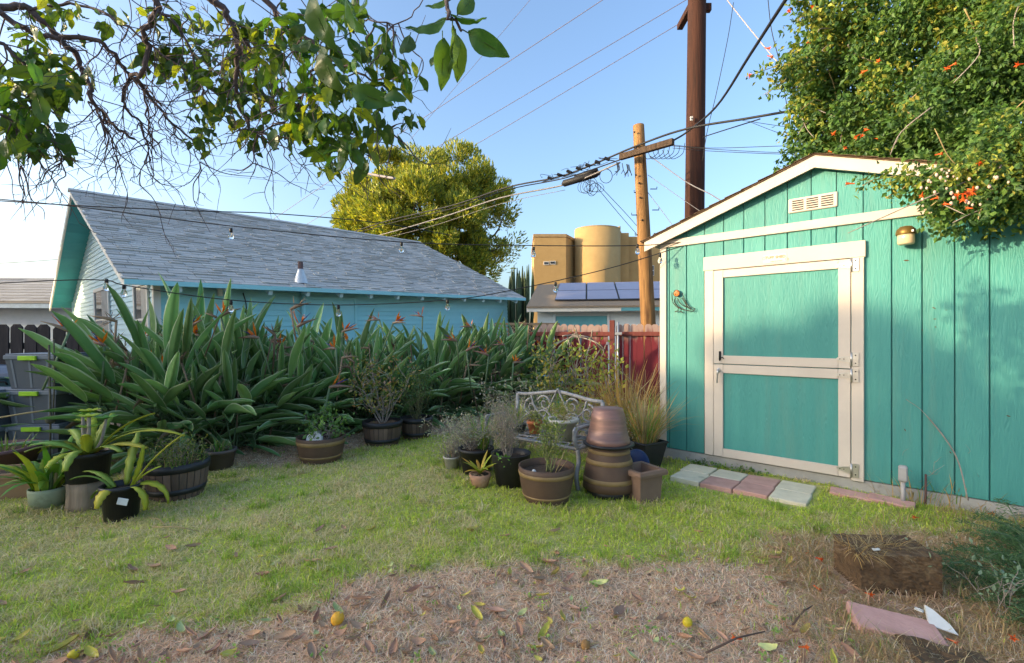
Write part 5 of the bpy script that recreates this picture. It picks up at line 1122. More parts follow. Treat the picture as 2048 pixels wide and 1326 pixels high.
# stack of upturned pots
SX, SY = .86, 4.13; gz0 = float(gz(SX, SY))
t = empty('base_tub', (SX, SY, gz0), 0, label='low black tub under the stack of upturned pots', cat='tub'); MB().lathe([(.001, 0), (.19, 0), (.205, .055), (.19, .06), (.001, .06)], 32).build('tub', M_blackpl, t)
t = empty('upturned_planter', (SX, SY, gz0 + .061), 0, label='upturned brown planter with gold bands in the stack', cat='planter'); banded(t, .165, .232, .36, [(.02, .05), (.10, .14), (.255, .295)], inv=True, th=.012)
t = empty('black_saucer', (SX - .005, SY, gz0 + .422), 0, label='black round saucer between the two upturned pots', cat='saucer'); MB().lathe([(.001, .004), (.2, .004), (.222, .02), (.224, .028), (.2, .032), (.001, .030)], 36).build('saucer', M_blackpl, t)
t = empty('copper_pot', (SX - .01, SY, gz0 + .4545), 0, label='upturned copper brown pot on top of the stack', cat='pot')
b = MB().lathe([(.188, 0), (.192, .012), (.186, .05), (.178, .054), (.163, .13), (.150, .21), (.144, .255), (.14, .258), (.138, .272), (.134, .276), (.130, .30), (.001, .302)], 40); b.build('pot', M_copper, t)
# navy lid
MB().lathe([(.001, .012), (.14, .012), (.155, 0), (.16, .004), (.145, .02), (.001, .022)], 28).build('navy_lid', M_bluepl, None, (SX + .30, SY + .24, .17), (R(72), .1, R(-55)), label='navy plastic lid leaning behind the pot stack', cat='lid')
# square planters
def square_pot(t, s0, s1, h, m, rim=.03, rimh=.045):
    R4 = lambda s, z: [(-s, -s, z), (s, -s, z), (s, s, z), (-s, s, z)]
    rings = [R4(s0, 0), R4(s1, h - rimh - .006), R4(s1 + rim, h - rimh), R4(s1 + rim + .004, h - rimh * .5), R4(s1 + rim - .004, h), R4(s1 - .012, h), R4(s1 - .03, h * .45)]
    vs = [p for r_ in rings for p in r_]; fs = [(3, 2, 1, 0)]
    for i in range(len(rings) - 1):
        for j in range(4): fs.append((i*4+j, i*4+(j+1)%4, (i+1)*4+(j+1)%4, (i+1)*4+j))
    k = (len(rings) - 1) * 4; fs.append((k, k+1, k+2, k+3)); MB().add(vs, fs).build('pot', m, t)
q = gpz(1296, 1004); t = empty('square_planter', (q.x - .02, q.y + .14, q.z), R(28), label='empty square brown planter in front of the pot stack', cat='planter'); square_pot(t, .115, .125, .27, M_squarepl)
MB().bbox((.045, -.003, .0), (.085, .003, .02), .002).build('sticker', M_tagw, t, (.121, .0, .19), (0, 0, R(90)))
q = gpz(1292, 935); t = empty('black_square_planter', (q.x + .02, q.y + .12, q.z), R(30), label='black tapered square planter of dry grass against the shed', cat='potted plant'); square_pot(t, .115, .165, .28, M_blackpl, .008, .02); MB().box((-.14, -.14, .2), (.14, .14, .235)).build('soil', M_soil, t)
M_gold_grass = mat('golden_grass', (.64, .41, .12), (.50, .30, .08), scale=9, rough=.8, rand=.2)
grassy(t, (0, 0, .23), 320, .62, .2, [M_straw, M_gold_grass, M_straw, M_gleaf], .007)
for i in range(7): MB().tube(smoothline([(random.uniform(-.1, .1), random.uniform(-.1, .1), .23), (random.uniform(-.2, .1), random.uniform(-.1, .1), .7), (random.uniform(-.4, .15), random.uniform(-.1, .1), random.uniform(.9, 1.2))], 4), [.003]*8 + [.0015], 4).build('stalk', M_straw, t)
# weeds and golden grass behind the bench
q = gpz(1205, 855); t = empty('golden_grass_clump', (q.x, 5.6, 0), 0, label='tall golden ornamental grass clump behind the bench', cat='grass clump'); grassy(t, (0, 0, 0), 520, 1.15, .34, [M_gold_grass, M_straw, M_gold_grass], .009)
t = empty('golden_grass_clump', (.62, 5.9, 0), 0, label='shorter straw coloured grass clump left of the tall golden one', cat='grass clump'); grassy(t, (0, 0, 0), 260, .75, .3, [M_straw, M_gleaf, M_yleaf], .009)
t = empty('leafy_weed', (.68, 6.9, 0), 0, label='straggly yellow green weed climbing in front of the red fence', cat='plant'); tw = twiggy(t, (0, 0, 0), 14, 1.1, .42, M_twig, .007, 5); leaves_at(t, tw, 9, .07, [(.16, .24, .05), (.30, .30, .06), (.42, .33, .06), (.10, .16, .05)], [4, 3, 2, 3], .07, .6, seed=18)
t = empty('leafy_weed', (.2, 6.5, 0), 0, label='low grey green weed patch beyond the far end of the bench', cat='plant'); tw = twiggy(t, (0, 0, 0), 26, .55, .6, M_twig, .004, 4); leaves_at(t, tw, 7, .05, [(.30, .30, .24), (.16, .22, .08), (.36, .32, .26)], [3, 2, 3], .06, .5, seed=19)
t = empty('dead_vine', (1.05, 7.2, 0), 0, label='looping dead vine hoops in front of the red fence', cat='vine')
for P in ([(1190, 790), (1130, 760), (1106, 715), (1112, 690), (1150, 674), (1190, 684), (1208, 700), (1200, 720)], [(1135, 690), (1145, 672), (1180, 676), (1205, 700), (1212, 690)], [(1140, 685), (1138, 730), (1165, 750), (1200, 700)], [(1150, 800), (1152, 740), (1160, 690), (1150, 655)], [(1165, 800), (1172, 720), (1180, 690), (1185, 660)], [(1125, 672), (1150, 668), (1148, 650)]):
    o = t.location; MB().tube(smoothline([wp(x, y, 7.2 + random.uniform(-.15, .15)) - o for x, y in P], 5), .011, 5).build('hoop', M_twig, t)
MB().tube(smoothline([wp(x, y, D) - wp(1080, 750, 8) for x, y, D in ((1080, 750, 8), (1105, 755, 7.8), (1125, 762, 7.5), (1110, 790, 7), (1085, 795, 7.2), (1120, 805, 6.6), (1145, 800, 6.4))], 5), .012, 6).build('garden_hose', mat('blue_hose', (.06, .28, .50), rough=.5), None, wp(1080, 750, 8), label='light blue hose lying in the weeds by the red fence', cat='hose')

for i, (x, y, H, sp_r, n_, lb) in enumerate(((-.35, 5.25, .42, .35, 26, 'grey dried weed tangle left of the bench'), (.05, 5.55, .5, .4, 26, 'pale dried weed tangle just behind the bench'), (1.0, 5.05, .5, .3, 20, 'dry stalks between the bench and the golden grass'), (-.62, 4.98, .3, .2, 14, 'low grey twigs behind the ribbed pot'))):
    t = empty('dried_weed', (x, y, float(gz(x, y))), 0, label=lb, cat='weed'); tw = twiggy(t, (0, 0, 0), n_, H, sp_r, M_twig, .003, 5); leaves_at(t, tw, 6, .032, [(.50, .44, .36), (.42, .40, .30), (.30, .34, .16), (.55, .48, .42)], [3, 3, 2, 2], .05, .35, seed=60 + i)
    grassy(t, (0, 0, 0), 90, H * .9, sp_r, [M_straw, M_gold_grass, M_gleaf], .006)
t = empty('leafy_weed', (1.12, 6.0, 0), 0, label='yellow leaved weed between dead vine and golden grass', cat='plant'); tw = twiggy(t, (0, 0, 0), 12, .95, .3, M_twig, .006, 5); leaves_at(t, tw, 8, .06, [(.36, .38, .06), (.50, .42, .07), (.2, .28, .05)], [3, 2, 3], .06, .6, seed=66)

# ------------------------------------------------------------------ storage totes and bins
M_tote = mat('grey_tote', (.105, .115, .13), (.085, .095, .108), scale=3, rough=.5); M_toteL = mat('tote_lid', (.18, .20, .23), (.15, .17, .195), scale=3, rough=.5); M_lime = mat('lime_latch', (.36, .62, .03), rough=.45)
M_binT = mat('dark_teal_bin', (.012, .06, .085), rough=.4)
def tote(loc, rz, label, wd=.56, dp=.42, h=.385):
    t = empty('storage_tote', loc, rz, label=label, cat='storage tote', group='stacked grey storage totes'); a, b_ = wd / 2, dp / 2; b = MB()
    R4 = lambda s, z: [(-a*s, -b_*s, z), (a*s, -b_*s, z), (a*s, b_*s, z), (-a*s, b_*s, z)]
    rings = [R4(.82, 0), R4(.96, h - .06)]; vs = [p for r_ in rings for p in r_]; b.add(vs, [(3, 2, 1, 0), (0, 1, 5, 4), (1, 2, 6, 5), (2, 3, 7, 6), (3, 0, 4, 7)]); bd = b.build('body', M_tote, t)
    for x in (-.5, 0, .5):
        MB().add([(x*a*1.5*.82 - .012, -b_*.822 - .004, .01), (x*a*1.5*.82 + .012, -b_*.822 - .004, .01), (x*a*1.5*.95 + .012, -b_*.96 - .005, h - .062), (x*a*1.5*.95 - .012, -b_*.96 - .005, h - .062)], [(0, 1, 2, 3)]).build('rib', M_toteL, bd)
    MB().bbox((-a*1.02, -b_*1.02, h - .06), (a*1.02, b_*1.02, h - .012), .008).bbox((-a*.97, -b_*.97, h - .011), (a*.97, b_*.97, h + .004), .006).build('lid', M_toteL, t)
    for y in (-1, 1): MB().bbox((-.10, y*(b_*1.02 + .012) - .012, h - .068), (.10, y*(b_*1.02 + .012) + .012, h - .018), .005).build('latch', M_lime, t)
    for x in (-1, 1): MB().bbox((x*(a*1.02 + .015) - .015, -.07, h - .075), (x*(a*1.02 + .015) + .015, .07, h - .03), .006).build('handle', M_toteL, t)
    return t
c = wp(95, 700, 5.35)
for i, nm in enumerate(('bottom', 'middle', 'top')): tote((c.x + (.03, .01, 0)[i], c.y, .02 + i * .392), .06 - .03 * i, f'{nm} grey tote with lime latch in the stack of three')
MB().bbox((.03, -.003, 0), (.13, .003, .035), .001).build('label_sticker', M_tagw, [o for o in COL.objects if o.name == 'storage_tote.001'][0], (-.08, -.185, .2), (.06, 0, 0))
c2 = wp(-25, 760, 5.2)
for i, nm in enumerate(('lower', 'upper')): tote((c2.x, c2.y, .02 + i * .392), -.05, f'{nm} grey tote in the short stack at the picture edge')
for i, (px, D, nm) in enumerate(((32, 5.95, 'dark teal wheelie bin behind the storage totes'), (-40, 6.0, 'dark teal wheelie bin at the left picture edge'))):
    c = wp(px, 700, D); t = empty('wheelie_bin', (c.x, c.y, 0), .1, label=nm, cat='bin')
    b = MB(); R4 = lambda sx, sy, z: [(-sx, -sy, z), (sx, -sy, z), (sx, sy, z), (-sx, sy, z)]; rings = [R4(.2, .22, .02), R4(.27, .3, .88)]; b.add([p for r_ in rings for p in r_], [(3, 2, 1, 0), (0, 1, 5, 4), (1, 2, 6, 5), (2, 3, 7, 6), (3, 0, 4, 7)]); b.build('body', M_binT, t)
    MB().bbox((-.29, -.32, .86), (.29, .32, .9), .012).build('rim', M_binT, t)
    ld_ = MB(); n = 8; ld_.prism([(-.29, .9005)] + [(-.27 + .54 * k / n, .93 + .09 * math.sin(math.pi * k / n)) for k in range(n + 1)] + [(.29, .9005)], -.31, .31, ax=0); ld_.build('lid', mat('bin_lid_%d' % i, (.05, .075, .12), rough=.3), t)
    MB().tube([(-.2, -.34, .8), (-.2, -.37, .84), (.2, -.37, .84), (.2, -.34, .8)], .012, 6).build('handle', M_blackpl, t)
    for x in (-.24, .24): MB().lathe([(.001, -.025), (.1, -.025), (.1, .025), (.001, .025)], 16).build('wheel', M_dark, t, (x, .27, .1), (0, R(90), 0))
# garden stake and cane
q = wp(100, 700, 4.75); t = empty('garden_stake', (q.x, q.y, 0), 0, label='thin mossy stake with a round knob before the totes', cat='stake')
M_stake = mat('mossy_stake', (.13, .12, .08), (.08, .07, .05), scale=20, rough=.9)
MB().tube([(0, 0, 0), (.005, 0, .6), (-.01, 0, 1.3)], .009, 6).build('rod', M_stake, t); MB().sphere((.005, 0, .54), .045, 12, 8).build('knob', M_stake, t); MB().tube([(.04, 0, 1.36), (.045, 0, .9), (.03, 0, .55)], .006, 6).build('side_rod', M_stake, t)
a, b_ = wp(-60, 845, 4.7), wp(160, 812, 5.0); MB().tube([(0, 0, 0), (b_ - a) * .5 + Vector((0, 0, .01)), b_ - a], .009, 6).build('bamboo_cane', M_straw, None, a, label='straw coloured cane lying across in front of the totes', cat='cane')
# ------------------------------------------------------------------ soil block, slab and shard in the right foreground
M_peat = mat('peat_block', (.16, .10, .052), (.07, .043, .024), scale=14, rough=1, bump=1, bscale=40, dirt=(.28, .20, .11), dscale=9)
q = gp(1815, 1195); b = MB(); nx, ny, nz = 14, 6, 6; 
sb = MB(); sb.bbox((-.215, 0, -.03), (.215, .28, .205), .012)
import bmesh
def rough_block(sx, sy, sz, amp, cuts, seed):
    bm = bmesh.new(); bmesh.ops.create_cube(bm, size=1); bmesh.ops.subdivide_edges(bm, edges=bm.edges[:], cuts=cuts, use_grid_fill=True); r = random.Random(seed)
    for v in bm.verts:
        v.co = Vector((v.co.x*sx, v.co.y*sy, v.co.z*sz)) + Vector([r.uniform(-amp, amp) for _ in range(3)])
    me = bpy.data.meshes.new('rough_block'); bm.to_mesh(me); bm.free(); return me
me = rough_block(.40, .26, .23, .004, 24, 3); me.materials.append(M_peat)
sbk = link('soil_block', me, None, (q.x, q.y + .15, .10), (.02, -.03, -.12), label='squared block of root bound soil standing in the right foreground', cat='soil block')
t = empty('dry_grass_tuft', (q.x - .02, q.y + .17, .212), 0, label='dry grass tuft matted on top of the soil block', cat='grass clump')
for dx in (-.17, -.08, .02, .12): grassy(t, (dx, random.uniform(-.08, .08), 0), 80, .13, .17, [M_straw, M_gold_grass, M_dead, M_straw], .0022, lift=(-5, 58))
q = gp(1788, 1262); M_slab = M_ppink
MB().bbox((-.175, -.085, 0), (.175, .085, .045), .006).build('pink_slab', M_slab, None, (q.x, q.y, .0), (.16, .10, -.33), label='tilted pink concrete slab lying in the dry grass', cat='slab')
q = gp(1884, 1268); MB().prism([(-.05, 0), (.06, 0), (.03, .035), (-.03, .075), (-.06, .085)], -.006, .006, ax=1).build('white_shard', M_tagw, None, (q.x, q.y, .02), (-.7, .2, -.4), label='broken white plastic shard beside the pink slab', cat='shard')
q = gp(1905, 1325); me = rough_block(.30, .2, .07, .008, 9, 9); me.materials.append(M_peat); link('soil_clod', me, None, (q.x - .03, q.y - .02, .0), (0, .1, -.3), label='low clod of brown soil at the bottom right edge', cat='soil clod')
for i, (px, py, lb) in enumerate(((1640, 1108, 'white chip on top of the soil block'), (1712, 1232, 'white chip left of the pink slab'), (1838, 1232, 'white chip on the far edge of the pink slab'))):
    q = gp(1808, 1111) if i == 0 else gp(px, py); z = .222 if i == 0 else .03
    if i == 0: q = Vector((2.0, 2.56, 0))
    me = rough_block(.035, .014, .008, .003, 1, i); me.materials.append(M_tagw); link('white_chip', me, None, (q.x, q.y, z), (0, 0, i), label=lb, cat='chip')
# ------------------------------------------------------------------ asparagus fern at right edge, weeds along the shed
def fern(loc, n, L, label, seed, arch=70, pal=None, sc=1.0):
    r = random.Random(seed); t = empty('asparagus_fern', loc, 0, label=label, cat='fern'); pts = []; dirs = []
    for i in range(n):
        a = r.uniform(0, 6.28); e = R(r.uniform(35, 80)); p = Vector((r.uniform(-.1, .1), r.uniform(-.1, .1), 0)); d = Vector((math.cos(a), math.sin(a), 0)); ln = L * r.uniform(.6, 1.1); P = [p.copy()]
        for k in range(10):
            p = p + (d * math.cos(e) + Vector((0, 0, math.sin(e)))) * ln / 10; e -= R(arch) / 10; P.append(p.copy())
            if k > 1:
                s = Vector((-d.y, d.x, 0))
                for sg in (-1, 1):
                    for q in range(11):
                        u = (q + 1) / 11; w_ = .10 * sc * (1 - k / 13); c = p + s * sg * w_ * u + Vector((r.gauss(0, .008), r.gauss(0, .008), r.gauss(0, .008))) + d * u * .04
                        pts.append(tuple(c)); dirs.append(tuple(s * sg + d * r.uniform(-.5, 1.2) + Vector((0, 0, r.uniform(-.6, .6)))))
        MB().tube(P, [.0035] * 10 + [.001], 4).build('frond_stem', M_bops, t)
    P = np.array(pts); n_ = len(P); V, Fc, C = leafcloud(P, np.array(dirs), np.full(n_, .03 * sc), .14, palette(n_, pal or [(.085, .17, .075), (.12, .22, .09), (.06, .13, .06)], [3, 2, 2], .2, seed), seed=seed)
    link('fronds', npmesh('fronds', V, Fc, M_leafvc, C), t, kind='stuff')
fern(tuple(gpz(2040, 1190)), 40, .42, 'feathery asparagus fern spilling in at the right edge', 31)
fern((3.05, 2.7, 0), 34, .45, 'second feathery fern behind the first at the right edge', 32)
fern((3.4, 3.0, 0), 22, .5, 'dark feathery fern against the shed at far right', 33, 60)
fern((2.62, 2.15, 0), 30, .34, 'low feathery fern at the bottom right corner', 34, 90)
t = empty('pale_leaf_sprig', (2.42, 2.32, 0), 0, label='sprig with small pale blue green leaves in front of the fern', cat='plant'); tw = twiggy(t, (0, 0, 0), 5, .26, .15, M_twig, .003, 3); leaves_at(t, tw, 5, .03, [(.24, .33, .22), (.18, .27, .17)], [1, 1], .05, .5, seed=35)
for i, (px, py, lb) in enumerate(((1835, 1000, 'dry weed tangle around the rusty rod by the shed'), (1930, 1010, 'dry weed tangle at the shed foot near the right edge'), (1590, 1005, 'thin green weed fringe in front of the door plinth'))):
    q = gpz(px, py); t = empty('dry_weed', (q.x, q.y + .05, q.z), 0, label=lb, cat='weed')
    if i < 2:
        twiggy(t, (0, 0, 0), 9, .42, .3, M_twig, .0025, 4); grassy(t, (0, 0, 0), 170, .3, .45, [M_straw, M_gold_grass, M_gleaf], .005)
    else:
        t.location = MS @ Vector((.75, -.07, 0)); t.rotation_euler = (0, 0, ANG); leaves_at(t, [(random.uniform(-.5, .3), random.uniform(-.02, .02), random.uniform(.01, .05)) for _ in range(40)], 6, .03, [(.10, .19, .05), (.15, .25, .06)], [1, 1], .02, .7, seed=37)
MB().tube(smoothline([MS @ Vector(p) for p in ((2.45, -.12, .12), (2.38, -.03, .45), (2.20, -.025, .75), (2.08, -.02, .86))], 5), [.005]*10 + [.002]*6, 5).build('dry_vine', M_twig, None, label='single dry vine stem creeping up the shed wall', cat='vine')

# ------------------------------------------------------------------ grass
M_grass = mat('grass_blades', (1, 1, 1), attr=True, rough=.6, spec=.2, trans=.45)
def blades(x, y, H, W, cols, lean, seed, z0=None):
    r = np.random.default_rng(seed); n = len(x); a = r.uniform(0, 2*np.pi, n); z = gz(x, y) - .004 if z0 is None else z0
    dx, dy = np.cos(a), np.sin(a); sx, sy = -dy, dx; k1 = lean * r.uniform(.2, 1.2, n); h = H
    b = np.stack([x, y, z], 1); s = np.stack([sx, sy, np.zeros(n)], 1) * (W / 2)[:, None]
    m = b + np.stack([dx * h * k1 * .35, dy * h * k1 * .35, h * .6 / (1 + k1 * .5)], 1); t = b + np.stack([dx * h * k1, dy * h * k1, h * (1.0 - .42 * np.clip(k1, 0, 2))], 1)
    V = np.stack([b - s, b + s, m + s * .8, m - s * .8, t], 1).reshape(-1, 3); i = np.arange(n)[:, None] * 5
    Fc = np.concatenate([i + np.array([[0, 1, 2]]), i + np.array([[0, 2, 3]]), i + np.array([[3, 2, 4]])], 0)
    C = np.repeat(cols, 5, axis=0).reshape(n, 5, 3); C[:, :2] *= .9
    return V, Fc, C.reshape(-1, 3)
def scatter(n, seed, D0=1.7, D1=9.5, power=1.6):
    r = np.random.default_rng(seed); u = r.random(n); p = 2 - power; D = (D0**p + u * (D1**p - D0**p)) ** (1 / p) if abs(p) > 1e-6 else D0 * (D1 / D0) ** u
    a = r.uniform(-1.22, 1.22, n); return a * D, D
def blocked(x, y):
    """under the shed, pavers or hard things"""
    lx = (x - 1.775) * .7482 + (y - 5.32) * -.6635; ly = (x - 1.775) * .6635 + (y - 5.32) * .7482
    m = (ly > -.02) & (lx > T0) ; m |= (lx > .33) & (lx < 1.5) & (ly > -.82) & (ly < -.1)
    m |= (np.abs((x - 2.10) + (y - 2.65) * .12) < .23) & (np.abs(y - 2.65) < .15) ; m |= (np.hypot((x - 1.85) / .23, (y - 2.2) / .14) < 1)
    return m
# lawn
x, y = scatter(300000, 41); r = np.random.default_rng(42); d = dryness(x, y); keep = (r.random(len(x)) > d * .99) & ~blocked(x, y) & (y < 9); x, y = x[keep], y[keep]; n = len(x)
pt = fbm(x, y, .55, 5); pt2 = fbm(x, y, 2.6, 9)
pt3 = fbm(x, y, 7.5, 19)
straw = np.clip((pt - .48) * 1.7 + (pt2 - .5) * 2.2 + (pt3 - .5) * 1.8 - np.clip((x - .2) * .5, -.25, .55) - np.clip((y - 4.8) * .3, 0, .4) + .40, .10, .9)
isst = r.random(n) < straw
g = palette(n, [(.55, .64, .09), (.63, .69, .11), (.40, .55, .07), (.70, .71, .15)], [4, 3, 3, 2], .28, 1); sgr = palette(n, [(.80, .67, .38), (.74, .64, .32), (.84, .74, .47), (.66, .60, .24)], [3, 3, 2, 3], .15, 2)
cols = np.where(isst[:, None], sgr, g); H = r.uniform(.02, .058, n) * np.clip(.55 + 1.1 * pt3 + 1.2 * (pt2 - .5), .35, 1.7) * np.where(isst, .85, 1.0); W = (.0022 + .0011 * y) * r.uniform(.6, 1.3, n)
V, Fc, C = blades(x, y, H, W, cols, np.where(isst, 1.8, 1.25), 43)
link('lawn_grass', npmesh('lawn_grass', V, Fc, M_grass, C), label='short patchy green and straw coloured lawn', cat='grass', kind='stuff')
# taller tufts that break up the lawn and its ragged edge
tx_, ty_ = scatter(1500, 45, 1.8, 8.5, 1.5); r = np.random.default_rng(46); td = dryness(tx_, ty_); kp = (td < .85) & ~blocked(tx_, ty_) & ((np.abs(td - .4) < .38) | (r.random(1500) < .35)); tx_, ty_ = tx_[kp], ty_[kp]; kk = 34
x = np.repeat(tx_, kk) + r.normal(0, .022, len(tx_) * kk); y = np.repeat(ty_, kk) + r.normal(0, .022, len(tx_) * kk); n = len(x); dry_ = np.repeat(r.random(len(tx_)) < .33, kk)
cols = np.where(dry_[:, None], palette(n, [(.74, .62, .34), (.80, .70, .45), (.62, .52, .25)], [1, 1, 1], .2, 12), palette(n, [(.36, .50, .08), (.46, .57, .10), (.28, .42, .06)], [1, 1, 1], .25, 13))
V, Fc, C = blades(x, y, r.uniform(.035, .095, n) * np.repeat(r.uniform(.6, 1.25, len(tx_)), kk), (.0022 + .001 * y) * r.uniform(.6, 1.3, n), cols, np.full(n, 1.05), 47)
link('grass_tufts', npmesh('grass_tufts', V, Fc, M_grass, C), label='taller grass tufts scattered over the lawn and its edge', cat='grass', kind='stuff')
# small broad leaved weeds on the bare strip
wx, wy = scatter(240, 48, 1.8, 6, 1.6); r = np.random.default_rng(49); kp = (dryness(wx, wy) > .3) & ~blocked(wx, wy); wx, wy = wx[kp], wy[kp]; kk = 9; x = np.repeat(wx, kk) + r.normal(0, .018, len(wx) * kk); y = np.repeat(wy, kk) + r.normal(0, .018, len(wx) * kk); n = len(x)
D_ = r.normal(0, 1, (n, 3)); D_[:, 2] = np.abs(D_[:, 2]) * .5; V, Fc, C = leafcloud(np.stack([x, y, gz(x, y) + r.uniform(.008, .035, n)], 1), D_, r.uniform(.012, .026, n), .6, palette(n, [(.28, .44, .09), (.36, .50, .12), (.24, .36, .10)], [1, 1, 1], .2, 14), seed=50)
link('seedling_weeds', npmesh('seedling_weeds', V, Fc, M_leafvc, C), label='tiny green seedling weeds on the bare earth', cat='weeds', kind='stuff')
# dead thatch on the bare strip
x, y = scatter(240000, 51, 1.6, 8.5, 1.7); r = np.random.default_rng(52); d = dryness(x, y); keep = (r.random(len(x)) < d * .95) & ~blocked(x, y) & (y < 8.2) & (fbm(x, y, 3.1, 14) + r.random(len(x)) * .5 > .52); x, y = x[keep], y[keep]; n = len(x)
cols = palette(n, [(.90, .62, .41), (.94, .73, .52), (.74, .48, .31), (.96, .83, .66), (.50, .50, .15)], [4, 3, 3, 2.5, .5], .2, 3)
cols = np.where(((x > 1.5) & (r.random(n) < .6))[:, None], palette(n, [(.56, .40, .20), (.50, .34, .16), (.60, .48, .28)], [2, 2, 1], .2, 4), cols)
V, Fc, C = blades(x, y, r.uniform(.018, .05, n) * np.where(x > 1.6, 1.9, 1), (.0020 + .0009 * y) * r.uniform(.6, 1.3, n), cols, np.full(n, 2.3), 53)
link('dead_thatch', npmesh('dead_thatch', V, Fc, M_grass, C), label='matted dead grass over bare earth in the foreground', cat='dead grass', kind='stuff')
# crumbs of soil, chips and bark
x, y = scatter(9000, 61, 1.6, 8, 1.9); d = dryness(x, y); r = np.random.default_rng(62); keep = (r.random(len(x)) < d) & ~blocked(x, y); x, y = x[keep], y[keep]; n = len(x)
sz = r.uniform(.003, .011, n); V0 = np.array([[1, 0, 0], [-1, 0, 0], [0, 1, 0], [0, -1, 0], [0, 0, 1], [0, 0, -1]], float); F0 = np.array([[0, 2, 4], [2, 1, 4], [1, 3, 4], [3, 0, 4], [2, 0, 5], [1, 2, 5], [3, 1, 5], [0, 3, 5]])
V = (V0[None] * sz[:, None, None] * r.uniform(.4, 1.3, (n, 6, 1)) + np.stack([x, y, gz(x, y) + sz * .4], 1)[:, None]).reshape(-1, 3); Fc = (F0[None] + np.arange(n)[:, None, None] * 6).reshape(-1, 3)
C = np.repeat(palette(n, [(.34, .24, .17), (.24, .16, .11), (.50, .38, .28), (.70, .64, .58)], [4, 4, 3, .8], .2, 6), 6, axis=0)
link('soil_crumbs', npmesh('soil_crumbs', V, Fc, M_grass, C), label='small crumbs of soil and chips on the bare earth', cat='soil', kind='stuff')
# longer dry tufts, right foreground
x, y = scatter(26000, 71, 1.9, 4.2, 1.5); r = np.random.default_rng(72); keep = (x > 1.15 + .5 * r.random(len(x))) & ~blocked(x, y) & ~((np.abs(x - 2.10) < .25) & (y > 2.30) & (y < 2.82)) & (fbm(x, y, 2.4, 31) > .42) & (y < np.interp(x, BX, BY) + .25); x, y = x[keep], y[keep]; n = len(x)
cols = palette(n, [(.56, .40, .20), (.48, .33, .15), (.62, .50, .30), (.24, .32, .08)], [3, 3, 2, 1.5], .2, 8)
V, Fc, C = blades(x, y, r.uniform(.06, .17, n), (.0022 + .0008 * y) * r.uniform(.6, 1.2, n), cols, np.full(n, 1.35), 73)
link('dry_long_grass', npmesh('dry_long_grass', V, Fc, M_grass, C), label='long golden dry grass around the soil block', cat='dry grass', kind='stuff')

# ------------------------------------------------------------------ fallen leaves and fruit
M_fl = mat('fallen_brown', (.52, .32, .20), (.36, .21, .13), scale=9, rough=.8, rand=.2, hue=.012); M_fy = mat('fallen_yellow', (.56, .46, .07), (.46, .38, .10), scale=9, rough=.6, rand=.2, hue=.02, dirt=(.35, .22, .08), dscale=7, dlo=.6, dhi=.8); M_fg = mat('fallen_pale', (.50, .52, .22), (.42, .45, .16), scale=9, rough=.6, rand=.15)
def curled(seed, curl, L=.075, w_=.034):
    r = random.Random(seed); b = MB(); vs = []; n, m = 7, 5
    for i in range(n + 1):
        t = i / n; ww = w_ * .5 * max(.03, math.sin(math.pi * (.03 + .94 * t)) ** .8)
        for j in range(m):
            k = -1 + 2 * j / (m - 1); th = k * curl; yy = ww * (math.sin(th) / max(curl, .01)); zz = ww * (1 - math.cos(th)) / max(curl, .01) * 1.0
            vs.append(((t - .5) * L + r.uniform(-.001, .001), yy, zz + .012 * (2 * t - 1) ** 2 * r.uniform(.5, 1.6) + r.uniform(-.0012, .0012)))
    fs = [(i*m+j, i*m+j+1, (i+1)*m+j+1, (i+1)*m+j) for i in range(n) for j in range(m - 1)]; b.add(vs, fs, 0, True); return b
FLM = {k: [curled(s * 3 + q, c, .06 + .012 * s, .03 + .004 * s).mesh('fallen_leaf', m_) for s, c in enumerate(cs)] for q, (k, m_, cs) in enumerate((('b', M_fl, (.9, 1.6, 2.2, 1.2)), ('y', M_fy, (.5, .9, 1.4)), ('g', M_fg, (.3, .6, 1.0))))}
FLI = {'b': ('curled brown fallen leaf lying on the dry ground', 'brown fallen leaves'), 'y': ('yellow fallen citrus leaf lying on the ground', 'yellow fallen leaves'), 'g': ('pale green fallen leaf lying on the ground', 'pale green fallen leaves')}
lr = random.Random(5); cnt_ = 0
def put_leaf(x, y, k, s=1.0):
    lb, gr = FLI[k]; link('fallen_leaf', lr.choice(FLM[k]), None, (x, y, float(gz(x, y)) + .012 + .006 * lr.random()), (lr.uniform(-.5, .5), lr.uniform(-.35, .35), lr.uniform(0, 6.3)), s * lr.uniform(.55, 1.35), label=lb, cat='leaf', group=gr)
spots = []
while cnt_ < 235:
    px, py = lr.uniform(-20, 1760), lr.uniform(1050, 1330) if lr.random() < .85 else lr.uniform(990, 1150); q = gp(px, py)
    dd_ = float(dryness(q.x, q.y))
    if lr.random() > (.10 + .9 * dd_) * (1 if px < 1150 else .42): continue
    if any((q.x - a) ** 2 + (q.y - b_) ** 2 < .0022 for a, b_ in spots): continue
    spots.append((q.x, q.y)); put_leaf(q.x, q.y, lr.choices('byg', (7, 1.6, 1.0))[0]); cnt_ += 1
M_lemon = mat('fallen_lemon', (.78, .40, .035), (.66, .34, .03), scale=12, rough=.45, bump=.35, bscale=140); M_lemony = mat('small_lemon', (.66, .50, .03), (.56, .42, .02), scale=12, rough=.45, bump=.3, bscale=140)
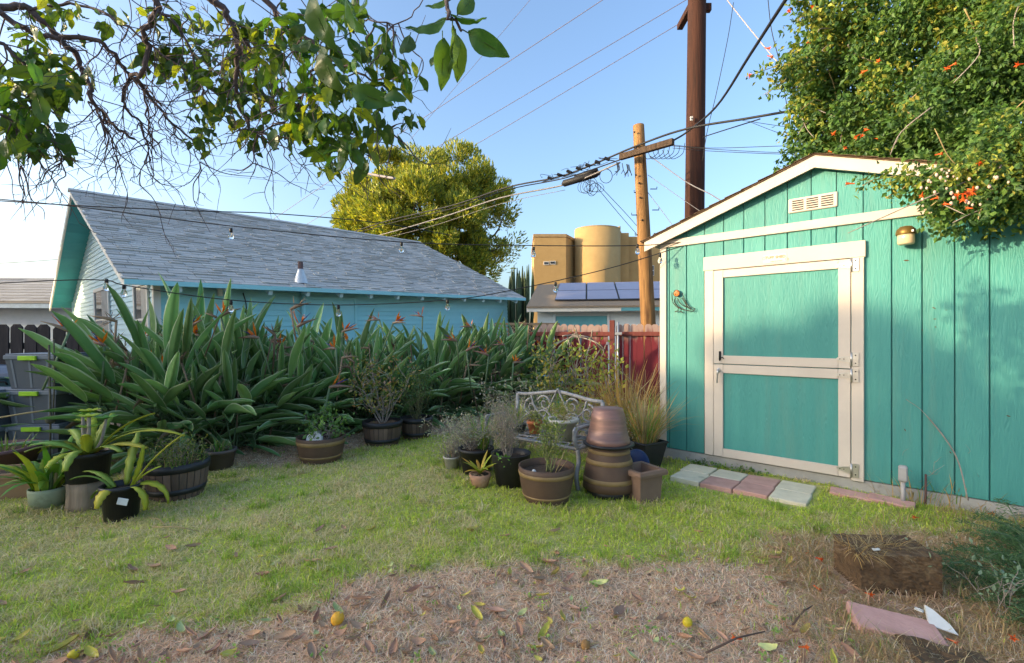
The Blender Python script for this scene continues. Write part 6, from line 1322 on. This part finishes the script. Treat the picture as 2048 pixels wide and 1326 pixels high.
for px, py, r_, m_, lb in ((675, 1251, .031, M_lemon, 'orange yellow fallen citrus fruit on the dry grass'), (1375, 1248, .0235, M_lemony, 'small yellow fallen citrus fruit right of centre'), (1171, 1297, .022, mat('rotten_fruit', (.34, .19, .06), (.22, .12, .05), scale=20, rough=.8), 'brown rotten citrus fruit near the bottom edge'), (147, 1305, .022, M_lemony, 'yellow fallen citrus fruit near the bottom left corner')):
    q = gp(px, py + r_ * 120); b = MB().sphere((0, 0, 0), (r_, r_ * .95, r_ * 1.04), 18, 12); f = b.build('fruit', m_, None, (q.x, q.y, float(gz(q.x, q.y)) + r_ * .9), (.4, .3, 1.0)); f.name = 'citrus_fruit'
    tag(f, lb, 'fruit', 'fallen citrus fruit'); MB().sphere((0, 0, r_ * 1.03), (.004, .004, .003), 6, 4).build('stem_scar', M_twig, f)
for i, (x0_, y0_, x1_, y1_, lb) in enumerate(((305, 1063, 398, 1068, 'long dry stalk on the lawn at left'), (1412, 1322, 1530, 1278, 'thin dark twig near the bottom edge'), (1585, 1268, 1625, 1222, 'short dark twig right of the small fruit'), (330, 1060, 300, 1040, 'short pale stalk beside the long dry stalk'))):
    a, b_ = gpz(x0_, y0_), gpz(x1_, y1_); a.z += .03; b_.z += .025; MB().tube([(0, 0, 0), (b_ - a) * .5 + Vector((.01, .01, .012)), b_ - a], [.005, .0045, .003], 5).build('dry_twig', M_straw if i in (0, 3) else M_wood, None, a, label=lb, cat='twig')
# fallen orange trumpet flowers
M_trump = mat('orange_trumpet', (.80, .10, .018), (.72, .16, .02), scale=6, rough=.5, rand=.15, trans=.25)
def trumpet():
    b = MB().lathe([(.003, 0), (.004, .02), (.009, .038)], 7)
    for k in range(5): a = k * 1.257; b.add([(.008*math.cos(a-.5), .008*math.sin(a-.5), .036), (.022*math.cos(a), .022*math.sin(a), .042), (.008*math.cos(a+.5), .008*math.sin(a+.5), .036)], [(0, 1, 2)])
    return b.mesh('trumpet_flower', M_trump)
TRM = [trumpet() for _ in range(3)]
for px, py in ((1617, 1112), (1631, 1126), (1627, 1179), (1720, 1152), (1695, 1113), (1730, 1195), (1838, 1041), (1975, 1034), (1918, 1105), (1484, 1294), (1893, 1281), (2027, 1280), (1597, 1310), (1698, 1240)):
    q = gp(px, py); q.z = float(gz(q.x, q.y)) + .03
    link('fallen_flower', lr.choice(TRM), None, q, (R(90) + lr.uniform(-.4, .4), 0, lr.uniform(0, 6.3)), 1.0, label='orange trumpet flower fallen on the dry grass', cat='flower', group='fallen orange flowers')

# ------------------------------------------------------------------ citrus tree overhead
M_cbark = mat('citrus_bark', (.13, .10, .10), (.075, .06, .065), scale=14, stretch=(2, 2, .6), rough=.9, bump=.5)
M_cleafy = mat('citrus_leaf_sunlit', (.30, .36, .04), (.22, .30, .035), scale=7, rough=.4, spec=.4, rand=.2, trans=.5, tcol=(1.5, 1.4, .4))  # yellow-green leaf colour standing in for sunlit, backlit leaves
M_cleaf = mat('citrus_leaf', (.078, .165, .026), (.05, .12, .022), scale=7, rough=.35, spec=.45, rand=.28, hue=.022, trans=.45, tcol=(1.5, 1.4, .45), bump=.15, bscale=50)
ct_ = empty('citrus_tree', (-2.6, -.35, 0), 0, label='citrus tree whose bare twigs and leaves hang in at upper left', cat='tree')
CO = ct_.location.copy()
b = MB(); limb(b, (0, 0, -.1), (.05, .05, 1.7), .13, .10, .03); b.build('trunk', M_cbark, ct_)
def cb(pts, r0, r1, nm='branch'):
    P = smoothline([wp(*p) - CO for p in pts], 5); n = len(P)
    P = [p + Vector((random.gauss(0, .006), random.gauss(0, .006), random.gauss(0, .006))) for p in P]
    return P, list(np.linspace(r0, r1, n))
# main limbs start at the trunk (out of frame) and sweep in
hub = [Vector((.05, .05, 1.65)), ]
mains = [
 ([(-420, 40, 1.5), (-150, 0, 1.9), (0, 12, 2.1), (60, 20, 2.15), (105, 65, 2.2), (150, 110, 2.25), (175, 165, 2.3), (182, 200, 2.3), (215, 240, 2.35), (270, 280, 2.4)], .034, .012),
 ([(-300, -80, 1.6), (-60, 0, 2.0), (50, 55, 2.1), (110, 75, 2.15), (190, 78, 2.2), (235, 120, 2.25), (258, 155, 2.3), (245, 195, 2.35), (280, 250, 2.4), (298, 290, 2.4)], .026, .008),
 ([(-200, -160, 1.6), (150, -90, 2.0), (310, 0, 2.1), (290, 60, 2.15), (298, 100, 2.2), (285, 145, 2.2), (268, 155, 2.25), (300, 195, 2.3), (340, 240, 2.35), (390, 285, 2.4)], .030, .008),
 ([(-100, -220, 1.5), (250, -120, 1.8), (430, 0, 1.95), (460, 45, 2.0), (475, 90, 2.0), (470, 150, 2.05), (478, 200, 2.1), (500, 260, 2.15), (560, 300, 2.2)], .032, .008),
 ([(0, -260, 1.4), (350, -150, 1.6), (530, 0, 1.75), (580, 55, 1.8), (630, 90, 1.8), (650, 110, 1.8)], .024, .012),
 ([(650, 110, 1.8), (620, 150, 1.85), (600, 200, 1.9), (570, 240, 1.95), (520, 265, 2.0)], .010, .004),
 ([(650, 110, 1.8), (700, 140, 1.8), (760, 160, 1.75), (820, 145, 1.7)], .010, .004),
 ([(-350, 100, 1.4), (-100, 70, 1.7), (0, 85, 1.8), (60, 150, 1.85), (72, 210, 1.9), (60, 230, 1.9), (90, 270, 1.95), (120, 300, 2.0), (130, 335, 2.0)], .016, .004),
 ([(-250, 130, 1.4), (0, 230, 1.7), (30, 250, 1.8), (60, 300, 1.8), (45, 330, 1.8)], .010, .003),
 ([(475, 60, 2.0), (520, 120, 2.1), (560, 160, 2.1), (600, 230, 2.15), (640, 280, 2.2)], .011, .004),
 ([(310, 20, 2.1), (355, 50, 2.15), (395, 130, 2.2), (410, 190, 2.25), (400, 215, 2.25)], .013, .004),
 ([(60, 20, 2.15), (160, 10, 2.2), (240, 45, 2.2), (330, 110, 2.2), (420, 175, 2.25), (480, 250, 2.3), (500, 330, 2.35)], .012, .004),
 ([(180, 205, 2.3), (200, 235, 2.35), (225, 290, 2.4), (228, 330, 2.45)], .010, .003),
 ([(270, 155, 2.25), (290, 190, 2.3), (297, 260, 2.35), (290, 330, 2.4), (260, 365, 2.4)], .010, .003),
 ([(390, 285, 2.4), (395, 320, 2.4), (430, 370, 2.4)], .006, .002),
 ([(250, -160, 1.2), (600, -200, 1.0), (800, -120, .98), (893, -20, 1.0), (897, 30, 1.0), (925, 60, 1.02)], .016, .005),
 ([(690, 0, 1.7), (730, 40, 1.7), (800, 45, 1.65), (845, 5, 1.6)], .006, .003),
 ([(520, 265, 2.0), (600, 280, 2.0), (700, 270, 1.95), (780, 255, 1.9), (818, 235, 1.85)], .007, .003)]
tipsP = []
for k, (pts, r0, r1) in enumerate(mains):
    P, rr = cb(pts, r0, r1); 
    if k in (0, 1, 2, 3, 4, 7, 8, 15): P = [Vector((.05, .05, 1.6 + .01 * k))] + P; rr = [max(.035, r0)] + rr
    MB().tube(P, [q_ * .56 for q_ in rr], 7).build('branch', M_cbark, ct_); tipsP += [(p, r_) for p, r_ in zip(P, rr) if p.length > 1.0]
# fine bare twigs
def inpx(v):
    w_ = v + CO; return (1024 + F * w_.x / w_.y, HY - F * (w_.z - CH) / w_.y) if w_.y > .3 else (-999, -999)
b = MB(); tw_ends = []; nb_ = 0
for i in range(420):
    p, r_ = random.choice(tipsP); u = inpx(p)
    if not (-60 < u[0] < 800 and -80 < u[1] < 360): continue
    d = Vector((random.gauss(.12, .5), random.gauss(0, .35), random.gauss(-.45, .5))).normalized(); L = random.uniform(.12, .42); q = p.copy(); P = [q.copy()]
    for k in range(6):
        d = (d + Vector((random.gauss(0, .36), random.gauss(0, .25), random.gauss(-.08, .34)))).normalized(); q = q + d * L / 6; P.append(q.copy())
        if k > 1 and random.random() < .5:
            e = (d + Vector((random.gauss(0, .8), random.gauss(0, .5), random.gauss(0, .8)))).normalized(); L2 = random.uniform(.03, .14); b.tube([q, q + e * L2 * .5 + Vector((0, 0, random.uniform(-.01, .01))), q + e * L2], [.0016, .0012, .0007], 4, cap=False)
    P = smoothline(P, 3); b.tube(P, list(np.linspace(min(.0033, r_), .0009, len(P))), 4, cap=False); tw_ends.append(q); nb_ += 1
b.build('twigs', M_cbark, ct_, kind='stuff')
def cleaf(seed, L=.105, w_=.05):
    r = random.Random(seed); b = MB(); n, m = 9, 5; vs = []
    for i in range(n + 1):
        t = i / n; ww = w_ * .5 * max(.03, (math.sin(math.pi * t ** .85) ** .85 if 0 < t < 1 else .02)); zc = -.03 * t * t * r.uniform(.4, 1.3) * 1.2
        for j in range(m): k = -1 + 2 * j / (m - 1); vs.append((t * L, k * ww + .003 * math.sin(6 * t + seed), zc + abs(k) * ww * .28 + .0025 * math.sin(9 * t + 3 * k)))
    fs = [(i*m+j, i*m+j+1, (i+1)*m+j+1, (i+1)*m+j) for i in range(n) for j in range(m - 1)]; b.add(vs, fs, 0, True); b.tube([(-.014, 0, .002), (0, 0, 0), (L*.5, 0, -.009), (L, 0, -.03)], [.0016, .0016, .001, .0004], 4, 1); return b.mesh('citrus_leaf', [M_cleaf, mat_mid])
mat_mid = mat('citrus_midrib', (.07, .13, .025), rough=.5)
CL = [cleaf(s, .095 + .006 * s, .046 + .003 * s) for s in range(5)]
CLy = cleaf(6, .10, .05); CLy.materials[0] = M_cleafy; CL += [CL[0], CL[1], CLy]
NLEAF = [0]; MASS = []
def cl_put(p, s, az=None, pitch=None, roll=None):
    e = Euler((random.gauss(0, .7), random.uniform(.1, 1.35), random.uniform(0, 6.3)), 'XYZ'); s = s * random.uniform(.75, 1.15); me = random.choice(CL)
    if NLEAF[0] < 280: link('leaf', me, ct_, p - CO, e, s); NLEAF[0] += 1
    else: MASS.append((me, Matrix.LocRotScale(p - CO, e, (s, s, s))))
CLU = []
# clusters: px, py, rx, ry, depth, count, scale
for px, py, rx, ry, D, n, s in ((60, 110, 55, 45, 1.9, 10, .95), (130, 140, 45, 35, 2.0, 9, .95), (60, 175, 60, 35, 1.9, 10, 1.0), (110, 170, 50, 30, 1.95, 8, 1.0), (55, 250, 55, 30, 1.85, 12, 1.0), (40, 280, 50, 25, 1.8, 9, .95), (130, 310, 12, 18, 2.0, 2, .6), (105, 20, 60, 25, 2.2, 9, .8), (215, 35, 30, 30, 2.2, 5, .8),
    (330, 30, 40, 30, 2.2, 6, .85), (330, 110, 60, 30, 2.3, 14, .8), (400, 60, 50, 40, 2.3, 10, .75), (390, 130, 70, 40, 2.3, 18, .8), (440, 170, 70, 40, 2.25, 16, .8), (500, 130, 50, 50, 2.2, 12, .8), (430, 225, 50, 30, 2.2, 10, .8), (405, 270, 30, 20, 2.3, 6, .8), (500, 60, 60, 40, 2.0, 10, .9), (520, 190, 50, 40, 2.1, 10, .8), (510, 265, 30, 25, 2.1, 6, .8),
    (560, 90, 50, 50, 1.9, 10, .95), (600, 40, 50, 40, 1.7, 9, 1.1), (640, 60, 40, 50, 1.6, 8, 1.1), (700, 40, 50, 45, 1.6, 12, 1.1), (660, 150, 60, 40, 1.75, 14, 1.05), (610, 190, 50, 40, 1.8, 12, 1.0), (740, 100, 50, 40, 1.7, 12, 1.0), (790, 150, 45, 35, 1.7, 10, .95), (720, 180, 50, 40, 1.75, 12, 1.0), (640, 250, 55, 35, 1.8, 16, 1.05), (690, 290, 45, 35, 1.75, 14, 1.0), (590, 250, 35, 40, 1.9, 8, .95), (740, 240, 40, 40, 1.8, 8, .9), (700, 225, 40, 30, 1.7, 6, 1.1), (820, 235, 25, 18, 1.85, 7, .75), (760, 160, 40, 40, 1.7, 6, 1), (660, 330, 40, 15, 1.8, 6, .8), (30, 210, 40, 30, 1.8, 7, .95)):
    CLU.append([(wp(px + random.gauss(0, rx * .55), py + random.gauss(0, ry * .55), D + random.gauss(0, .1)), s * (.80 if px < 600 else .72)) for i in range(int(n * (3.6 if 250 < px < 600 else 3.6 if px < 250 else 1.9)))])
ALLC = [q for c in CLU for q in c]; random.shuffle(ALLC); ALLC.sort(key=lambda q: q[0].y / q[1])      # largest in view first
for p, s_ in ALLC: cl_put(p, s_)
mb_ = MB()
for me, M in MASS:
    mb_.add([M @ v.co for v in me.vertices], [tuple(f.vertices) for f in me.polygons], random.choice((0, 0, 0, 1)), True)
mb_.build('leaf_mass', [M_cleaf, M_cleafy], ct_, kind='stuff')
def aimed(x0_, y0_, x1_, y1_, D, roll=0, wsc=1.0):
    a, b_ = wp(x0_, y0_, D), wp(x1_, y1_, D + random.uniform(-.02, .03)); d = b_ - a; L = d.length
    q = d.to_track_quat('X', 'Y') @ Euler((roll, 0, 0)).to_quaternion(); o = link('leaf', CL[2], ct_, a - CO); o.rotation_euler = q.to_euler(); o.scale = (L / .107, L / .107 * wsc, L / .107)
for l in ((895, 35, 826, 80, 1.0, .4, 1), (900, 28, 965, 60, 1.0, 1.9, 1), (935, 65, 1012, 108, 1.02, .3, 1.0), (885, 75, 893, 172, 1.0, .5, 1.0), (905, 50, 918, 140, 1.0, -.4, 1), (912, 70, 925, 160, 1.03, .6, 1.1), (915, 30, 955, -15, 1.0, .3, 1), (898, -5, 860, 25, 1.0, .2, .8), (895, 0, 905, -60, 1.0, .4, 1), (620, -10, 645, 90, 1.25, .3, .9), (690, -20, 700, 70, 1.2, .5, 1.15), (735, -10, 720, 40, 1.3, .3, 1), (640, 95, 660, 180, 1.5, .3, 1.2), (820, 70, 808, 120, 1.5, .5, 1.2), (700, 180, 780, 205, 1.5, .2, 1.1)): aimed(*l)
for px, py, D in ((712, 312, 1.8), (724, 110, 1.7), (572, 225, 2.0)): MB().sphere((0, 0, 0), (.026, .026, .028), 14, 9).build('green_fruit', mat('unripe_citrus', (.09, .16, .035), (.06, .12, .03), scale=10, rough=.5, bump=.3, bscale=100), ct_, wp(px, py, D) - CO)

# ------------------------------------------------------------------ flowering vine over the shed roof
vn = empty('flowering_vine', (5.3, 5.0, 0), 0, label='dense trumpet vine with orange red flowers hanging over the shed', cat='vine'); VO = vn.location
r = np.random.default_rng(91)
lobes = [((4.95, 5.3, 4.15), (1.45, 1.4, 1.5), 15000), ((4.0, 5.1, 3.45), (.75, .8, .85), 6000), ((5.0, 4.6, 4.6), (1.3, 1.2, 1.6), 8000), ((4.1, 4.0, 3.15), (.75, .6, .65), 6500), ((3.75, 3.55, 2.72), (.42, .3, .36), 3400), ((3.45, 3.5, 2.50), (.32, .22, .22), 1800), ((3.9, 3.4, 2.5), (.4, .3, .3), 2500), ((3.75, 5.4, 4.75), (.45, .5, .75), 3000), ((3.6, 5.5, 4.1), (.32, .4, .5), 1500), ((4.2, 3.9, 3.9), (.6, .5, .7), 5000), ((4.35, 3.6, 4.5), (.6, .5, .7), 4000)]
Ps, Ds, Sh = [], [], []
for c, ra, k in lobes:
    k = int(k * 1.65); npf = int(22 + 26 * max(ra) ** 2); d = r.normal(0, 1, (npf, 3)); d /= np.linalg.norm(d, axis=1, keepdims=True)
    pc_ = np.array(c) + d * np.array(ra) * r.uniform(.62, 1.05, (npf, 1)); pr = r.uniform(.45, 1.2, npf) * (.13 + .14 * max(ra)); w_ = r.integers(0, npf, k); e = r.normal(0, 1, (k, 3)); e /= np.linalg.norm(e, axis=1, keepdims=True)
    Ps.append(pc_[w_] + e * (pr[w_] * r.uniform(.15, 1, k) ** .5)[:, None] * np.array([1, 1, 1.25])); Ds.append(e * .5 + np.array([-.1, -.1, -.6]))
    k2 = k // 5; d2 = r.normal(0, 1, (k2, 3)); d2 /= np.linalg.norm(d2, axis=1, keepdims=True); Ps.append(np.array(c) + d2 * np.array(ra) * .6 * r.random((k2, 1)) ** .4); Ds.append(d2)
# hanging sprays
sprays = [((1700, 120, 5.2), (1490, 155, 4.9)), ((1660, 110, 5.2), (1545, 150, 5.0)), ((1650, 130, 5.2), (1530, 190, 5.0)), ((1640, 20, 5.3), (1580, 5, 5.2)), ((1900, 360, 3.5), (1715, 372, 3.6)), ((1880, 370, 3.5), (1770, 395, 3.6)), ((1930, 380, 3.4), (1850, 415, 3.4)), ((1980, 390, 3.3), (1960, 440, 3.2)), ((1720, 250, 5), (1660, 262, 5)), ((1690, 60, 5.2), (1590, 40, 5.1)), ((2000, 330, 3.3), (1830, 372, 3.4))]
stm = MB()
for a, b_ in sprays:
    A, B = wp(*a), wp(*b_); pts = [A.lerp(B, t) + Vector((random.gauss(0, .02), random.gauss(0, .02), random.gauss(0, .02) + .06 * math.sin(3.1 * t))) for t in np.linspace(0, 1, 7)]; stm.tube([p - VO for p in smoothline(pts, 3)], .004, 4)
    for t in np.linspace(.0, .97, 24):
        c = A.lerp(B, t) + Vector((0, 0, .06 * math.sin(3.1 * t))); k = int(14 * (1.1 - t)) + 3; Ps.append(np.array(c) + r.normal(0, .035 + .05 * (1 - t), (k, 3))); Ds.append(np.tile(np.array(B - A) * .3 + np.array([0, 0, -.5]), (k, 1)))
for i in range(60):                              # bare and dry vine stems
    c, ra, k = random.choice(lobes); d = Vector((random.gauss(-.5, .6), random.gauss(-.8, .4), random.gauss(-.2, .6))).normalized(); p = Vector(c) + Vector([d[j] * ra[j] for j in range(3)]); q = p + Vector((random.gauss(-.1, .25), random.gauss(-.05, .1), random.gauss(-.15, .2)))
    stm.tube(smoothline([p - VO, p.lerp(q, .5) - VO + Vector((random.gauss(0, .05), random.gauss(0, .05), random.gauss(0, .05))), q - VO], 4), [.006]*4 + [.004]*4 + [.002], 4, random.choice((0, 1)))
stm.build('vine_stems', [M_straw, M_twig], vn, kind='stuff')
MB().tube([(0, 0, -.1), (.05, 0, 1.2), (-.1, .1, 2.4), (-.2, .2, 3.6)], [.11, .10, .08, .05], 9).build('trunk', M_bark, vn)
P = np.concatenate(Ps); Dd = np.concatenate(Ds); n = len(P); nz_ = fbm(P[:, 0] * 1.3 + P[:, 2], P[:, 1] + P[:, 2] * 1.7, 1.3, 77)
ca_ = palette(n, [(.085, .175, .04), (.12, .215, .045), (.055, .12, .04)], [3, 3, 3], .25, 7); cb2 = palette(n, [(.30, .33, .05), (.38, .36, .07), (.22, .29, .05)], [3, 1.5, 3], .2, 8)
cols = np.where(((nz_ > .56) & (r.random(n) < .5))[:, None], cb2, ca_)
V, Fc, C = leafcloud(P - np.array(VO), Dd, r.uniform(.6, 1.3, n) * (.046 + .010 * np.clip(P[:, 1] - 3.4, 0, 2)), .6, cols, .35, 92, .55)
link('foliage', npmesh('foliage', V, Fc, M_leafvc, C), vn, kind='stuff')
for px, py, D, k in ((1545, 105, 4.9, 5), (1498, 155, 4.85, 2), (1630, 5, 5.1, 5), (1582, 22, 5.1, 4), (1635, 85, 5.0, 3), (1675, 265, 4.6, 3), (1715, 268, 4.5, 4), (1742, 262, 4.5, 4), (1665, 308, 4.8, 4), (1690, 300, 4.7, 3), (1890, 137, 3.8, 5), (1920, 140, 3.9, 2), (1935, 390, 3.1, 9), (1950, 380, 3.1, 6), (1915, 400, 3.1, 5), (1840, 387, 3.3, 4), (1715, 372, 3.55, 2), (2043, 125, 3.4, 3), (1880, 300, 3.6, 2), (1725, 150, 4.2, 3), (1960, 330, 3.2, 3), (1795, 330, 4, 3), (1770, 120, 4.2, 2)):
    fc_ = empty('x', (0, 0, 0)); bpy.data.objects.remove(fc_)
    for i in range((k + 2) // 3):
        p = wp(px + random.gauss(0, 9), py + random.gauss(0, 7), D + random.gauss(0, .03)); link('flower', random.choice(TRM), vn, p - VO, (random.uniform(.8, 2.4), random.uniform(-.6, .6), random.uniform(0, 6.3)), random.uniform(1.0, 1.5))
M_bud = mat('pale_pod', (.62, .46, .38), (.5, .36, .28), scale=9, rough=.6)
for i in range(38):
    p = wp(random.uniform(1840, 2040), random.uniform(335, 410), 3.15 + random.random() * .15); MB_b = None
    if i == 0: BUD = MB().sphere((0, 0, 0), (.010, .010, .014), 7, 5).mesh('bud', M_bud)
    link('bud', BUD, vn, p - VO, None, random.uniform(.6, 1.1))
